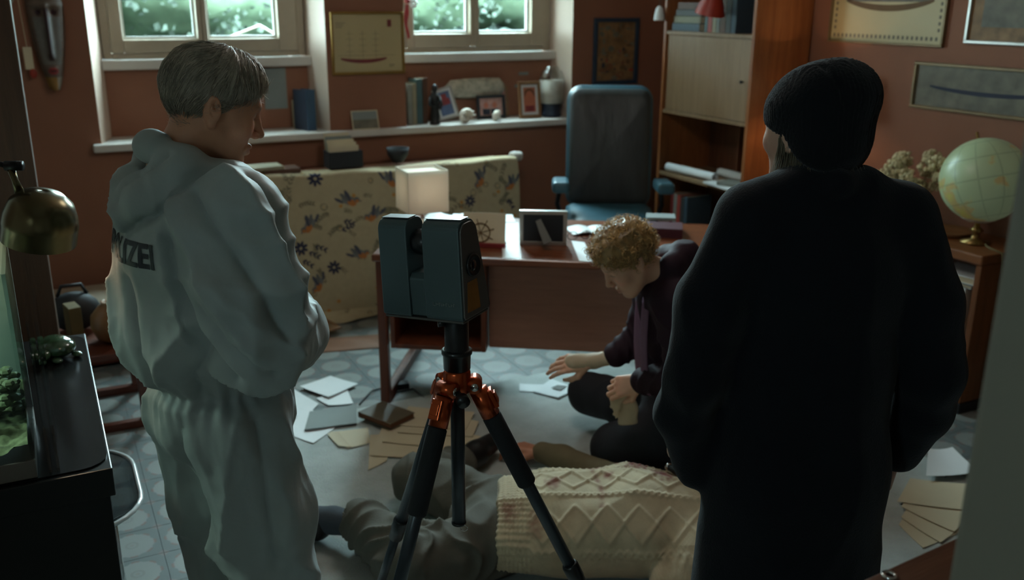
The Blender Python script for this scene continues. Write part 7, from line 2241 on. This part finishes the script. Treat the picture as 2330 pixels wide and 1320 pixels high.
    cp = cp + cn * (0.010 * (ridge(cp, (40, 40, 40), 71, 1.3) - 0.4))[:, None]
    BL = np.array(srgb(188, 152, 98)[:3])
    cc = BL[None, :] * (0.35 + 0.6 * vnoise(cp * 60, 7))[:, None]
    paths, rad, cols = [], [], []
    for i in r.choice(len(cp), 620, replace=False):
        p, n_ = cp[i], cn[i]
        if p[2] < -0.085: continue
        a = np.cross(n_, r.normal(size=3)); a /= np.linalg.norm(a); b_ = np.cross(n_, a)
        ax = a * 0.7 + n_ * r.uniform(0.1, 0.6); ax /= np.linalg.norm(ax)
        e1 = np.cross(ax, n_); e1 /= np.linalg.norm(e1) + 1e-9; e2 = np.cross(ax, e1)
        R_ = r.uniform(0.005, 0.010); ln = r.uniform(0.010, 0.028); k = np.linspace(0, 1, 14)[:, None]; ph = k * r.uniform(7, 11) + r.uniform(0, 6)
        paths.append(p + n_ * 0.002 + ax * ln * k + R_ * (np.cos(ph) * e1 + np.sin(ph) * e2)); rad.append(r.uniform(0.0011, 0.0019)); cols.append(BL * r.uniform(0.6, 1.75))
    sp, sf = tubes_np(paths, rad)
    J = join([(cp, cf, cc), (sp, sf, np.repeat(np.array(cols), 42, axis=0))])
    skin_obj('hair', xf(J[0], MH), J[1], 'hair_strand', t, J[2])
    # glove dangling from the near hand
    gl_ = thing('latex_glove', 'limp cream latex glove dangling from the kneeling person\'s hand', 'glove', T(0, 0, 0))
    c0 = RW + np.array((-0.065, 0.015, -0.055))
    s = SDF(c0 - np.array((0.09, 0.09, 0.2)), c0 + np.array((0.09, 0.09, 0.06)), 0.0034)
    FL = ((0.25, 1, 0), 0.26)
    s.chain([c0 + np.array((0.0, 0, 0.01)), c0 + np.array((0.012, 0.01, -0.06)), c0 + np.array((0.02, 0.014, -0.125))], [0.024, 0.034, 0.036], 0.008, flat=FL)
    s.half(c0 + np.array((0.02, 0.0, -0.13)), (0.25, 0.1, -1), 0.004)
    for q, ln in ((-0.040, 0.055), (-0.030, 0.085), (-0.020, 0.10)):
        s.chain([c0 + np.array((q * 0.4, 0, 0.0)), c0 + np.array((q, -0.004, -ln * 0.5)), c0 + np.array((q - 0.004, 0.004, -ln))], [0.010, 0.0075, 0.006], 0.004, flat=FL)
    P, F = s.mesh(1); Nn = normals(P, F)
    skin_obj('glove', P + Nn * (0.004 * (ridge(P, (24, 24, 12), 81, 1.2) - 0.4))[:, None], F, 'latex', gl_)
    return t


person_kneeling()

# ---------------------------------------------------------------- person lying on the rug in a cable knit sweater
pm('sweater_wool', (1, 1, 1), 0.9, var=0.06, scale=40, vcol=True, bump=0.0008, bscale=320, sheen=0.2)
pm('olive_shirt', srgb(112, 98, 72), 0.8, var=0.1, scale=20, bump=0.0006, bscale=200)
pm('grey_trouser', srgb(92, 88, 78), 0.85, var=0.12, scale=14, bump=0.0008, bscale=160)
pm('grey_sock', srgb(70, 76, 84), 0.9, var=0.1, scale=30, bump=0.0008, bscale=200)
SK4 = srgb(190, 128, 100)


def person_lying():
    t = thing('person', 'person lying on the rug in a stained cream cable knit sweater', 'person', T(0.30, 2.71, 0.0085))
    O = np.array((0.30, 2.71, 0.0085))
    L_ = lambda *p: np.array(p) - O
    s = SDF((-0.50, -0.42, -0.005), (0.62, 0.42, 0.36), 0.0048)
    f = ((0, 0, 1), 0.62)
    hem, mid, ch, sh = (-0.335, -0.02, 0.13), (-0.1, -0.01, 0.135), (0.12, 0.0, 0.14), (0.30, 0.0, 0.13)
    s.chain([hem, mid, ch, sh], [0.200, 0.215, 0.225, 0.19], 0.05, flat=f)
    s.cone((0.30, -0.16, 0.12), (0.30, 0.16, 0.12), 0.095, 0.095, 0.06)
    s.cone((0.30, -0.18, 0.12), (0.20, -0.30, 0.08), 0.09, 0.075, 0.04)
    s.half((-0.345, 0, 0), (-1, 0.02, 0.05), 0.006)
    s.half((0, 0, 0.003), (0, 0, -1), 0.01)
    P, F = s.mesh(1); Nn = normals(P, F)
    x, y, z = P.T
    # arc-length style coordinate round the trunk
    v = np.arctan2(z - 0.10, -(y + 0.0)) * 0.21            # 0 at the near side, grows over the top
    d = np.zeros(len(P)); topf = np.clip((z - 0.03) / 0.05, 0, 1)
    rib = (x < -0.235)
    d += np.where(rib, 0.0022 * np.sin(v * 2 * pi / 0.013 * 0 + x * 2 * pi / 0.0135), 0)
    d += np.where(rib, 0.0018 * np.sin(v * 2 * pi / 0.02), 0)
    cab = 0
    body_ = ~rib
    vv = v - 0.33
    tri = lambda q: 2 * np.abs(q - np.floor(q + 0.5))
    amp = 0.055
    for sg in (1, -1):
        cen = sg * amp * (2 * tri(x / 0.20) - 1)
        cab = cab + np.exp(-((vv - cen) / 0.008) ** 2)
        cen2 = sg * amp * (2 * tri(x / 0.20) - 1)
        cab = cab + 0.8 * np.exp(-((vv + 0.20 - cen2) / 0.008) ** 2)
    for off in (0.085, -0.095, 0.12, -0.28):
        for sg in (0, pi):
            cab = cab + 0.8 * np.exp(-((vv - off - 0.008 * np.sin(x * 2 * pi / 0.045 + sg)) / 0.006) ** 2)
    d += np.where(body_, 0.006 * np.clip(cab, 0, 1.3), 0) * topf
    d += np.where(body_, 0.0010 * np.sin(x * 2 * pi / 0.012) * np.sin(v * 2 * pi / 0.012), 0) * topf
    Q = P + 0.05 * np.stack([vnoise(P * 5, 1), vnoise(P * 5, 2), vnoise(P * 5, 3)], 1)
    d += 0.016 * (ridge(Q, (4, 7, 7), 91, 1.3) - 0.4)
    P = P + Nn * (d * topf)[:, None]
    C = flat_col(P, srgb(196, 178, 146)) * (0.9 + 0.2 * vnoise(P * 30, 2))[:, None]
    st_ = np.zeros(len(P))
    for (cx, cy, r_, a_) in ((0.13, 0.10, 0.035, 0.8), (0.06, 0.14, 0.02, 0.7), (-0.02, 0.12, 0.025, 0.75), (0.20, 0.04, 0.03, 0.85), (0.10, 0.16, 0.012, 0.9), (-0.16, -0.02, 0.022, 0.6), (-0.30, -0.12, 0.03, 0.45), (-0.22, -0.17, 0.025, 0.4), (0.02, 0.02, 0.014, 0.6), (0.16, 0.13, 0.014, 0.8)):
        rr_ = np.hypot(x - cx, (y - cy) * 0.8) / (r_ * 1.5)
        st_ = np.maximum(st_, a_ * np.clip(1.6 - rr_ - 1.1 * vnoise(P * 90, 4) , 0, 1))
    st_ = np.maximum(st_, 0.6 * np.exp(-((x + 0.02 + 0.01 * np.sin(y * 20)) / 0.010) ** 2) * (y < 0.12) * (y > -0.14) * vnoise(P * 60, 9))
    sp_ = vnoise(P * 160, 14) > 0.83
    st_ = np.maximum(st_, 0.7 * sp_ * np.exp(-((x - 0.10) / 0.10) ** 2 - ((y - 0.10) / 0.07) ** 2))
    st_ = np.clip(st_ * 1.35, 0, 0.95)
    C = C * (1 - st_[:, None]) + np.array(srgb(118, 24, 18)[:3]) * st_[:, None]
    skin_obj('sweater', P, F, 'sweater_wool', t, C)
    # olive shirt sleeve of the far arm
    s = SDF((-0.32, 0.0, -0.005), (0.45, 0.85, 0.3), 0.0065)
    HA = (-0.205, 0.655, 0.05)
    s.chain([(0.28, 0.16, 0.12), (0.10, 0.36, 0.075), (-0.10, 0.57, 0.058), (-0.175, 0.635, 0.055)], [0.085, 0.058, 0.047, 0.042], 0.03)
    s.half((0, 0, 0.003), (0, 0, -1), 0.008)
    P, F = s.mesh(2); Nn = normals(P, F)
    skin_obj('shirt_sleeve', P + Nn * (0.009 * (ridge(P, (9, 9, 9), 33, 1.2) - 0.4) * np.clip((P[:, 2] - 0.01) / 0.03, 0, 1))[:, None], F, 'olive_shirt', t)
    # trousers: near leg bent towards the viewer, far leg knee drawn up
    HN, HF = (-0.36, -0.09, 0.11), (-0.36, 0.09, 0.11)
    KN, KF = (-0.60, -0.27, 0.14), (-0.64, 0.32, 0.10)
    AN, AF = (-0.80, 0.03, 0.105), (-0.50, 0.52, 0.065)
    s = SDF((-0.95, -0.62, -0.005), (-0.20, 0.65, 0.36), 0.0066)
    s.ell((-0.36, 0.0, 0.115), (0.14, 0.20, 0.105), 0.04)
    s.chain([HN, KN, AN], [0.115, 0.092, 0.075], 0.035)
    s.chain([HF, KF], [0.115, 0.082], 0.035); s.chain([KF, AF], [0.082, 0.066], 0.035)
    s.cone((-0.90, 0.09, 0.09), (-0.79, 0.01, 0.105), 0.056, 0.060, 0.006, sub=True)
    s.half((0, 0, 0.003), (0, 0, -1), 0.008)
    P, F = s.mesh(2); Nn = normals(P, F)
    Q = P + 0.05 * np.stack([vnoise(P * 6, 1), vnoise(P * 6, 2), vnoise(P * 6, 3)], 1)
    dd = limb_folds(P, HN, KN, 0.125, 2.6, 0.024, 1.0, 2, 3.2) + limb_folds(P, KN, AN, 0.105, 2.8, 0.024, 2.0, 7, 3.2) + limb_folds(P, HF, KF, 0.125, 2.6, 0.024, -1.0, 4, 3.2) + 0.014 * (ridge(Q, (14, 9, 16), 49, 0.9) - 0.5) * (P[:, 1] > 0.1) + limb_folds(P, KF, AF, 0.10, 2.6, 0.02, 1.0, 9, 3.2)
    dd += 0.010 * (ridge(Q, (6, 5, 6), 44, 1.0) - 0.5)
    P = P + Nn * (dd * np.clip((P[:, 2] - 0.01) / 0.04, 0, 1))[:, None]
    skin_obj('trousers', P, F, 'grey_trouser', t)
    # sock and shoe
    s = SDF((-1.12, -0.2, -0.005), (-0.70, 0.25, 0.2), 0.006)
    s.chain([(-0.78, 0.01, 0.10), (-0.90, 0.07, 0.085), (-0.99, 0.10, 0.07)], [0.046, 0.044, 0.048], 0.02)
    P, F = s.mesh(2); skin_obj('sock', P, F, 'grey_sock', t)
    for (c, dr) in (((-1.0, 0.10, 0.062), (-0.75, 0.45, 0.0)), ((-0.47, 0.56, 0.06), (0.5, 0.8, 0.0))):
        dr = np.array(dr) / np.linalg.norm(dr); c = np.array(c)
        s = SDF(c - 0.26, c + 0.26, 0.008)
        s.chain([c - dr * 0.05, c + dr * 0.06, c + dr * 0.17], [0.052, 0.05, 0.04], 0.02); s.half((0, 0, 0.004), (0, 0, -1), 0.006)
        skin_obj('shoe', *s.mesh(2), 'leather_black', t)
    # body with head and hands
    b = SDF((-1.0, -0.5, 0.0), (0.6, 0.75, 0.3), 0.011)
    b.chain([(-0.35, 0, 0.12), (0.0, 0, 0.13), (0.28, 0, 0.125)], [0.14, 0.14, 0.12], 0.04, flat=f)
    b.chain([(0.26, 0.14, 0.12), (0.10, 0.38, 0.085), HA], [0.05, 0.045, 0.028], 0.03)
    b.chain([(0.26, -0.14, 0.12), (0.18, -0.32, 0.075), (-0.02, -0.36, 0.05)], [0.05, 0.045, 0.028], 0.03)
    b.chain([HN, KN, AN], [0.08, 0.06, 0.04], 0.03); b.chain([HF, KF, AF], [0.08, 0.06, 0.04], 0.03)
    b.chain([(0.3, 0, 0.12), (0.43, 0.0, 0.12)], [0.07, 0.052], 0.04)
    bp_, bf_ = b.mesh(1)
    MH = frame((0.54, 0.0, 0.125), (0.05, -0.25, 0.95), (0.98, 0.1, -0.05))
    hp, hf, hc = make_head(SK4, srgb(150, 96, 84), srgb(90, 80, 70), h=0.004, nk=(0, -0.03, -0.17))
    parts = [(xf(hp, MH), hf, hc), (bp_, bf_, flat_col(bp_, SK4))]
    P2, F2, C2 = make_hand((0.5, 0.55, 0.6, 0.65), 0.03, 0.5, SK4, 0.0028, side=-1, scale=1.08)
    parts.append((xf(P2, frame((-0.185, 0.64, 0.052), (-0.90, 0.40, 0.06), (0.1, 0.1, 0.95))), F2, C2))
    P2, F2, C2 = make_hand((0.4, 0.4, 0.4, 0.4), 0.03, 0.5, SK4, 0.004, side=1, scale=1.08)
    parts.append((xf(P2, frame((-0.02, -0.36, 0.045), (-0.95, -0.1, 0.0), (0, 0, 1))), F2, C2))
    J = join(parts)
    skin_obj('body', J[0], J[1], 'skin', t, J[2])
    s = SDF((0.4, -0.16, 0.0), (0.72, 0.16, 0.26), 0.005)
    s.ell((0.575, -0.0, 0.115), (0.09, 0.085, 0.10), 0.02); s.ell((0.53, -0.05, 0.20), (0.09, 0.07, 0.08), 0.02, sub=True)
    P, F = s.mesh(1)
    skin_obj('hair', P, F, 'hair_strand', t, flat_col(P, srgb(96, 88, 80)))
    # dark handled rod lying on the sweater
    kx, ky = 0.235, 0.07
    r_ = thing('metal_baton', 'short black metal baton lying on the cream sweater', 'baton', T(O[0] + kx, O[1] + ky, O[2] + 0.287) @ RZ(radians(-52)) @ RY(radians(6)))
    MB().tube([(-0.01, 0, 0), (0.06, 0, 0), (0.13, 0, 0.004), (0.20, 0, 0.0)], [0.011, 0.012, 0.011, 0.009], 12).build('grip', 'leather_black', r_, smooth=True)
    MB().tube([(-0.022, 0, 0), (-0.01, 0, 0)], 0.013, 12).build('pommel', 'chrome', r_, smooth=True)
    return t


person_lying()
# ================================================================ 3D SCANNER ON TRIPOD
pm('scanner_shell', srgb(70, 86, 88), 0.45, 0.2, var=0.05, scale=12)
pm('scanner_side', srgb(84, 80, 76), 0.4, 0.1, var=0.05)
pm('scanner_dark', srgb(18, 19, 21), 0.35, var=0.05)
pm('lens_glass', srgb(14, 14, 16), 0.05, var=0.02, coat=1.0)
pm('anodised_copper', srgb(178, 78, 40), 0.28, 0.85, var=0.08, scale=14)
pm('carbon_tube', srgb(48, 54, 60), 0.35, 0.2, var=0.12, scale=60)
pm('foam_grip', srgb(20, 21, 24), 0.85, var=0.1, scale=60, bump=0.0006, bscale=300)
pm('print_pale', srgb(120, 128, 126), 0.5)
APX = aty(1040, 850, 1.86)
AX, AY, AZ = APX.x, APX.y, APX.z
TR = thing('tripod', 'black carbon tripod with copper coloured joints under the scanner', 'tripod', T(AX, AY, 0))
LEN = AZ / cos(radians(25.5))
for k, az in enumerate((2, 128, 238)):
    a = radians(az); sp = radians(25.5)
    d = Vector((sin(sp) * cos(a), sin(sp) * sin(a), -cos(sp)))
    side = Vector((-sin(a), cos(a), 0))
    top = Vector((0.036 * cos(a), 0.036 * sin(a), AZ - 0.02))
    pt = lambda s_: top + d * s_
    ln = (AZ - 0.02 - 0.012) / cos(sp)
    lg = MB().tube([pt(0.02), pt(0.085)], 0.021, 18).build('leg', 'anodised_copper', TR, smooth=True)
    Mx = frame(pt(0.05), side, Vector((cos(a) * cos(sp), sin(a) * cos(sp), sin(sp))))
    MB().box(-0.022, 0.022, -0.013, 0.013, 0.017, 0.027, M=Mx).build('lock_tab', 'anodised_copper', lg, bevel=0.002)
    MB().box(-0.012, 0.012, -0.010, 0.010, 0.0275, 0.031, M=Mx).build('lock_rib', 'anodised_copper', lg, bevel=0.001)
    MB().tube([top - side * 0.021 + d * 0.004, top + side * 0.021 + d * 0.004], 0.0165, 18).build('hinge', 'anodised_copper', lg, smooth=True)
    for q_ in (-1, 1): MB().tube([top + side * 0.0212 * q_ + d * 0.004, top + side * 0.024 * q_ + d * 0.004], 0.009, 14).build('hinge_pin', 'chrome', lg, smooth=True)
    if k != 1:
        MB().tube([pt(0.0851), pt(0.09), pt(0.27), pt(0.275)], [0.018, 0.0215, 0.0215, 0.018], 18).build('foam_grip', 'foam_grip', lg, smooth=True)
    MB().tube([pt(0.086), pt(0.52)], 0.0145, 16).build('upper_tube', 'carbon_tube', lg, smooth=True)
    MB().tube([pt(0.505), pt(0.51), pt(0.545), pt(0.548), pt(0.58), pt(0.585)], [0.017, 0.0195, 0.0195, 0.018, 0.018, 0.014], 18).build('twist_lock', 'scanner_dark', lg, smooth=True)
    MB().tube([pt(0.586), pt(0.80)], 0.0118, 14).build('middle_tube', 'carbon_tube', lg, smooth=True)
    MB().tube([pt(0.80), pt(0.805), pt(0.855), pt(0.86)], [0.013, 0.016, 0.016, 0.012], 16).build('twist_lock', 'scanner_dark', lg, smooth=True)
    MB().tube([pt(0.861), pt(ln - 0.02)], 0.0095, 12).build('lower_tube', 'carbon_tube', lg, smooth=True)
    MB().tube([pt(ln - 0.03), pt(ln)], 0.012, 12).build('rubber_foot', 'foam_grip', lg, smooth=True)
cr_ = MB().lathe([(0.018, AZ - 0.045), (0.028, AZ - 0.04), (0.031, AZ - 0.02), (0.029, AZ + 0.005), (0.026, AZ + 0.012)], 28).build('crown', 'anodised_copper', TR, smooth=True)
MB().tube([(0, -0.028, AZ - 0.03), (0.012, -0.052, AZ - 0.036)], [0.007, 0.007], 10).build('knob_stem', 'scanner_dark', cr_, smooth=True)
MB().tube([(0.012, -0.050, AZ - 0.036), (0.018, -0.066, AZ - 0.04)], [0.014, 0.014], 16).build('clamp_knob', 'scanner_dark', cr_, smooth=True)
MB().tube([(0, 0, AZ - 0.36), (0, 0, AZ - 0.046)], 0.0155, 18).build('center_column', 'carbon_tube', TR, smooth=True)
MB().tube([(0, 0, AZ - 0.366), (0, 0, AZ - 0.3605)], 0.017, 18).build('column_cap', 'scanner_dark', TR, smooth=True)
hk = MB().tube([(0.012 + 0.008 * cos(q), -0.01, AZ - 0.372 + 0.008 * sin(q)) for q in [2 * pi * j / 12 for j in range(13)]], 0.0014, 6).build('hook', 'chrome', TR, smooth=True)
MB().lathe([(0.029, AZ + 0.0125), (0.030, AZ + 0.045), (0.033, AZ + 0.047), (0.033, AZ + 0.055), (0.029, AZ + 0.057), (0.026, AZ + 0.058), (0.026, AZ + 0.118), (0.023, AZ + 0.12), (0.023, AZ + 0.138)], 28).build('column_collar', 'scanner_dark', TR, smooth=True)
MB().tube([(-0.024, -0.008, AZ + 0.118), (-0.038, -0.012, AZ + 0.118)], [0.007, 0.008], 12).build('quick_release_knob', 'scanner_dark', TR, smooth=True)

# scanner head: two lobes with a gap, profile tapering upwards
SZ = AZ + 0.138
SC = thing('laser_scanner', 'dark two lobed 3D laser scanner mounted on the tripod', 'scanner', T(AX, AY, SZ) @ RY(radians(-6)) @ RZ(radians(-31)) @ Matrix.Scale(0.92, 4) @ T(-0.056, 0, 0))
HT, TB, TT = 0.222, 0.112, 0.070        # height, thickness at base and top


def side_prof(w_=0.0):
    """outline in y,z: wide foot, rounded shoulders"""
    b_, t_ = TB / 2, TT / 2
    pts = [(-b_ + 0.004, 0.0), (b_ - 0.004, 0.0), (b_, 0.006)]
    for q in range(7):
        a = radians(0 + 90 * q / 6); pts.append((t_ - 0.026 + 0.026 * cos(a), HT - 0.026 + 0.026 * sin(a)))
    for q in range(7):
        a = radians(90 + 90 * q / 6); pts.append((-t_ + 0.026 + 0.026 * cos(a), HT - 0.026 + 0.026 * sin(a)))
    pts.append((-b_, 0.006))
    return pts


MX = Matrix(((0, 0, 1, 0), (1, 0, 0, 0), (0, 1, 0, 0), (0, 0, 0, 1)))   # prism axis along x
pr_ = side_prof()
for (x0, x1) in ((-0.112, -0.032), (0.012, 0.112)):
    lb = MB().prism(pr_, x0, x1, M=MX).build('lobe', 'scanner_shell', SC, bevel=0.003)
    MB().box(x0 + 0.002, x1 - 0.002, -TT / 2 + 0.018, TT / 2 - 0.018, HT + 0.0002, HT + 0.0022).build('top_cap', 'scanner_side', lb, bevel=0.001)
low = [(y_ * 0.90, z_) for y_, z_ in ((-TB / 2, 0.004), (TB / 2, 0.004), (TB / 2 - 0.006, 0.09), (TB / 2 - 0.02, 0.102), (-TB / 2 + 0.02, 0.102), (-TB / 2 + 0.006, 0.09))]
MB().prism(low, -0.0315, 0.0115, M=MX).build('bridge', 'scanner_shell', SC, bevel=0.003)
MB().box(-0.110, 0.110, -TB / 2 + 0.004, TB / 2 - 0.004, -0.006, -0.0002).build('base_plate', 'scanner_side', SC, bevel=0.002)
MB().lathe([(0.024, -0.0215), (0.03, -0.012), (0.03, 0.012), (0.024, 0.0215)], 28, M=T(-0.010, 0, 0.165) @ RY(pi / 2)).build('mirror_housing', 'scanner_dark', SC, smooth=True)
# right end: side cover, lens, amber reflection painted on
cov_ = MB().prism([(y_ * 0.93, 0.004 + z_ * 0.955) for y_, z_ in pr_], 0.1121, 0.117, M=MX).build('side_cover', 'scanner_side', SC, bevel=0.002)
MB().lathe([(0.026, 0), (0.027, 0.004), (0.022, 0.006), (0.016, 0.002), (0.002, 0.001)], 28, M=T(0.1172, 0.0, 0.118) @ RY(pi / 2)).build('lens_ring', 'scanner_dark', SC, smooth=True)
MB().sphere((0, 0, 0), (0.003, 0.013, 0.013), 18, 12, M=T(0.119, 0.0, 0.118)).build('lens', 'lens_glass', SC, smooth=True)
pm('amber_reflection', srgb(158, 110, 52), 0.25, 0.3, var=0.2, scale=18)
MB().prism([(-0.040, 0.018), (0.012, 0.016), (0.010, 0.085), (-0.028, 0.085)], 0.1171, 0.1176, M=MX).build('amber_reflection', 'amber_reflection', SC)
# maker's lettering, unreadable in the picture: a row of small raised strokes
mb = MB(); r5 = random.Random(2); x = 0.035
slope = atan2((TB - TT) / 2, HT)
for k in range(9):
    w_ = r5.uniform(0.003, 0.006); z0_ = 0.034
    yy = -(TB / 2 - (TB - TT) / 2 * (z0_ / HT)) - 0.0012
    mb.box(x, x + 0.0013, yy, yy + 0.001, z0_, z0_ + 0.0075).box(x + 0.0014, x + w_, yy, yy + 0.001, z0_ + 0.003 * (k % 3), z0_ + 0.0013 + 0.003 * (k % 3))
    x += w_ + 0.0022
mb.build('maker_lettering', 'print_pale', SC)['kind'] = 'stuff'
